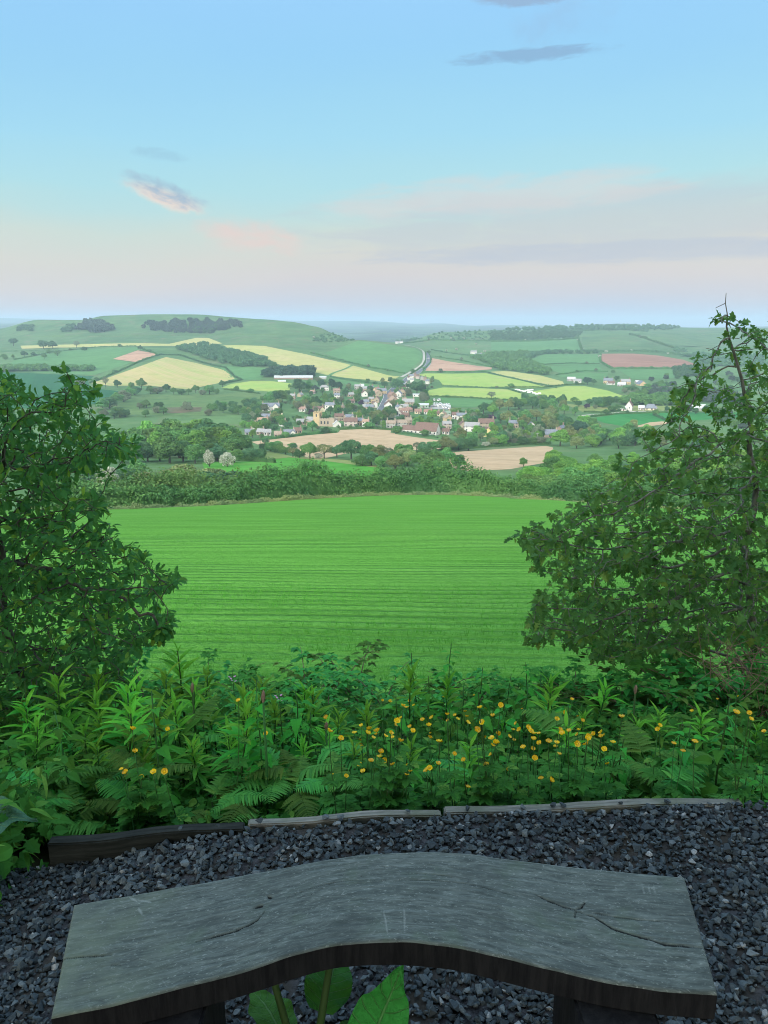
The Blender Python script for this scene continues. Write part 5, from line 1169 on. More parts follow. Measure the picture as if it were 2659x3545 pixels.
for x, y in scatter([(1740, 1400), (1880, 1385), (1990, 1392), (2150, 1385), (2250, 1398), (2100, 1412), (1900, 1405)], 22, 300, 8, 44, clear):
    tree(wr.choice(('round', 'bush')), wr.choice(('mid', 'dark')), x, y, wr.uniform(6, 9), 'tree in the hedge line below the lime field', 'trees below the lime field', 1.2, n=1400)
for x, y in scatter([(850, 1440), (700, 1420), (640, 1425), (860, 1400), (960, 1372), (900, 1400)], 22, 300, 8, 45, clear):
    tree(wr.choice(('round', 'bush')), wr.choice(('mid', 'dark')), x, y, wr.uniform(6, 9), 'tree at the left fringe of the village', 'trees left of the village', 1.2, n=1400)
for x, y in scatter(q('f', [(830, 250), (1100, 300), (1200, 250), (1400, 200), (1500, 260), (1150, 400), (1000, 390), (850, 330)]), 26, 300, 8, 46, clear):
    tree(wr.choice(('round', 'bush')), wr.choice(('mid', 'dark', 'grey')), x, y, wr.uniform(6, 10), 'tree in the belt right of the bright lime field', 'trees below the stone farm', 1.2, n=1400)

# more growth in the valley: field corners, stream lines, gardens
def fill(poly, n_, lfs, hmin, hmax, label, group, seed, kinds=('round', 'round', 'bush', 'tall'), w=1.3, mind=7, n=1400):
    rr = random.Random(seed)
    for x, y in scatter(poly, n_, 250, mind, seed, clear): tree(rr.choice(kinds), rr.choice(lfs), x, y, rr.uniform(hmin, hmax), label, group, w, n=n)
fill([(330, 1440), (520, 1402), (620, 1412), (700, 1425), (640, 1432), (440, 1450), (330, 1480)], 14, ('mid', 'grey', 'dark'), 6, 10, 'tree on the slope above the round wood', 'trees above the round wood', 51)
fill([(1330, 1620), (1440, 1580), (1480, 1600), (1620, 1628), (1600, 1650), (1400, 1660)], 9, ('mid', 'olive', 'dark'), 6, 9, 'bush behind the middle of the long hedge', 'bushes behind the long hedge', 52, ('bush', 'round'), n=3600)
fill([(1900, 1545), (2000, 1520), (2300, 1520), (2659, 1520), (2659, 1570), (2300, 1565), (2000, 1560)], 30, ('mid', 'bright', 'olive', 'dark'), 8, 12, 'tree in the dip behind the near right wood', 'trees behind the near right wood', 53, n=2200)
fill([(880, 1538), (930, 1528), (1010, 1540), (1030, 1560), (960, 1560)], 6, ('dark', 'mid'), 3, 5, 'low bush at the left of the sandy field', 'low bushes by the sandy field', 54, ('bush',))
fill([(2180, 1420), (2300, 1425), (2659, 1425), (2659, 1500), (2480, 1490), (2400, 1440)], 22, ('dark', 'mid', 'plantation'), 6, 10, 'tree behind the maple beyond the crop field', 'trees beyond the crop field', 55)
fill([(2250, 1320), (2659, 1290), (2659, 1400), (2300, 1390)], 30, ('dark', 'mid', 'plantation'), 7, 11, 'tree on the far slope behind the maple', 'trees on the far right slope', 56)
fill([(0, 1240), (200, 1218), (330, 1215), (320, 1222), (0, 1262)], 10, ('dark', 'mid'), 8, 12, 'tree along the hedges under the left hill', 'trees under the left hill', 57, mind=12)

def built(x, y): return any(abs(x - hx) < hw * .5 + .6 and -1.5 < y - hy < hw * .6 + 1 for hx, hy, hw in HOUSES) or np.min((RA[:, 0] - x) ** 2 + (RA[:, 1] - y) ** 2) < 40
rr = random.Random(91)
for x, y in scatter(vp, 130, 300, 4.5, 92, built): tree('bush', rr.choice(('mid', 'dark', 'grey', 'bright', 'hedge')), x, y, rr.uniform(1.8, 3.6), 'garden bush among the village houses', 'garden bushes in the village', 1.3, n=900)
# of the broadleaf trees the largest stay trees of their own; the far rest of the valley is one mass
def gather(limit=285):
    rest = []
    for nm_ in ('broadleaf_tree', 'bush'):
        st = sorted([t_ for t_ in STOCK if t_[4] == nm_], key=lambda t_: -t_[0]); rest += [t_ for t_ in st[limit:] if not t_[3]]
    Vs, Fs, Ms, mats, o_ = [], [], [], [], 0
    for _, e, one, big, nm in rest:
        nv_, nf_ = len(one.vertices), len(one.polygons); co = np.empty(nv_ * 3, np.float32); one.vertices.foreach_get('co', co); co = co.reshape(-1, 3)
        Mx = Matrix.LocRotScale(e.location, e.rotation_euler, e.scale); A_ = np.array(Mx); co = co @ A_[:3, :3].T + A_[:3, 3]
        tot = np.empty(nf_, np.int32); one.polygons.foreach_get('loop_total', tot); li = np.empty(len(one.loops), np.int32); one.loops.foreach_get('vertex_index', li); mi_ = np.empty(nf_, np.int32); one.polygons.foreach_get('material_index', mi_)
        k4 = int((tot == 4).sum()); q4 = tot == 4; starts = np.concatenate([[0], np.cumsum(tot)[:-1]])
        Fs.append(li[(starts[q4][:, None] + np.arange(4))] + o_); o_ += nv_; Vs.append(co)
        for m_ in one.materials:
            if m_ not in mats: mats.append(m_)
        lut = np.array([mats.index(m_) for m_ in one.materials]); Ms.append(lut[mi_[q4]]); bpy.data.objects.remove(e)
    if rest: tag(link('trees', np_mesh('trees', np.concatenate(Vs), [np.concatenate(Fs)], mats, False, None, np.concatenate(Ms))), 'far small trees filling the gardens and field corners of the valley', 'trees', None, 'stuff')
# ================================================================== the foreground
# ------------------------------------------------------------------ crop blades
def blades(r, x, y, h, w, lean=.35):
    n_ = len(x); z = ground(x, y) - .02; a = r.uniform(0, 2 * math.pi, n_); b = r.uniform(0, 2 * math.pi, n_)
    l = h * lean * r.uniform(.3, 1.3, n_); dx_, dy_ = np.cos(b) * l, np.sin(b) * l; wx, wy = np.cos(a) * w * .5, np.sin(a) * w * .5
    P = lambda fx, fz, s_: np.stack([x + dx_ * fx + wx * s_, y + dy_ * fx + wy * s_, z + h * fz], 1)
    V = np.stack([P(0, 0, -1), P(0, 0, 1), P(.3, .6, .8), P(.3, .6, -.8), P(1.1, .97, 0)], 1).reshape(-1, 3)
    k_ = np.arange(n_) * 5
    return V, np.stack([k_, k_ + 1, k_ + 2, k_ + 3], 1), np.stack([k_ + 3, k_ + 2, k_ + 4], 1)
def crop_blades():
    r = np.random.default_rng(77); Vs, Q4, T3, o_ = [], [], [], 0
    for y0, y1, dens, h0, w0 in ((7.0, 11, 620, .20, .007), (11, 17, 320, .19, .010), (17, 42, 95, .16, .013)):
        A = 1.12 * (y1 ** 2 - y0 ** 2) / 2 * 1.15; n_ = int(A * dens)
        y = np.sqrt(r.uniform(y0 ** 2, y1 ** 2, n_)); x = r.uniform(-.64, .64, n_) * y
        row = y + .035 * x + .10 * vnoise(x, y, 6.0, 3) * 3
        pit = .58; ph = (row % pit) / pit
        gap = (vnoise(x * .09 + .31 * np.floor(row / .58), row, .58, 12) * 1.2 + .55 + .2 * vnoise(x, row * 2, 2.2, 14))
        band = np.full(n_, .46)
        keep = ~((ph < band) & (r.random(n_) < np.clip(gap * 1.5, .15, .72)))
        keep &= r.random(n_) > np.clip((y - 22) / 20, 0, 1)
        hh = h0 * r.uniform(.65, 1.25, n_) * (1 + .45 * vnoise(x * .3, y, .8, 6)) * np.where(ph < band, .5, 1)
        V, q4, t3 = blades(r, x[keep], y[keep], hh[keep], w0 * r.uniform(.6, 1.3, keep.sum()))
        Vs.append(V); Q4.append(q4 + o_); T3.append(t3 + o_); o_ += len(V)
    m = leaf_mat('cereal_blade', c4(.042, .235, .022), c4(.095, .37, .045), c4(.15, .43, .07), .35, .0, .6, .05)
    tag(link('crop', np_mesh('crop', np.concatenate(Vs), [np.concatenate(Q4), np.concatenate(T3)], [m])), 'young green cereal blades growing in rows on the near field', 'crop', None, 'stuff')
crop_blades()

# ------------------------------------------------------------------ leaf shapes
def leaf(prof, length=1.0, droop=.25, fold=.18, twist=0.0, cup=0.0):
    """a leaf along +x from its stalk, face up; prof: (t, half width) pairs in leaf lengths"""
    V = []; Fs = []
    for i, (t, hw) in enumerate(prof):
        z = -droop * t * t; c_ = math.cos(twist * t); s_ = math.sin(twist * t)
        for sgn in (1, 0, -1):
            yy = sgn * hw; zz = fold * abs(yy) + cup * yy * yy
            V.append((t * (1 - .15 * droop * t), yy * c_ - zz * s_, z + zz * c_ + yy * s_))
    for i in range(len(prof) - 1):
        a = i * 3
        Fs += [(a, a + 1, a + 4, a + 3), (a + 1, a + 2, a + 5, a + 4)]
    return np.array(V) * length, np.array(Fs)
OAK = [(0, .012), (.12, .03), (.2, .10), (.27, .075), (.36, .17), (.44, .12), (.54, .24), (.63, .16), (.73, .25), (.81, .15), (.9, .16), (1.0, .03)]
MAPLE = [(0, .015), (.15, .03), (.22, .30), (.32, .42), (.40, .22), (.50, .20), (.58, .40), (.66, .30), (.76, .14), (.86, .16), (1.0, .02)]
LANCE = [(0, .008), (.1, .045), (.3, .092), (.5, .098), (.7, .074), (.87, .036), (1.0, .004)]
OVATE = [(0, .02), (.06, .17), (.2, .30), (.38, .31), (.58, .23), (.8, .11), (1.0, .006)]
NETTLE = [(0, .02), (.05, .20), (.11, .27), (.14, .24), (.24, .32), (.27, .28), (.38, .31), (.41, .26), (.52, .26), (.55, .20), (.68, .18), (.71, .13), (.86, .08), (1.0, .004)]
def inst(tv, tf, pos, fwd, up, scale):
    """place a template at many spots: template x along fwd, z along up"""
    pos = np.asarray(pos, float); n_ = len(pos)
    f = np.asarray(fwd, float); f = f / (np.linalg.norm(f, axis=1, keepdims=True) + 1e-9)
    s_ = np.cross(np.asarray(up, float), f); s_ /= np.linalg.norm(s_, axis=1, keepdims=True) + 1e-9
    u_ = np.cross(f, s_); sc_ = np.broadcast_to(np.asarray(scale, float), (n_,))[:, None, None]
    V = (tv[None, :, 0:1] * f[:, None] + tv[None, :, 1:2] * s_[:, None] + tv[None, :, 2:3] * u_[:, None]) * sc_ + pos[:, None]
    Fq = tf[None] + (np.arange(n_) * len(tv))[:, None, None]
    return V.reshape(-1, 3), Fq.reshape(-1, tf.shape[1])
def merge(parts):
    Vs, Fs, o_ = [], [], 0
    for V, Fq in parts: Vs.append(V); Fs.append(Fq + o_); o_ += len(V)
    return np.concatenate(Vs), np.concatenate(Fs)

FL = {}
FL['oak'] = leaf_mat('oak_leaf', c4(.028, .150, .048), c4(.060, .24, .058), c4(.20, .40, .05), .46, .0, .5, .14)
FL['maple'] = leaf_mat('maple_leaf', c4(.052, .165, .052), c4(.110, .265, .070), c4(.22, .36, .075), .48, .0, .5, .14)
FL['willow'] = leaf_mat('willowherb_leaf', c4(.042, .22, .030), c4(.080, .32, .038), c4(.16, .42, .055), .34, .4, .5, .08)
FL['young'] = leaf_mat('young_willowherb_leaf', c4(.10, .40, .035), c4(.17, .50, .045), c4(.24, .55, .06), .40, .3, .5, .12)
FL['nettle'] = leaf_mat('nettle_leaf', c4(.040, .20, .030), c4(.075, .30, .038), c4(.11, .34, .05), .30, .4, .6, .06)
FL['fern'] = leaf_mat('fern_leaf', c4(.060, .23, .050), c4(.11, .33, .065), c4(.19, .40, .07), .34, .5, .6, .06)
FL['bramble'] = leaf_mat('bramble_leaf', c4(.045, .175, .034), c4(.085, .27, .048), c4(.19, .36, .08), .30, .5, .6, .05)
FL['herb'] = leaf_mat('herb_leaf', c4(.026, .13, .026), c4(.056, .215, .036), c4(.16, .34, .06), .30, .0, .6, .05)
FL['dock'] = leaf_mat('burdock_leaf', c4(.035, .20, .028), c4(.05, .24, .03), c4(.03, .14, .05), .22, .4, .55, .15)
FL['greydock'] = leaf_mat('grey_dock_leaf', c4(.04, .13, .075), c4(.055, .15, .085), None, .12, .4, .6, .15)
FL['stem'] = leaf_mat('green_stem', c4(.03, .11, .03), c4(.045, .13, .035), None, .1, .4)
FL['petal'] = leaf_mat('buttercup_petal', c4(.80, .50, .010), c4(.88, .60, .015), None, .25, .15, .25, .5)
FL['pink'] = leaf_mat('pink_petal', c4(.55, .22, .48), c4(.65, .30, .55), None, .25, .1)
FL['twig'] = bark_mat('dry_twig', c4(.12, .085, .06), c4(.24, .18, .13), 30)

# ------------------------------------------------------------------ the two framing trees
def colonize(att, trunk, step=.065, kill=.085, infl=.9, iters=130, seed=1):
    """grow branches from the trunk towards the attraction points"""
    r = np.random.default_rng(seed)
    nodes = [np.array(p, float) for p in trunk]; par = [-1] + list(range(len(trunk) - 1))
    att = np.array(att, float); alive = np.ones(len(att), bool)
    N = np.array(nodes)
    near = np.full(len(att), -1); nd = np.full(len(att), 1e9)
    d = np.linalg.norm(att[:, None] - N[None], axis=2); near = d.argmin(1); nd = d.min(1)
    for it in range(iters):
        if not alive.any(): break
        ok = alive & (nd < (infl if it > 12 else 3.0))
        if not ok.any(): ok = alive
        new = []; newp = []
        for k_ in np.unique(near[ok]):
            v = att[ok & (near == k_)] - nodes[k_]; v = (v / (np.linalg.norm(v, axis=1, keepdims=True) + 1e-9)).sum(0)
            v = v / (np.linalg.norm(v) + 1e-9) + r.normal(0, .16, 3) + np.array((0, 0, .04)); v /= np.linalg.norm(v)
            new.append(nodes[k_] + v * step); newp.append(k_)
        base = len(nodes); nodes += new; par += newp
        Nn = np.array(new); d = np.linalg.norm(att[:, None] - Nn[None], axis=2); j = d.argmin(1); dm = d.min(1)
        upd = dm < nd; near[upd] = base + j[upd]; nd[upd] = dm[upd]
        alive &= nd > kill
    return np.array(nodes), np.array(par)
def branch_mesh(nodes, par, tip=.0020, power=2.4, rmax=.07, k=6, nt=0):
    n_ = len(nodes); rad = np.zeros(n_); ch = np.zeros(n_, int)
    for i in range(1, n_): ch[par[i]] += 1
    acc = np.zeros(n_)
    for i in range(n_ - 1, -1, -1):
        rad[i] = max(tip, acc[i] ** (1 / power)) if ch[i] else tip
        if par[i] >= 0: acc[par[i]] += rad[i] ** power
    rad = np.minimum(rad, rmax)
    V, Fs = [], []
    ang = np.linspace(0, 2 * math.pi, k, endpoint=False)
    for i in range(1, n_):
        a, b = nodes[par[i]], nodes[i]; d = b - a; d = d / (np.linalg.norm(d) + 1e-9)
        ref = np.array((.3, .9, .1)) if abs(d[2]) > .8 else np.array((0, 0, 1.0))
        u_ = np.cross(d, ref); u_ /= np.linalg.norm(u_); w_ = np.cross(d, u_)
        ra, rb = min(rad[par[i]], rad[i] * 1.35), rad[i]; o_ = len(V)
        for c_, rr_ in ((a - d * ra * .3, ra), (b, rb)):
            for t_ in ang: V.append(c_ + rr_ * (math.cos(t_) * u_ + math.sin(t_) * w_))
        for j in range(k): Fs.append((o_ + j, o_ + (j + 1) % k, o_ + k + (j + 1) % k, o_ + k + j))
    return np.array(V), np.array(Fs), rad, ch
def img_points(poly, n, y0, y1, seed, dens=None):
    """points filling the body of a crown whose outline in the photo is poly, between distances y0 and y1"""
    r = random.Random(seed); us = [p[0] for p in poly]; vs = [p[1] for p in poly]; out_ = []
    while len(out_) < n:
        u, v = r.uniform(min(us), max(us)), r.uniform(min(vs), max(vs))
        if not inside((u, v), poly): continue
        if dens and r.random() > dens(u, v): continue
        y = r.uniform(y0, y1); s, t = ray(u, v); p = (t * y, y, CAMZ + s * y)
        if p[2] < float(ground(p[0], p[1])) + .12: continue
        out_.append(p)
    return out_
def leafy_tree(name, att, trunk, tmpls, leafmat, bark, size, label, seed, ros=6, mid=.55, rmax=.06, bare=None, thin=None):
    nodes, par = colonize(att, trunk, seed=seed)
    BV, BF, rad, ch = branch_mesh(nodes, par, rmax=rmax)
    r = np.random.default_rng(seed + 1)
    dirs = np.zeros_like(nodes); dirs[1:] = nodes[1:] - nodes[par[1:]]; dirs /= np.linalg.norm(dirs, axis=1, keepdims=True) + 1e-9
    pos, fw, up, sc_ = [], [], [], []
    for i in range(len(trunk), len(nodes)):
        if bare and bare(nodes[i]): continue
        if thin and r.random() > thin(nodes[i]): continue
        if ch[i] == 0: cnt = ros
        elif rad[i] < .007 and r.random() < mid: cnt = 3
        elif rad[i] < .013 and r.random() < mid * .6: cnt = 3
        else: continue
        for k_ in range(cnt):
            d = dirs[i] * (.9 if ch[i] == 0 else .3) + r.normal(0, .75, 3); d[2] -= .12; d /= np.linalg.norm(d)
            pos.append(nodes[i] + d * .012 - dirs[i] * r.uniform(0, .05)); fw.append(d)
            u_ = np.array((0, 0, 1.0)) + r.normal(0, .55, 3) + np.array((0, -.25, 0)); up.append(u_); sc_.append(size * r.uniform(.55, 1.25))
    pos, fw, up, sc_ = map(np.array, (pos, fw, up, sc_))
    pick = r.integers(0, len(tmpls), len(pos)); parts = []
    for k_, (tv, tf) in enumerate(tmpls):
        m_ = pick == k_; parts.append(inst(tv, tf, pos[m_], fw[m_], up[m_], sc_[m_]))
    LV, LF = merge(parts)
    org = np.array(trunk[0])
    e = empty(name, trunk[0], 0, label, 'tree')
    link('trunk', np_mesh('trunk', BV - org, [BF], [bark], True), e)
    link('crown', np_mesh('crown', LV - org, [LF], [leafmat]), e)
    return e
OKT = [leaf(OAK, 1, .25, .25), leaf(OAK, 1, .5, .35, .5), leaf(OAK, 1, -.1, .15, -.4)]
MPT = [leaf(MAPLE, 1, .35, .2), leaf(MAPLE, 1, .7, .35, .4), leaf(MAPLE, 1, .1, .3, -.5)]
oakpoly = [(-420, 1180), (-150, 1260), (0, 1300), (60, 1305), (105, 1370), (160, 1370), (200, 1318), (243, 1305), (300, 1350), (350, 1335), (330, 1400), (365, 1467), (420, 1513), (476, 1533), (485, 1590), (420, 1592), (330, 1625), (253, 1675), (370, 1712), (390, 1766), (350, 1812), (390, 1862), (505, 1890), (496, 1933),
           (603, 1969), (635, 2004), (582, 2055), (510, 2040), (532, 2100), (625, 2141), (582, 2192), (500, 2190), (506, 2242), (456, 2300), (480, 2420), (0, 2480), (-420, 2500)]
lt = [(-2.45, 4.75, -1.25), (-2.44, 4.74, -1.0), (-2.42, 4.73, -.8), (-2.42, 4.70, -.6), (-2.44, 4.68, -.4), (-2.46, 4.66, -.2), (-2.45, 4.66, 0), (-2.41, 4.64, .2), (-2.40, 4.6, .4)]
leafy_tree('oak_tree', img_points(oakpoly, 4200, 3.6, 5.4, 3), lt, OKT, FL['oak'], BARK, .058, 'young leafy oak filling the left side of the view', 5, 10, .95, .045)
mp = [(1283, 100), (1310, 190), (1430, 195), (1490, 150), (1540, 165), (1640, 120), (1760, 300), (1760, 1900), (1515, 1980), (1400, 1960), (1100, 2010), (720, 2050), (560, 2030), (480, 1985), (380, 1930), (250, 1950), (180, 1965), (180, 1840), (250, 1760), (235, 1640), (330, 1650), (440, 1600), (350, 1550), (180, 1545),
      (200, 1450), (150, 1400), (85, 1355), (140, 1330), (220, 1275), (310, 1235), (430, 1225), (430, 1140), (560, 1120), (690, 1010), (640, 920), (700, 895), (780, 900), (850, 960), (900, 900), (780, 790), (860, 690), (900, 740), (985, 690), (985, 600), (935, 545), (1000, 480), (1045, 390), (1110, 380), (1130, 290), (1210, 330), (1240, 225)]
mps = [(1700 + x / 1.5797, 1000 + y / 1.5797) for x, y in mp]
def mdens(u, v):
    return float(np.interp(v, [1050, 1250, 1500, 1700, 2000, 2250], [.12, .17, .40, .85, 1.0, 1.0]))
pr0 = random.Random(3)
def tpt(u, v, y):
    s, t = ray(u, v); return (t * y, y, CAMZ + s * y)
rt = [tpt(2612, 2330, 5.25), tpt(2608, 2165, 5.25)] + [tpt(u, v, 5.2) for u, v in [(2604, 2100), (2598, 2030), (2590, 1960), (2586, 1886), (2592, 1830), (2602, 1760), (2611, 1696), (2608, 1640), (2602, 1580), (2596, 1530), (2592, 1487), (2588, 1440), (2578, 1385), (2567, 1316), (2556, 1270), (2540, 1215), (2526, 1170), (2518, 1130), (2514, 1090), (2512, 1050), (2511, 1015)]]
rt = [rt[0], rt[1]] + [(p_[0] + pr0.uniform(-.018, .018) * (1 if p_[2] < 1 else .3), p_[1] + pr0.uniform(-.04, .04) * (1 if p_[2] < 1 else .3), p_[2]) for p_ in rt[2:]]
shoots = [tpt(u, v, 5.2) for u, v in [(2466, 1062), (2478, 1095), (2490, 1078), (2500, 1110), (2535, 1082), (2528, 1110), (2560, 1074), (2545, 1110), (2455, 1120), (2590, 1120), (2450, 1180), (2600, 1160), (2420, 1200)]]
leafy_tree('maple_tree', shoots + img_points(mps, 2700, 4.2, 6.5, 6, mdens), rt, MPT, FL['maple'], BARKG, .056, 'slender maple with grey trunk and open branches on the right', 9, 7, .7, .027, lambda p: p[2] > CAMZ + .05, lambda p: float(np.interp(p[2], [-.5, .3, .9, 1.4], [1, .95, .78, .68])))

# ------------------------------------------------------------------ herb layer: prototypes with variants
def place(rootname, parts, x, y, rz, s_, label, cat, group, z=None, tilt=(0, 0)):
    """parts: (name, mesh, [(subname, mesh)...])"""
    e = empty(rootname, (x, y, float(ground(x, y)) - .01 if z is None else z), rz, label, cat, group); e.scale = (s_, s_, s_)
    e.rotation_euler = (tilt[0], tilt[1], rz)
    for nm, me, loc in parts: link(nm, me, e, loc)
    return e
def stem_curve(r, h, lean, n=8):
    a = r.uniform(0, 6.28); return [np.array((math.cos(a) * lean * (t ** 1.6) * h + .006 * math.sin(9 * t), math.sin(a) * lean * (t ** 1.6) * h, h * t)) for t in np.linspace(0, 1, n)]
def willowherb(seed, h):
    r = np.random.default_rng(seed); pts = stem_curve(r, h, .08); st = MB(); st.tube(pts, list(np.linspace(.006, .0028, len(pts))), 6)
    P = np.array(pts); pos, fw, up, sc_ = [], [], [], []; n_ = int(h * 84)
    for i in range(n_):
        t = .10 + .90 * (i / n_) ** .82; z = t * h; p = np.array([np.interp(z, P[:, 2], P[:, k_]) for k_ in range(3)])
        a = i * 2.399 + r.normal(0, .2); top = max(0, (t - .72) / .28)
        el_ = np.interp(t, [0, .5, .8, 1], [-.1, .2, .6, 1.2]) + r.normal(0, .24)
        d = np.array((math.cos(a) * math.cos(el_), math.sin(a) * math.cos(el_), math.sin(el_)))
        pos.append(p); fw.append(d); up.append(np.array((-math.cos(a) * .3, -math.sin(a) * .3, 1.0))); sc_.append(r.uniform(.6, 1.2) * np.interp(t, [0, .3, .75, 1], [.10, .155, .15, .085]))
    T = [leaf(LANCE, 1, .42, .35), leaf(LANCE, 1, .2, .45, .3)]; pick = r.integers(0, 2, len(pos))
    pos, fw, up, sc_ = map(np.array, (pos, fw, up, sc_))
    yg = np.arange(len(pos)) > len(pos) * .66
    V, Fq = merge([inst(T[k_][0], T[k_][1], pos[(pick == k_) & ~yg], fw[(pick == k_) & ~yg], up[(pick == k_) & ~yg], sc_[(pick == k_) & ~yg]) for k_ in (0, 1)])
    V2, F2 = merge([inst(T[k_][0], T[k_][1], pos[(pick == k_) & yg], fw[(pick == k_) & yg], up[(pick == k_) & yg], sc_[(pick == k_) & yg]) for k_ in (0, 1)])
    return [('stem', st.mesh('stem', FL['stem'], True), None), ('foliage', np_mesh('foliage', V, [Fq], [FL['willow']]), None), ('young_foliage', np_mesh('young_foliage', V2, [F2], [FL['young']]), None)]
def nettle(seed, h):
    r = np.random.default_rng(seed); pts = stem_curve(r, h, .06); st = MB(); st.tube(pts, list(np.linspace(.005, .0022, len(pts))), 5)
    P = np.array(pts); pos, fw, up, sc_ = [], [], [], []; cpos = []
    n_ = int(h * 15)
    for i in range(n_):
        t = .14 + .86 * i / n_; z = t * h; p = np.array([np.interp(z, P[:, 2], P[:, k_]) for k_ in range(3)]); a0 = i * math.pi / 2 + r.normal(0, .15)
        for a in (a0, a0 + math.pi):
            el_ = np.interp(t, [0, .8, 1], [-.15, .05, .7]) + r.normal(0, .15); d = np.array((math.cos(a) * math.cos(el_), math.sin(a) * math.cos(el_), math.sin(el_)))
            pos.append(p + d * .02); fw.append(d); up.append(np.array((0, 0, 1.0)) + r.normal(0, .15, 3)); sc_.append(np.interp(t, [0, .35, .8, 1], [.06, .088, .07, .028]) * r.uniform(.85, 1.15))
            if t > .55:
                for k_ in range(7): cpos.append((p, a + .8 + r.normal(0, .3)))
    T = [leaf(NETTLE, 1, .5, .3), leaf(NETTLE, 1, .75, .3, .25)]; pick = r.integers(0, 2, len(pos)); pos, fw, up, sc_ = map(np.array, (pos, fw, up, sc_))
    V, Fq = merge([inst(T[k_][0], T[k_][1], pos[pick == k_], fw[pick == k_], up[pick == k_], sc_[pick == k_]) for k_ in (0, 1)])
    out_ = [('stem', st.mesh('stem', FL['stem'], True), None), ('foliage', np_mesh('foliage', V, [Fq], [FL['nettle']]), None)]
    c_ = MB()
    for p, a in cpos[::3]:
        e_ = np.array((math.cos(a), math.sin(a), -.55)); c_.tube([p, p + e_ * .022, p + e_ * .045 + np.array((0, 0, -.012))], [.0016, .0022, .0012], 4)
    if cpos: out_.append(('catkins', c_.mesh('catkins', FL['fern']), None))
    return out_
def frond_mesh(r, L_, wid, droop, curl=0.0):
    """one bracken frond along +x: rachis with paired toothed pinnae"""
    pos, fw, up, sc_ = [], [], [], []
    ts = np.linspace(.16, 1, 17); rp = lambda t: np.array((L_ * t * (1 - .12 * t), 0, L_ * (.55 * t - droop * t * t)))
    st = MB(); st.tube([rp(t) for t in np.linspace(0, 1, 10)], list(np.linspace(.0034, .0008, 10)), 5)
    pr = [(0, .006)]
    for k_ in range(9):
        t = .06 + k_ * .1; w_ = .16 * (1 - t) ** .6 + .015; pr += [(t, w_), (t + .06, w_ * .45)]
    pr.append((1, .004)); tv, tf = leaf(pr, 1, .22, .25)
    for t in ts:
        p = rp(t); d0 = rp(min(t + .02, 1.02)) - rp(t - .02); d0 /= np.linalg.norm(d0); l_ = wid * L_ * (1 - t) ** .75 * (1 if t > .22 else .9) + .012
        for s_ in (-1, 1):
            d = d0 * .42 + np.array((0, s_, -.10)) + r.normal(0, .07, 3); pos.append(p); fw.append(d); up.append(np.array((0, 0, 1.0)) - d0 * .3); sc_.append(l_ * r.uniform(.9, 1.1))
    V, Fq = inst(tv, tf, pos, fw, up, sc_); sv_, sf_ = np.concatenate(st.V), np.array(st.F4 + [])
    return np_mesh('frond', np.concatenate([V, sv_]), [Fq, sf_ + len(V)] + ([np.array(st.F3) + len(V)] if st.F3 else []), [FL['fern']])
def buttercup_meshes(seed):
    r = np.random.default_rng(seed); f = MB(); cup = r.uniform(.5, 1.0)
    for k_ in range(5):
        a = k_ * 2 * math.pi / 5; ca, sa = math.cos(a), math.sin(a)
        for (r0, z0, w0), (r1, z1, w1) in zip([(.001, 0, .002), (.006, .003 * cup + .001, .0065), (.0105, .009 * cup, .0078)], [(.006, .003 * cup + .001, .0065), (.0105, .009 * cup, .0078), (.0125, .0145 * cup, .0045)]):
            q_ = lambda rr_, zz, ww: (rr_ * ca - ww * sa, rr_ * sa + ww * ca, zz)
            f.add([q_(r0, z0, -w0), q_(r0, z0, w0), q_(r1, z1, w1), q_(r1, z1, -w1)], [(0, 1, 2, 3)])
    c_ = MB(); c_.tube([(0, 0, 0), (0, 0, .003), (0, 0, .006)], [.0035, .0045, .0025], 7)
    return f.mesh('petals', FL['petal'], True), c_.mesh('centre', FL['petal'], True)
CREEP = [(0, .01), (.2, .04), (.35, .30), (.45, .20), (.55, .36), (.65, .2), (.8, .22), (.88, .1), (1, .03)]
def buttercup_stalk(seed, h):
    r = np.random.default_rng(seed); a = r.uniform(0, 6.28); b = .16 * h
    pts = [np.array((-math.cos(a) * b * (1 - t) ** 1.5, -math.sin(a) * b * (1 - t) ** 1.5, -h * (1 - t))) for t in np.linspace(0, 1, 8)]
    st = MB(); st.tube(pts, list(np.linspace(.0024, .0013, 8)), 5); tv, tf = leaf(CREEP, 1, .3, .2); pos, fw, up, sc_ = [], [], [], []
    for i in range(9):
        t = r.uniform(.05, .8); p = pts[int(t * 7)]; a2 = r.uniform(0, 6.28)
        for da in (-.7, 0, .7): pos.append(p); fw.append((math.cos(a2 + da), math.sin(a2 + da), .25)); up.append((0, 0, 1)); sc_.append((.075 * (1 - t) + .02) * r.uniform(.8, 1.2))
    V, Fq = inst(tv, tf, np.array(pos), np.array(fw), np.array(up), np.array(sc_))
    return st.mesh('stem', FL['stem'], True), np_mesh('foliage', V, [Fq], [FL['herb']])
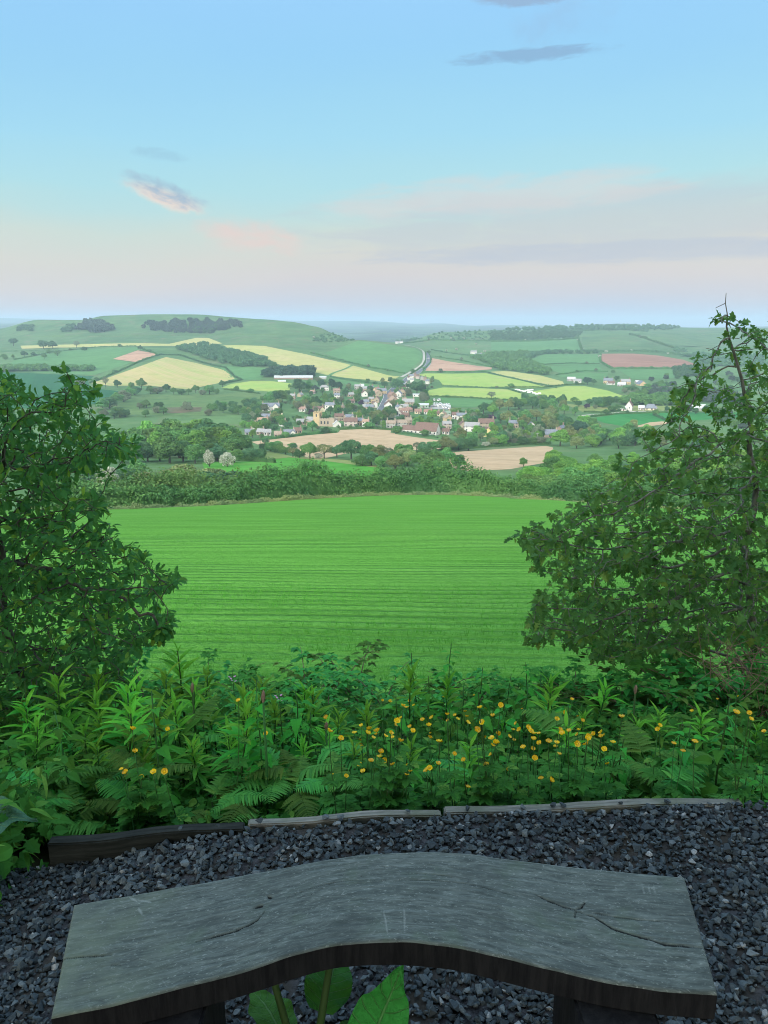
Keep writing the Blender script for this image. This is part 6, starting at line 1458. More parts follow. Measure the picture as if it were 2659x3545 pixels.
def bramble(seed, size):
    """a mound of arching canes with three-part leaves"""
    r = np.random.default_rng(seed); st = MB(); pos, fw, up, sc_ = [], [], [], []
    for c_ in range(15):
        a = r.uniform(0, 6.28); l = size * r.uniform(.6, 1.15); hh = size * r.uniform(.45, .95); o_ = r.normal(0, .12 * size, 2)
        pts = [np.array((o_[0] + math.cos(a) * l * t, o_[1] + math.sin(a) * l * t, hh * (1.9 * t - 1.15 * t * t) + .02)) for t in np.linspace(0, 1, 9)]
        st.tube(pts, list(np.linspace(.0045, .0014, 9)), 5)
        for i in range(24):
            t = r.uniform(.15, 1); k_ = min(int(t * 8), 7); p = pts[k_] + (pts[k_ + 1] - pts[k_]) * (t * 8 - k_); a2 = r.uniform(0, 6.28); b0 = p + np.array((math.cos(a2), math.sin(a2), .5)) * .03 * r.uniform(.4, 2)
            for da, m_ in ((-1.25, .85), (0, 1.0), (1.25, .85)): pos.append(b0); fw.append((math.cos(a2 + da), math.sin(a2 + da), r.uniform(-.2, .3))); up.append(np.array((0, 0, 1.0)) + r.normal(0, .25, 3)); sc_.append(m_ * r.uniform(.032, .055))
    tv, tf = leaf(OVATE, 1, .25, .25); V, Fq = inst(tv, tf, np.array(pos), np.array(fw), np.array(up), np.array(sc_))
    return [('canes', st.mesh('canes', FL['twig'], True), None), ('foliage', np_mesh('foliage', V, [Fq], [FL['bramble']]), None)]
pr_ = random.Random(17)
def at_y(u, v, y): s, t = ray(u, v); return t * y, y, CAMZ + s * y
PW = [[willowherb(100 + i, h) for i in range(2)] for h in (.55, .75, .95)]
def put_willow(px, py, y, label, group='willowherb plants along the bank', z_='D'):
    u, v = q(z_, [(px, py)])[0]; x, y, zt = at_y(u, v, y); g = float(ground(x, y)); h = max(.35, zt - g); k_ = min(range(3), key=lambda i: abs((.55, .75, .95)[i] - h))
    return place('willowherb', PW[k_][pr_.randrange(2)], x, y, pr_.uniform(0, 6.28), h / (.55, .75, .95)[k_], label, 'plant', group)
WH = [(390, 1392, 3.9, 'tallest willowherb with a bright leafy tip below the oak'), (113, 1472, 3.3, 'willowherb with bright tip under the oak at far left'), (190, 1462, 3.7, 'willowherb second from the left under the oak'), (268, 1490, 3.2, 'willowherb left of the tallest one'), (345, 1462, 3.5, 'willowherb just left of the tallest, with bright tip'), (465, 1512, 3.4, 'willowherb right of the tallest one'),
      (548, 1478, 3.7, 'willowherb beside the pink flower'), (640, 1492, 3.6, 'bright willowherb at the centre left of the bank'), (715, 1545, 3.2, 'short willowherb left of the buttercups'), (880, 1460, 3.8, 'bright willowherb above the buttercups'), (795, 1530, 3.3, 'willowherb at the left of the buttercups'), (960, 1478, 4.0, 'willowherb rising behind the buttercups'), (500, 1580, 2.9, 'low willowherb near the board on the left'),
      (430, 1600, 2.8, 'low willowherb beside the bracken'), (1205, 1470, 3.9, 'willowherb behind the right buttercups'), (1180, 1500, 3.5, 'willowherb among the right buttercups'), (1290, 1480, 3.9, 'willowherb under the maple branches'), (1440, 1535, 3.4, 'willowherb at the right by the bracken'), (60, 1560, 2.9, 'low willowherb at the far left'), (210, 1610, 2.8, 'low willowherb at the left by the board'), (320, 1640, 2.7, 'lowest willowherb near the board'), (1360, 1560, 3.2, 'willowherb beside the right bracken'), (590, 1520, 3.5, 'willowherb in the middle left of the bank'), (430, 1455, 4.3, 'willowherb behind the tallest one'), (230, 1545, 3.1, 'willowherb in the thick of the left bank'), (160, 1530, 3.4, 'willowherb shaded by the oak')]
for px, py, y, lb in WH: put_willow(px, py, y, lb)
for i in range(34):
    px = pr_.choice((pr_.uniform(20, 680), pr_.uniform(20, 680), pr_.uniform(700, 1640))); put_willow(px, pr_.uniform(1480, 1640), pr_.uniform(2.65, 3.7), 'leafy willowherb stem in the thick of the bank')
PN = [[nettle(200 + i, h) for i in range(2)] for h in (.5, .75, 1.0)]
def put_nettle(px, py, y, label, group='nettles on the bank'):
    u, v = q('D', [(px, py)])[0]; x, y, zt = at_y(u, v, y); g = float(ground(x, y)); h = max(.3, zt - g); k_ = min(range(3), key=lambda i: abs((.5, .75, 1.0)[i] - h))
    return place('nettle', PN[k_][pr_.randrange(2)], x, y, pr_.uniform(0, 6.28), h / (.5, .75, 1.0)[k_], label, 'plant', group)
NE = [(966, 1392, 4.1, 'tallest nettle standing against the green field'), (905, 1408, 4.3, 'nettle second tallest against the green field'), (1035, 1432, 4.0, 'nettle right of the tallest one'), (930, 1450, 3.8, 'nettle below the tallest one'), (1090, 1450, 3.9, 'broad nettle right of the centre'), (1000, 1470, 3.6, 'nettle behind the centre buttercups'), (1130, 1470, 3.7, 'nettle among the right buttercups'), (1050, 1490, 3.4, 'nettle just above the buttercups'), (870, 1500, 3.5, 'nettle left of the centre buttercups'),
      (1150, 1430, 4.2, 'nettle by the tip of the maple branch'), (980, 1530, 3.2, 'nettle in the middle of the buttercups'), (840, 1555, 3.1, 'low nettle in the left buttercups'), (1075, 1590, 2.8, 'low nettle near the board'), (1105, 1620, 2.7, 'lowest nettle near the board'), (940, 1590, 2.85, 'low nettle in the shade by the board'), (1240, 1520, 3.4, 'nettle right of the buttercups'), (1400, 1500, 3.7, 'nettle under the maple'), (1480, 1560, 3.3, 'nettle at the right by the bracken'), (1560, 1540, 3.4, 'nettle at the far right'),
      (1620, 1580, 3.1, 'rightmost nettle, under the maple'), (25, 1600, 2.8, 'leftmost nettle, by the grey leaves'), (90, 1640, 2.65, 'low nettle at the left'), (300, 1560, 3.0, 'nettle among the left willowherb'), (180, 1580, 2.9, 'nettle beside the left bracken'), (380, 1560, 3.05, 'nettle in the middle of the left bank'), (540, 1560, 3.1, 'nettle left of the tall stalk'), (660, 1540, 3.2, 'nettle right of the tall stalk'), (60, 1690, 2.5, 'nettle at the lower left corner'), (1625, 1650, 2.5, 'dark nettle over the right end of the boards'), (1575, 1680, 2.45, 'low nettle at the right end of the boards'), (1655, 1690, 2.4, 'nettle at the lower right corner of the bank')]
for px, py, y, lb in NE: put_nettle(px, py, y, lb)
for i in range(40):
    px = pr_.uniform(20, 1640); put_nettle(px, pr_.uniform(1470, 1660), pr_.uniform(2.6, 3.8), 'nettle stem in the thick of the bank')
FRM = [frond_mesh(np.random.default_rng(300 + i), .5, w_, d_) for i, (w_, d_) in enumerate([(.36, .32), (.32, .45), (.40, .24), (.34, .55)])]
def fern(px, py, y, n_, label, s_=1.0, a0=None, stalk=.22):
    u, v = q('D', [(px, py)])[0]; x, y, zt = at_y(u, v, y); g = float(ground(x, y)); h = max(.1, zt - g - .12 * s_)
    e = empty('bracken_fern', (x, y, g - .01), 0, label, 'fern', 'bracken ferns on the bank')
    st = MB(); st.tube([(0, 0, 0), (.01, 0, h * .5), (0, 0, h)], [.0048, .004, .003], 6); st.build('stalk', FL['stem'], e, True)
    for k_ in range(n_):
        a = (a0 if a0 is not None else pr_.uniform(0, 6.28)) + k_ * 6.28 / n_ + pr_.uniform(-.3, .3)
        o = link('frond', FRM[pr_.randrange(4)], e, (0, 0, h * (1 - .16 * (k_ // 2)))); o.rotation_euler = (pr_.uniform(-.15, .15), pr_.uniform(-.15, .25), a); k2 = s_ * pr_.uniform(.62, .95); o.scale = (k2, k2, k2)
    return e
for a in [(150, 1735, 2.50, 4, 'big bracken fern at the lower left, spreading low', .6, .2), (245, 1745, 2.5, 3, 'bracken frond arching over the left end of the board', .55, -.4), (330, 1600, 2.9, 4, 'pale bracken in the middle of the left bank', .75), (395, 1545, 3.1, 3, 'young yellow bracken tip on a tall stalk', .6), (600, 1620, 2.75, 4, 'bracken right of the tall dark stalk', .7), (680, 1570, 3.0, 4, 'silvery bracken at the centre left', .8), (640, 1660, 2.6, 4, 'bracken low beside the tall stalk', .65), (720, 1640, 2.65, 3, 'bracken at the foot of the left buttercups', .6),
          (455, 1690, 2.55, 4, 'low bracken leaning over the board', .6), (1265, 1540, 3.2, 4, 'bracken arching left among the right buttercups', .85), (1400, 1590, 2.9, 4, 'long pale bracken frond pointing right', .9, 0.2), (1440, 1650, 2.65, 3, 'low bracken near the right of the board', .7, 0.4), (1170, 1420, 4.6, 2, 'small bracken against the green field', .5), (1500, 1640, 2.8, 3, 'bracken at the right in the shade', .7), (90, 1650, 2.7, 4, 'bracken at the far left', .7), (300, 1690, 2.55, 3, 'bracken beside the left end of the board', .6), (540, 1680, 2.55, 3, 'bracken between the board joint and the stalk', .6), (30, 1720, 2.4, 3, 'leftmost bracken by the grey leaves', .6)]:
    fern(*a)
for i in range(16):
    px = 20 + i * 103 + pr_.uniform(-30, 30); fern(px, pr_.uniform(1600, 1700), pr_.uniform(2.55, 3.1), 3, 'small bracken fern low on the bank behind the boards', pr_.uniform(.4, .6))
# tall bare stalks
for px, pt, y, lb in [(565, 1492, 2.62, 'tall dark stalk with a bud, left of the middle'), (412, 1475, 3.2, 'tall stalk of young bracken uncurling'), (702, 1560, 3.0, 'thin dark stalk beside the left buttercups'), (1372, 1480, 3.3, 'thin stalk at the right below the maple')]:
    u, v = q('D', [(px, pt)])[0]; x, y, zt = at_y(u, v, y); g = float(ground(x, y)); e = empty('plant_stalk', (x, y, g), 0, lb, 'plant', 'bare stalks on the bank'); h = zt - g
    b = MB(); b.tube([(0, 0, 0), (.008, 0, h * .5), (.004, .004, h * .93)], [.0065, .0055, .004], 7); b.build('stem', FL['stem'], e, True)
    b = MB(); b.tube([(.004, .004, h * .92), (.004, .004, h * .95), (.006, .004, h * .98), (.006, .004, h)], [.004, .0085, .007, .002], 7); b.build('bud', FL['twig'], e, True)
# pink flowers
for (px, py, y, lb) in [(803, 1460 - 0, 3.6, 'x')][:0]: pass
for z_, px, py, y, lb in [('G', 1483, 258, 3.55, 'pink flower spike beside the willowherb'), ('H', 212, 378, 3.3, 'small pink flower near the tall dark stalk')]:
    u, v = q(z_, [(px, py)])[0]; x, y, zt = at_y(u, v, y); g = float(ground(x, y)); e = empty('pink_flower', (x, y, g), 0, lb, 'flower'); h = zt - g
    b = MB(); b.tube([(0, 0, 0), (.01, 0, h * .6), (.0, 0, h + .03)], [.003, .0025, .0015], 5); b.build('stem', FL['stem'], e, True)
    b = MB()
    for k_ in range(6):
        a = k_ * 2.4; c_ = np.array((math.cos(a) * .006, math.sin(a) * .012, h - .03 + k_ * .006)); d = np.array((math.cos(a), math.sin(a), .3)); w_ = np.array((-math.sin(a), math.cos(a), 0))
        b.add([c_, c_ + d * .009 + w_ * .006, c_ + d * .016, c_ + d * .009 - w_ * .006], [(0, 1, 2, 3)])
    b.build('petals', FL['pink'], e)
# buttercups
BC = q('H', [(130, 628), (545, 803), (593, 795), (642, 900), (548, 905), (750, 870), (735, 825), (800, 803), (790, 600), (777, 627), (695, 625), (732, 670), (815, 655), (837, 632), (880, 672), (893, 645), (928, 625), (938, 652), (865, 745), (857, 777), (890, 797), (912, 905), (1027, 893), (1050, 870), (993, 527), (1005, 452), (1028, 458), (1050, 418), (1075, 447), (1130, 540), (1050, 587), (1170, 578), (1228, 575), (1265, 537), (1287, 507), (1292, 543), (1338, 513), (1352, 535), (1385, 503), (1402, 487), (1412, 520), (1417, 557), (1460, 385), (1265, 395), (1497, 463), (1513, 555), (1477, 603), (1527, 650), (1573, 660), (1600, 688), (1610, 627), (1310, 605), (1177, 655), (1393, 795), (1568, 762), (955, 573), (1417, 970)])
BC += q('I', [(40, 590), (108, 607), (133, 567), (150, 528), (173, 567), (222, 553), (237, 575), (255, 590), (285, 590), (255, 625), (137, 628), (28, 645), (193, 673), (250, 680), (262, 737), (345, 640), (387, 668), (408, 712), (355, 513), (394, 502), (427, 590), (467, 573), (490, 630), (515, 650), (548, 510), (525, 567), (582, 607), (612, 590), (660, 582), (572, 655), (730, 643), (783, 490), (697, 772), (1010, 540), (1000, 565), (1095, 650), (1220, 640), (1150, 695), (1205, 455), (1356, 383), (1437, 432), (1477, 367), (1468, 465), (1548, 467), (1557, 503), (1632, 490), (1650, 445), (1637, 577), (300, 860), (133, 885), (110, 803)])
BC += q('G', [(862, 528), (820, 558), (808, 590), (845, 600), (775, 857), (803, 875), (902, 908), (985, 497), (980, 875), (1050, 870), (860, 740), (1523, 417), (1390, 440), (1385, 512), (1070, 600), (22, 972)])
for i in range(46): BC.append((pr_.uniform(1130, 2250), pr_.gauss(2530, 70)))
BFM = [buttercup_meshes(400 + i) for i in range(4)]; BSM = {h: [buttercup_stalk(410 + i, h) for i in range(3)] for h in (.3, .45, .6)}
def bc_label(u, v):
    d_x, d_y = u / 1.60277, v / 1.60277
    if d_x < 450: return 'yellow buttercup among the willowherb on the left bank'
    if d_x > 1330: return 'yellow buttercup in the right corner below the maple'
    if d_y > 1630: return 'yellow buttercup low down near the timber board'
    return 'yellow buttercup in the big patch right of the centre' if d_x > 950 else 'yellow buttercup in the patch left of the nettles'
for u, v in BC:
    s, t = ray(u, v); h = pr_.choice((.3, .45, .45, .6)); y = (.928 - h) / max(.05, (-s - .405)); y = min(max(y, 2.52), 4.6); y -= .12; x = t * y; zt = CAMZ + s * y; g = float(ground(x, y)); hh = max(.15, zt - g); k_ = min(BSM, key=lambda a: abs(a - hh))
    e = empty('buttercup', (x, y, zt), pr_.uniform(0, 6.28), bc_label(u, v), 'flower', 'yellow buttercups'); sm, fm = BSM[k_][pr_.randrange(3)]
    o = link('stem', sm, e); o.scale = (1, 1, hh / k_); o = link('foliage', fm, e); o.scale = (1, 1, hh / k_)
    pm, cm = BFM[pr_.randrange(4)]; o = link('petals', pm, e); k2 = pr_.uniform(.58, .92); o.scale = (k2,) * 3; o.rotation_euler = (pr_.uniform(-.9, .5), pr_.uniform(-.5, .5), 0); o2 = link('centre', cm, e); o2.scale = (k2,) * 3; o2.rotation_euler = o.rotation_euler
# brambles
BRM = [bramble(500 + i, .55) for i in range(4)]
for px, py, y, s_, lb in [(640, 1455, 4.6, 1.1, 'bramble mound at the foot of the field, left of centre'), (740, 1440, 5.0, 1.2, 'bramble mound with reddish tips against the field'), (830, 1450, 4.8, 1.1, 'bramble mound left of the tall nettles'), (1180, 1490, 4.9, 1.0, 'bramble mound under the tip of the maple branch'), (1290, 1475, 4.9, 1.1, 'bramble mound under the lowest maple leaves'), (1380, 1450, 4.8, 1.2, 'bramble mound below the maple'), (1470, 1440, 4.7, 1.2, 'bramble mound left of the dry twigs'), (1560, 1400, 4.6, 1.3, 'bramble mound around the dry twigs'), (1650, 1380, 4.5, 1.3, 'bramble mound at the right edge'), (1420, 1520, 4.1, 1.0, 'lower bramble mound under the maple'), (1530, 1500, 4.0, 1.1, 'lower bramble mound at the right'),
                          (1640, 1480, 3.9, 1.1, 'lower bramble mound at the right edge'), (560, 1500, 4.2, .9, 'bramble mound behind the pink flower'), (700, 1500, 4.1, .9, 'bramble mound behind the thin dark stalk'), (60, 1480, 4.4, 1.2, 'bramble mound under the oak at the far left'), (180, 1470, 4.5, 1.2, 'bramble mound under the oak'), (300, 1450, 4.6, 1.1, 'bramble mound at the right foot of the oak'), (450, 1450, 4.8, 1.0, 'bramble mound right of the tallest willowherb'), (1000, 1480, 4.7, .9, 'bramble mound behind the nettles'), (1090, 1480, 4.8, .9, 'bramble mound right of the nettles')]:
    u, v = q('D', [(px, py)])[0]; x, y, zt = at_y(u, v, y); g = float(ground(x, y)); k2 = min(max((zt - g) / .50, .7), 2.0)
    place('bramble', BRM[pr_.randrange(4)], x, y, pr_.uniform(0, 6.28), 1.0, lb, 'bramble', 'brambles along the bank').scale = (s_ * 1.15, s_ * 1.15, k2)
# dry twigs in the brambles
u, v = q('D', [(1600, 1440)])[0]; x, y, zt = at_y(u, v, 4.0); b = MB(); rr = np.random.default_rng(6)
for i in range(60):
    c_ = rr.normal(0, .09, 3) * np.array((1.3, 1, .7)); d = rr.normal(0, 1, 3) * np.array((1, .6, .8)); d /= np.linalg.norm(d); l = rr.uniform(.05, .16); b.tube([c_ - d * l, c_ + rr.normal(0, .015, 3), c_ + d * l], [.0018, .0022, .001], 4)
tag(b.build('twig_pile', FL['twig'], None, loc=(x, y, zt)), 'tangle of dry brown twigs caught in the brambles', 'twigs')
# undergrowth between the plants
r = np.random.default_rng(60); n_ = 22000
yy = 2.42 + 4.4 * r.random(n_) ** 1.5; xx = r.uniform(-.74, .74, n_) * (yy + .15); hm = .10 + .30 * np.clip((yy - 2.4) / 1.3, 0, 1) + .10 * vnoise(xx, yy, .5, 3)
zz = ground(xx, yy) + hm * r.random(n_) ** .65; a = r.uniform(0, 6.28, n_)
fw = np.stack([np.cos(a), np.sin(a), r.uniform(-.5, .25, n_)], 1); up = np.array((0, 0, 1.0)) + r.normal(0, .4, (n_, 3)); up[:, 1] -= .3
T = [leaf(OVATE, 1, .35, .25), leaf(CREEP, 1, .3, .2), leaf(LANCE, 1, .5, .3), leaf(NETTLE, 1, .5, .3)]; pick = r.integers(0, 4, n_); sz = r.uniform(.035, .085, n_)
side_ = np.arange(n_) < 1700; xx = np.where(side_, r.uniform(-2.3, -1.12, n_), xx); yy = np.where(side_, r.uniform(1.78, 2.5, n_), yy); zz = np.where(side_, -.10 + .30 * r.random(n_) ** 1.3, zz)
V, Fq = merge([inst(T[k_][0], T[k_][1], np.stack([xx, yy, zz], 1)[pick == k_], fw[pick == k_], up[pick == k_], sz[pick == k_]) for k_ in range(4)])
tag(link('undergrowth', np_mesh('undergrowth', V, [Fq], [FL['herb']])), 'dark mixed leaves covering the bank between the taller plants', 'undergrowth', None, 'stuff')
# ------------------------------------------------------------------ burdock leaves
def dock_leaf(r, L_, wid, droop, waves=.09):
    n_, m_ = 26, 13; V = []
    for i in range(n_ + 1):
        t = i / n_; hw = wid * (math.sin(math.pi * min(1, t * .93 + .07)) ** .62) * (1 - .45 * t) * (1 - t ** 6) + .004
        for j in range(m_):
            s_ = (j / (m_ - 1) - .5) * 2; yy = s_ * hw; rib = -.010 * (1 - abs(s_)) * (1 - t) + waves * abs(s_) ** 1.5 * math.sin(t * 17 + (2.1 if s_ > 0 else 0)) * .5 + .16 * abs(yy) + .006 * math.sin(t * 34 + abs(s_) * 5)
            V.append((L_ * t * (1 - .2 * droop * t), yy * L_, L_ * (-droop * t * t) + rib * L_))
    idx = np.arange((n_ + 1) * m_).reshape(n_ + 1, m_)
    tt = np.repeat(np.arange(n_ + 1) / n_, m_); ss = np.tile(np.abs(np.arange(m_) / (m_ - 1) - .5) * 2, n_ + 1)
    return np.array(V), np.stack([idx[:-1, :-1].ravel(), idx[1:, :-1].ravel(), idx[1:, 1:].ravel(), idx[:-1, 1:].ravel()], 1), tt, ss
def vein(m, dark):
    n = NT(m.node_tree); p = [q_ for q_ in m.node_tree.nodes if q_.type == 'BSDF_PRINCIPLED'][0]
    t_ = n.add('ShaderNodeAttribute'); t_.attribute_name = 'lt'; s_ = n.add('ShaderNodeAttribute'); s_.attribute_name = 'ls'; P = n.add('ShaderNodeNewGeometry').outputs['Position']
    nz = n.noise(P, 30, 3); k_ = n.math('SUBTRACT', n.math('ADD', t_.outputs['Fac'], n.math('MULTIPLY', nz, .03)), n.math('MULTIPLY', s_.outputs['Fac'], .17))
    w_ = n.math('ABSOLUTE', n.math('SUBTRACT', n.math('FRACT', n.math('MULTIPLY', k_, 8.0)), .5)); v_ = n.math('MAXIMUM', n.smooth(w_, .43, .5), n.smooth(s_.outputs['Fac'], .07, .02))
    src = p.inputs['Base Color'].links[0].from_socket; mo = n.smooth(n.noise(P, 55, 4, .7), .35, .7)
    c_ = n.mix(n.math('MULTIPLY', mo, .45), src, dark); c_ = n.mix(n.math('MULTIPLY', v_, .55), c_, (.16, .30, .13, 1)); n.put(p.inputs['Base Color'], c_)
    b_ = n.add('ShaderNodeBump'); b_.inputs['Strength'].default_value = .7; b_.inputs['Distance'].default_value = .006; n.put(b_.inputs['Height'], n.math('ADD', n.math('MULTIPLY', v_, -1.0), n.math('MULTIPLY', mo, .5))); n.l.new(b_.outputs[0], p.inputs['Normal'])
vein(FL['dock'], (.02, .11, .02, 1)); vein(FL['greydock'], (.03, .09, .05, 1))
def burdock(x, y, z, leaves, label, mat, seed, stalks=()):
    """leaves: (tip direction az, reach, height of leaf base, length, half width, droop, pitch)"""
    e = empty('burdock', (x, y, z), 0, label, 'plant', None); r = np.random.default_rng(seed)
    for az_, reach, hb, L_, wd_, dr, pit in leaves:
        d = np.array((math.cos(az_), math.sin(az_), 0)); b0 = d * reach + np.array((0, 0, hb))
        st = MB(); st.tube([(0, 0, 0), d * reach * .35 + np.array((0, 0, hb * .6)), b0], [.007, .006, .004], 7)
        V, Fq, tt, ss = dock_leaf(r, L_, wd_, dr); f = np.array((d[0] * math.cos(pit), d[1] * math.cos(pit), math.sin(pit)))
        V2, F2 = inst(V, Fq, [b0], [f], [np.array((0, 0, 1.0)) + r.normal(0, .15, 3)], [1.0])
        lf = link('leaf', np_mesh('leaf', V2, [F2], [mat], True, {'lt': tt, 'ls': ss}), e); link('leaf_stalk', st.mesh('leaf_stalk', FL['stem'], True), lf)
    for dx_, dy_, h in stalks:
        st = MB(); st.tube([(0, 0, 0), (dx_ * .4, dy_ * .4, h * .5), (dx_, dy_, h)], [.010, .009, .007], 8); st.build('stem', FL['stem'], e, True)
    return e
# ------------------------------------------------------------------ the bench
def plane(px, py, z):
    s, t = ray(px * 1.60277, py * 1.60277); y = (z - CAMZ) / s; return t * y, y
SEAT = .45
farE = np.array([plane(a, b, SEAT) for a, b in [(160, 1952), (320, 1925), (480, 1898), (600, 1875), (720, 1852), (820, 1842), (920, 1839), (1020, 1844), (1120, 1857), (1250, 1873), (1400, 1886), (1478, 1893)]])
nearE = np.array([plane(a, b, SEAT) for a, b in [(110, 2197), (260, 2166), (400, 2130), (520, 2098), (640, 2060), (740, 2038), (850, 2032), (960, 2040), (1080, 2065), (1200, 2095), (1330, 2123), (1455, 2140), (1550, 2146)]])
def curve(P, n):
    d = np.concatenate([[0], np.cumsum(np.linalg.norm(np.diff(P, axis=0), axis=1))]); t = np.linspace(0, d[-1], n); t[0] += 1e-9; t[-1] -= 1e-9
    return np.stack([pchip(d, P[:, 0], t), pchip(d, P[:, 1], t)], 1)
NU, NV = 620, 130; TH = .058
fe, ne_ = curve(farE, NU), curve(nearE, NU); w = np.linspace(0, 1, NV)
PX = fe[:, None, 0] * (1 - w) + ne_[:, None, 0] * w; PY = fe[:, None, 1] * (1 - w) + ne_[:, None, 1] * w
Uc = np.linspace(0, 1, NU)[:, None] * np.ones(NV); Vc = np.ones(NU)[:, None] * w
crack = np.zeros((NU, NV)); dep = np.zeros((NU, NV)); scr = np.zeros((NU, NV))
LEN = np.linalg.norm(np.diff((fe + ne_) / 2, axis=0), axis=1).sum(); WID = np.linalg.norm(fe - ne_, axis=1).mean()
def inv_uv(px, py):
    x, y = plane(px, py, SEAT); d = (PX - x) ** 2 + (PY - y) ** 2; i, j = np.unravel_index(d.argmin(), d.shape); return i / (NU - 1), j / (NV - 1)
def stroke(pts, wid, depth, arr, jit=.0, seed=0, taper=True):
    """carve a line through photo points into the seat surface (a groove) or a scratch mask"""
    P = [np.array(inv_uv(*p)) * np.array((LEN, WID)) for p in pts]; r_ = np.random.default_rng(seed); Q = []
    for a, b in zip(P[:-1], P[1:]):
        k_ = max(2, int(np.linalg.norm(b - a) / .004))
        for i in range(k_): Q.append(a + (b - a) * i / k_)
    Q.append(P[-1]); Q = np.array(Q); Q = Q + np.cumsum(r_.normal(0, jit, Q.shape), axis=0) * .3; n_ = len(Q)
    for k_, c_ in enumerate(Q):
        f_ = k_ / n_; ww = wid * .82 * (min(1, 3 * f_ + .25, 3 * (1 - f_) + .25) if taper else 1) * r_.uniform(.75, 1.25)
        i0, i1 = int((c_[0] - .012) / LEN * NU), int((c_[0] + .012) / LEN * NU) + 1; j0, j1 = int((c_[1] - .012) / WID * NV), int((c_[1] + .012) / WID * NV) + 1
        i0, j0 = max(i0, 0), max(j0, 0)
        if i0 >= i1 or j0 >= j1: continue
        dd = np.hypot(Uc[i0:i1, j0:j1] * LEN - c_[0], Vc[i0:i1, j0:j1] * WID - c_[1]); g = np.clip(1.25 - dd / ww, 0, 1) * depth
        arr[i0:i1, j0:j1] = np.maximum(arr[i0:i1, j0:j1], g)
def zc(px, py, side): return ((0 if side == 'l' else 829.5) + px * .5, 1715.8 + py * .5) if False else (((0 if side == 'l' else 1330) + px * .80169) / 1.60277, (2750 + py * .80139) / 1.60277)
CR = [([(845, 635), (930, 615), (1020, 588), (1085, 562), (1115, 540), (1140, 508)], .0032, 1), ([(850, 612), (930, 592), (1040, 580)], .0016, .7), ([(1095, 492), (1130, 482)], .0045, 1), ([(1250, 440), (1350, 405), (1450, 378), (1520, 372), (1659, 372)], .0016, .8), ([(1310, 448), (1370, 420), (1430, 385), (1560, 352)], .0014, .7),
      ([(1590, 318), (1659, 312)], .0016, .7), ([(265, 712), (350, 702), (500, 694)], .0022, .9), ([(480, 742), (520, 740)], .0016, .7), ([(1160, 440), (1172, 446)], .005, 1)]
for pts, wd_, dp in CR: stroke([zc(a, b, 'l') for a, b in pts], wd_, dp, crack, .0004, int(pts[0][0]))
CR2 = [([(0, 370), (120, 372), (330, 385), (420, 400), (520, 428), (640, 460)], .0015, .8), ([(140, 345), (290, 355)], .0018, .8), ([(0, 315), (50, 312)], .0016, .8), ([(630, 425), (700, 455), (770, 485), (822, 500)], .0026, 1), ([(822, 500), (850, 488), (868, 465)], .0028, 1), ([(825, 503), (822, 530)], .0024, 1),
       ([(830, 508), (900, 530), (980, 575), (1060, 600), (1150, 625), (1210, 648), (1290, 655), (1392, 665)], .0036, 1), ([(840, 510), (920, 518), (1050, 535), (1190, 548)], .0018, .9), ([(1190, 522), (1350, 524)], .0013, .7), ([(1000, 590), (1080, 608), (1230, 632)], .0014, .7), ([(180, 305), (310, 308)], .0013, .6)]
for pts, wd_, dp in CR2: stroke([zc(a, b, 'r') for a, b in pts], wd_, dp, crack, .0004, int(pts[0][0]) + 7)
rs = np.random.default_rng(12)
for i in range(100):                                                # old scratches in the grey surface
    cx_, cy_ = rs.uniform(120, 1540), 0; t = (cx_ - 110) / 1440
    v0 = np.interp(cx_, [110, 850, 1550], [1960, 1850, 1900]); v1 = np.interp(cx_, [110, 850, 1550], [2180, 2020, 2135]); cy_ = rs.uniform(v0, v1); a = rs.uniform(0, 3.14); l = rs.uniform(6, 42); b_ = rs.normal(0, .5)
    try: stroke([(cx_, cy_), (cx_ + math.cos(a) * l * .5, cy_ + math.sin(a) * l * .3), (cx_ + math.cos(a + b_) * l, cy_ + math.sin(a + b_) * l * .6)], rs.uniform(.0008, .0017), rs.uniform(.25, .8), scr, .0005, i)
    except Exception: pass
for pts in ([(600, 455), (650, 465)], [(600, 490), (615, 515)], [(560, 445), (590, 460)]): stroke([zc(a, b, 'l') for a, b in pts], .0035, 1, scr, .0006, 5)
for pts in ([(1117, 395), (1125, 425)], [(1140, 392), (1150, 428)], [(1165, 390), (1172, 425)], [(1255, 408), (1275, 412)], [(1300, 745), (1318, 750)], [(0, 500), (20, 610)], [(85, 480), (92, 600)]): stroke([zc(a, b, 'r') for a, b in pts], .0026, 1, scr, .0006, 8)
PZ = SEAT + .0012 * vnoise(Uc * LEN, Vc * WID, .05, 3) * 2 + .0010 * vnoise(Uc * LEN * .12, Vc * WID, .006, 5) - .0055 * crack - .0003 * scr
edge_d = np.minimum(np.minimum(Vc, 1 - Vc) * WID, np.minimum(Uc, 1 - Uc) * LEN); PZ = PZ - .004 * np.clip(1 - edge_d / .006, 0, 1) ** 2
idx = np.arange(NU * NV).reshape(NU, NV); Fq = np.stack([idx[:-1, :-1].ravel(), idx[:-1, 1:].ravel(), idx[1:, 1:].ravel(), idx[1:, :-1].ravel()], 1)
rim = np.concatenate([idx[:, 0], idx[-1, 1:], idx[::-1, -1][1:], idx[0, ::-1][1:-1]]); top = np.stack([PX.ravel(), PY.ravel(), PZ.ravel()], 1)
lo = top[rim].copy(); lo[:, 2] = SEAT - TH + .002 * vnoise(np.arange(len(rim)) * 1.0, np.zeros(len(rim)), 30, 4); n0 = NU * NV; k_ = len(rim); i_ = np.arange(k_); j_ = (i_ + 1) % k_
side = np.stack([rim[i_], rim[j_], n0 + j_, n0 + i_], 1)
bi = {int(v_): n0 + a_ for a_, v_ in enumerate(rim)}
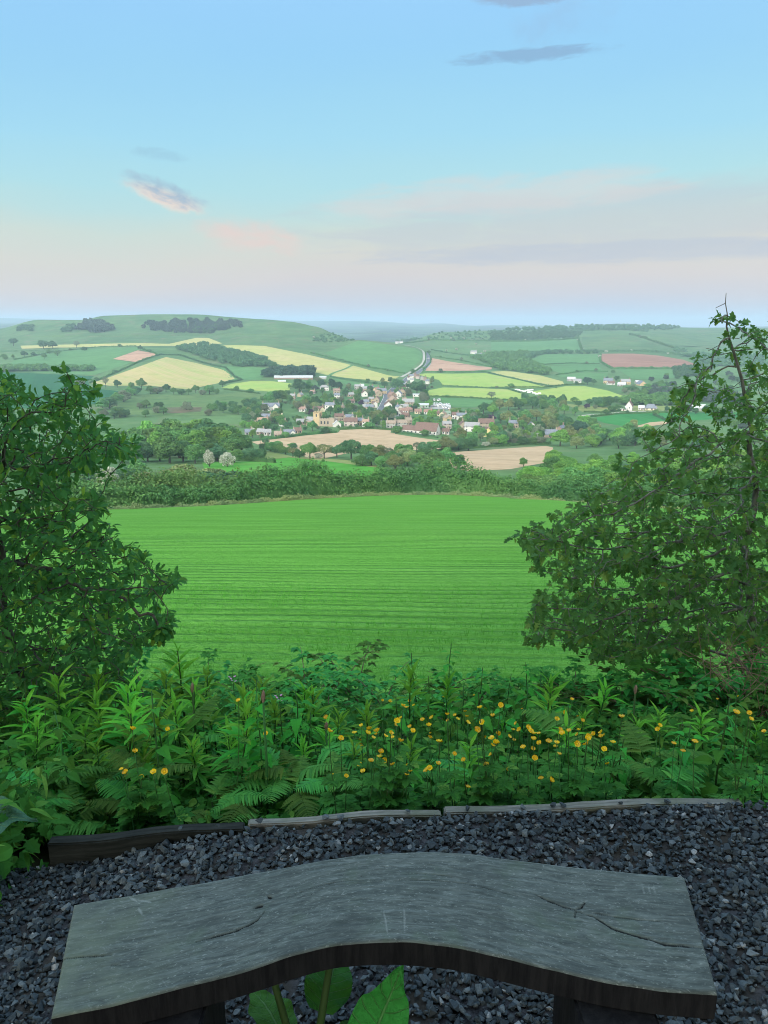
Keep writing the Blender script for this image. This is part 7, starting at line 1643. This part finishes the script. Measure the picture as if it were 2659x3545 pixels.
bot = [(bi[int(idx[a, 0])], bi[int(idx[a + 1, 0])], bi[int(idx[a + 1, -1])], bi[int(idx[a, -1])]) for a in range(NU - 1)]
m, n, out = base_mat('weathered_oak')
def at(nm): a_ = n.add('ShaderNodeAttribute'); a_.attribute_name = nm; return a_.outputs['Fac']
cv = n.add('ShaderNodeCombineXYZ'); n.put(cv.inputs[0], at('gu')); n.put(cv.inputs[1], at('gv')); GU = cv.outputs[0]
g1 = n.noise(n.mapping(GU, scale=(12, 110, 1)), 1.0, 5, .66, .9); g2 = n.noise(n.mapping(GU, scale=(3, 22, 1)), 1.0, 5, .6, .8); g3 = n.noise(n.mapping(GU, scale=(90, 200, 1)), 1.0, 4, .7); g4 = n.noise(n.mapping(GU, scale=(9, 9, 1)), 1.0, 4, .6)
cw = n.mix(n.smooth(g1, .30, .70), (.055, .072, .066, 1), (.135, .166, .153, 1)); cw = n.mix(n.math('MULTIPLY', n.smooth(g2, .35, .7), .55), cw, (.060, .079, .072, 1))
g5 = n.noise(n.mapping(GU, scale=(22, 85, 1)), 1.0, 6, .74, .5); g6 = n.noise(n.mapping(GU, scale=(4, 6, 1)), 1.0, 4, .6)
cw = n.mix(n.math('MULTIPLY', n.smooth(g5, .50, .68), .6), cw, (.20, .242, .222, 1)); cw = n.mix(n.math('MULTIPLY', n.smooth(g5, .47, .33), .6), cw, (.032, .043, .040, 1))
cw = n.mix(n.math('MULTIPLY', n.smooth(g3, .56, .70), .75), cw, (.29, .335, .31, 1)); cw = n.mix(n.math('MULTIPLY', n.smooth(g4, .52, .70), .45), cw, (.085, .125, .085, 1))
cw = n.mix(n.math('MULTIPLY', n.smooth(g6, .50, .70), .6), cw, (.045, .058, .055, 1)); cw = n.mix(n.math('MULTIPLY', n.smooth(at('gv'), .007, .001), .6), cw, (.30, .34, .31, 1))
lich = n.math('MULTIPLY', n.smooth(at('gu'), .30, 0.0), n.smooth(g4, .3, .6)); cw = n.mix(n.math('MULTIPLY', lich, .55), cw, (.15, .19, .13, 1))
cw = n.mix(n.math('MULTIPLY', at('scratch'), .75), cw, (.27, .31, .29, 1)); cw = n.mix(n.smooth(at('crack'), .15, .7), cw, (.012, .014, .014, 1))
prin(n, out, cw, .72, .25, n.math('ADD', n.math('MULTIPLY', g1, .6), n.math('MULTIPLY', g3, .4)), .55, .003); M['seat'] = m
m, n, out = base_mat('shaded_oak'); P = n.add('ShaderNodeTexCoord').outputs['Object']; a_ = n.noise(n.mapping(P, scale=(60, 60, 7)), 1.0, 5, .7); prin(n, out, n.mix(n.smooth(a_, .3, .7), (.006, .007, .009, 1), (.018, .019, .021, 1)), .85, .12, a_, .5, .004); M['oakside'] = m  # near-black oak: shade on seat sides and legs put into the colour
bench = empty('wooden_bench', (0, 1.3, 0), 0, 'curved bench of one thick weathered grey plank on block legs', 'bench')
Vall = np.concatenate([top, lo]) - np.array((0, 1.3, 0)); fill = np.zeros(k_)
at_ = lambda A_: np.concatenate([A_.ravel(), fill])
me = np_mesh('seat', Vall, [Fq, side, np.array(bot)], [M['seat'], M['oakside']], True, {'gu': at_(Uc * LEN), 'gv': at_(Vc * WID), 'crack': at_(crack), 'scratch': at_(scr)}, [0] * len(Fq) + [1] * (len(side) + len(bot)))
sm = np.ones(len(me.polygons), bool); sm[len(Fq):] = False; me.polygons.foreach_set('use_smooth', sm)
link('seat', me, bench)
def leg(x0, x1, y0, y1):
    bm = bmesh.new(); bmesh.ops.create_cube(bm, size=1.0); zt = SEAT - TH - .002
    for v_ in bm.verts: v_.co = Vector(((x0 + x1) / 2 + v_.co.x * (x1 - x0), (y0 + y1) / 2 - 1.3 + v_.co.y * (y1 - y0), (zt - .05) / 2 + v_.co.z * (zt + .05)))
    bmesh.ops.bevel(bm, geom=bm.edges[:], offset=.006, segments=2, affect='EDGES'); me_ = bpy.data.meshes.new('leg'); bm.to_mesh(me_); bm.free(); me_.materials.append(M['oakside']); return link('leg', me_, bench)
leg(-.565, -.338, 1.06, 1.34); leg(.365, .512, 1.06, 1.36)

# ------------------------------------------------------------------ timber edging boards
m, n, out = base_mat('edging_timber'); P = n.add('ShaderNodeTexCoord').outputs['Object']; a_ = n.noise(n.mapping(P, scale=(6, 70, 70)), 1.0, 5, .7); b_ = n.noise(P, 6, 4)
prin(n, out, n.mix(n.smooth(b_, .4, .7), n.mix(n.smooth(a_, .3, .7), (.12, .125, .115, 1), (.27, .275, .25, 1)), (.13, .15, .11, 1)), .85, .15, a_, .5, .004); M['edging'] = m
m, n, out = base_mat('dark_timber'); P = n.add('ShaderNodeTexCoord').outputs['Object']; a_ = n.noise(n.mapping(P, scale=(6, 70, 70)), 1.0, 5, .7)
prin(n, out, n.mix(n.smooth(a_, .3, .7), (.008, .011, .010, 1), (.028, .033, .030, 1)), .8, .15, a_, .5, .004); M['dark_edging'] = m  # much darker timber tone for the leftmost board
def board(p0, p1, z0, z1, hgt, th, mat, label):
    (xa, ya), (xb, yb) = p0, p1; L_ = math.hypot(xb - xa, yb - ya); bm = bmesh.new(); bmesh.ops.create_cube(bm, size=1.0)
    bmesh.ops.subdivide_edges(bm, edges=[e_ for e_ in bm.edges if abs(e_.verts[0].co.x - e_.verts[1].co.x) > .5], cuts=14, use_grid_fill=True); r_ = random.Random(int(L_ * 977))
    for v_ in bm.verts: v_.co = Vector((v_.co.x * L_, v_.co.y * th + .004 * math.sin(v_.co.x * 9), (v_.co.z - .5) * hgt + .0035 * math.sin(v_.co.x * 7 + 1) + r_.uniform(-.0012, .0012)))
    bmesh.ops.bevel(bm, geom=[e_ for e_ in bm.edges if e_.calc_face_angle(0) > 1], offset=.004, segments=2, affect='EDGES'); me_ = bpy.data.meshes.new('timber_board'); bm.to_mesh(me_); bm.free(); me_.materials.append(mat)
    o = link('timber_board', me_, None, ((xa + xb) / 2, (ya + yb) / 2, (z0 + z1) / 2)); o.rotation_euler = (0, -math.atan2(z1 - z0, L_), math.atan2(yb - ya, xb - xa)); return tag(o, label, 'board', 'timber boards edging the gravel')
BP = [plane(a, b, .055) for a, b in [(104, 1806), (528, 1776), (536, 1774), (952, 1752), (960, 1750), (1600, 1727)]]
board(BP[0], BP[1], .040, .050, .17, .042, M['dark_edging'], 'dark timber board at the left end of the gravel'); board(BP[2], BP[3], .055, .057, .17, .034, M['edging'], 'middle timber board behind the bench'); board(BP[4], BP[5], .058, .055, .17, .040, M['edging'], 'long pale timber board on the right of the gravel')
# ------------------------------------------------------------------ gravel
def gz(x, y):
    yb = np.interp(x, [BP[0][0], BP[5][0]], [BP[0][1], BP[5][1]]); return .055 * np.clip(1 - (yb - y) / .55, 0, 1) ** 1.4 * np.clip((x + .95) / .6, 0, 1) - .055 * np.clip((-x - .55) / .7, 0, 1) * np.clip((y - 1.3) / .8, 0, 1) + .012 * vnoise(x, y, .12, 31) + .012 * vnoise(x, y, .35, 32)
r = np.random.default_rng(70); HU = []
for i in range(14):
    bm = bmesh.new(); P_ = r.normal(0, 1, (13, 3)); P_ /= np.linalg.norm(P_, axis=1, keepdims=True); P_ *= r.uniform(.62, 1.1, (13, 1)) * np.array((1.15, .85, .62))
    for p in P_: bm.verts.new(p)
    h_ = bmesh.ops.convex_hull(bm, input=bm.verts[:]); bmesh.ops.delete(bm, geom=[g_ for g_ in h_['geom_interior'] if isinstance(g_, bmesh.types.BMVert)], context='VERTS'); bmesh.ops.triangulate(bm, faces=bm.faces[:]); bm.verts.ensure_lookup_table()
    for k2, v_ in enumerate(bm.verts): v_.index = k2
    HU.append((np.array([tuple(v_.co) for v_ in bm.verts]), np.array([[v_.index for v_ in f_.verts] for f_ in bm.faces]))); bm.free()
n_ = 46000; y = .75 + 1.62 * r.random(n_); x = r.uniform(-1.9, 2.0, n_); yb = np.interp(x, [BP[0][0], BP[5][0]], [BP[0][1], BP[5][1]])
keep = (y < yb - .012) & ~((x < -1.32) & (y > 1.9)); x, y, yb = x[keep], y[keep], yb[keep]; n_ = len(x)
fine = np.clip(1.15 - (y - 1.0) / .75 - np.clip(x + .9, -1, 1) * .35, 0, 1); sz = np.where(r.random(n_) < .12, r.uniform(.013, .021, n_), r.uniform(.007, .0145, n_)) * (1 - .42 * fine)
tiny = r.random(n_) < .30; sz = np.where(tiny, sz * .42, sz); z = gz(x, y) + sz * r.uniform(-.15, .55, n_); pick = r.integers(0, 14, n_); fw = r.normal(0, 1, (n_, 3)) * np.array((1, 1, .45)); up = r.normal(0, .45, (n_, 3)) + np.array((0, 0, 1.0))
V, Fq = merge([inst(HU[k_][0], HU[k_][1], np.stack([x, y, z], 1)[pick == k_], fw[pick == k_], up[pick == k_], sz[pick == k_]) for k_ in range(14)])
m, n, out = base_mat('crushed_stone'); g = n.add('ShaderNodeNewGeometry'); ri = g.outputs['Random Per Island']
cs = n.ramp(ri, [(0, (.022, .034, .042, 1)), (.45, (.046, .066, .077, 1)), (.8, (.085, .112, .124, 1)), (.965, (.15, .18, .19, 1)), (.995, (.38, .40, .40, 1))]); tx = n.noise(g.outputs['Position'], 160, 4, .7)
prin(n, out, n.mix(n.smooth(tx, .35, .7), n.mix(1.0, cs, (.58, .62, .64, 1), 'MULTIPLY'), cs), .62, .3, tx, .35, .002)
tag(link('gravel', np_mesh('gravel', V, [Fq], [m])), 'dark blue-grey crushed stone around the bench', 'gravel', None, 'stuff')
# bed under the stones
bx = np.linspace(-2.2, 2.6, 120); by = np.linspace(.2, 2.3, 70); BX, BY = np.meshgrid(bx, by, indexing='ij'); ybd = np.interp(BX, [BP[0][0], BP[5][0]], [BP[0][1], BP[5][1]]); BY = np.minimum(BY, ybd - .02)
idx = np.arange(BX.size).reshape(BX.shape); Fq = np.stack([idx[:-1, :-1].ravel(), idx[1:, :-1].ravel(), idx[1:, 1:].ravel(), idx[:-1, 1:].ravel()], 1)
m, n, out = base_mat('stone_dust'); P = n.add('ShaderNodeNewGeometry').outputs['Position']; a_ = n.noise(P, 45, 6, .75); b_ = n.noise(P, 5, 4); prin(n, out, n.mix(n.smooth(b_, .4, .65), n.mix(n.smooth(a_, .35, .65), (.022, .024, .028, 1), (.085, .09, .10, 1)), (.05, .047, .04, 1)), .9, .1, a_, .8, .01)
tag(link('gravel_bed', np_mesh('gravel_bed', np.stack([BX.ravel(), BY.ravel(), gz(BX, BY).ravel() - .004], 1), [Fq], [m], True)), 'trodden stone dust under the loose gravel', 'ground', None, 'structure')
# loose stones lying on the boards
for px, py in [(880, 1752), (1010, 1745), (1130, 1742), (1195, 1738), (1215, 1738), (1340, 1733), (735, 1763), (705, 1764), (560, 1773), (1440, 1730), (390, 1788), (470, 1782)]:
    x, y = plane(px, py, .066); k_ = pr_.randrange(14); o = link('stone', np_mesh('stone', HU[k_][0] * pr_.uniform(.009, .017), [HU[k_][1]], [bpy.data.materials['crushed_stone']]), None, (x, y, .066)); o.rotation_euler = (0, 0, pr_.uniform(0, 6)); tag(o, 'loose grey stone lying on top of the timber boards', 'stone', 'stones on the boards')
# ------------------------------------------------------------------ burdock under the bench and at the left
burdock(-.16, 1.27, 0, [(.15, .12, .16, .22, .33, .12, 1.2), (-.5, .10, .10, .16, .40, .4, .6), (2.9, .13, .12, .17, .40, .4, .3), (3.7, .16, .06, .17, .42, .45, .1), (-1.5, .07, .09, .16, .40, .5, .3), (-2.4, .11, .06, .18, .42, .5, .1), (1.3, .09, .20, .16, .40, .4, .5), (2.1, .13, .10, .16, .40, .4, .4), (.6, .07, .13, .16, .42, .5, .3)],
        'bright green broad-leaved burdock growing under the bench', FL['dock'], 3, [(-.07, .02, .38), (.05, .03, .38)])
burdock(-1.50, 2.03, -.1, [(.2, .12, .24, .30, .42, .3, .25), (-.7, .14, .16, .34, .42, .6, .1), (1.2, .12, .28, .26, .42, .4, .3), (-1.6, .10, .20, .3, .42, .5, .1), (2.6, .12, .22, .3, .42, .5, .1), (-.2, .2, .06, .26, .42, .5, 0)], 'grey-green burdock leaves at the left edge of the gravel', FL['greydock'], 5)
burdock(-1.34, 1.72, -.08, [(.4, .10, .08, .30, .42, .6, .05), (-.5, .12, .10, .26, .42, .5, .05), (1.5, .10, .12, .26, .42, .5, .1), (3.0, .10, .12, .26, .42, .5, .1)], 'dark burdock leaves low at the left edge', FL['dock'], 6)
# ------------------------------------------------------------------ unseen trees added behind the viewpoint to shade it
for i, (x, y, h, w_) in enumerate([(-5.0, -5.4, 11, 1.1), (1.5, -7.0, 12, 1.1), (6.5, -5.0, 11, 1.1), (-10, -7, 12, 1.1), (-2, -9, 13, 1.1), (5, -10, 13, 1.1), (11, -6, 12, 1.1)]):
    e = tree('wide', 'dark', x, y, h, 'unseen tall tree added behind the viewpoint for shade', 'unseen trees added for shade', w_, parts=True, n=3600); e.location.z += h * .14
gather()
# ------------------------------------------------------------------ haze: the evening air of the valley
def haze():
    bm = bmesh.new(); bmesh.ops.create_cube(bm, size=1.0)
    me = bpy.data.meshes.new('haze'); bm.to_mesh(me); bm.free()
    o = link('haze', me, None, (0, 8400, -184)); o.scale = (36000, 17600, 552)
    m = bpy.data.materials.new('haze'); m.use_nodes = True; m.node_tree.nodes.clear()
    n = NT(m.node_tree); out = n.add('ShaderNodeOutputMaterial'); v = n.add('ShaderNodeVolumePrincipled')
    v.inputs['Color'].default_value = (0.60, 0.81, 0.97, 1); v.inputs['Density'].default_value = 1.55e-4; v.inputs['Anisotropy'].default_value = 0.0
    n.l.new(v.outputs[0], out.inputs['Volume']); me.materials.append(m)
    tag(o, 'pale blue evening haze lying over the valley', 'haze', None, 'stuff')
haze()
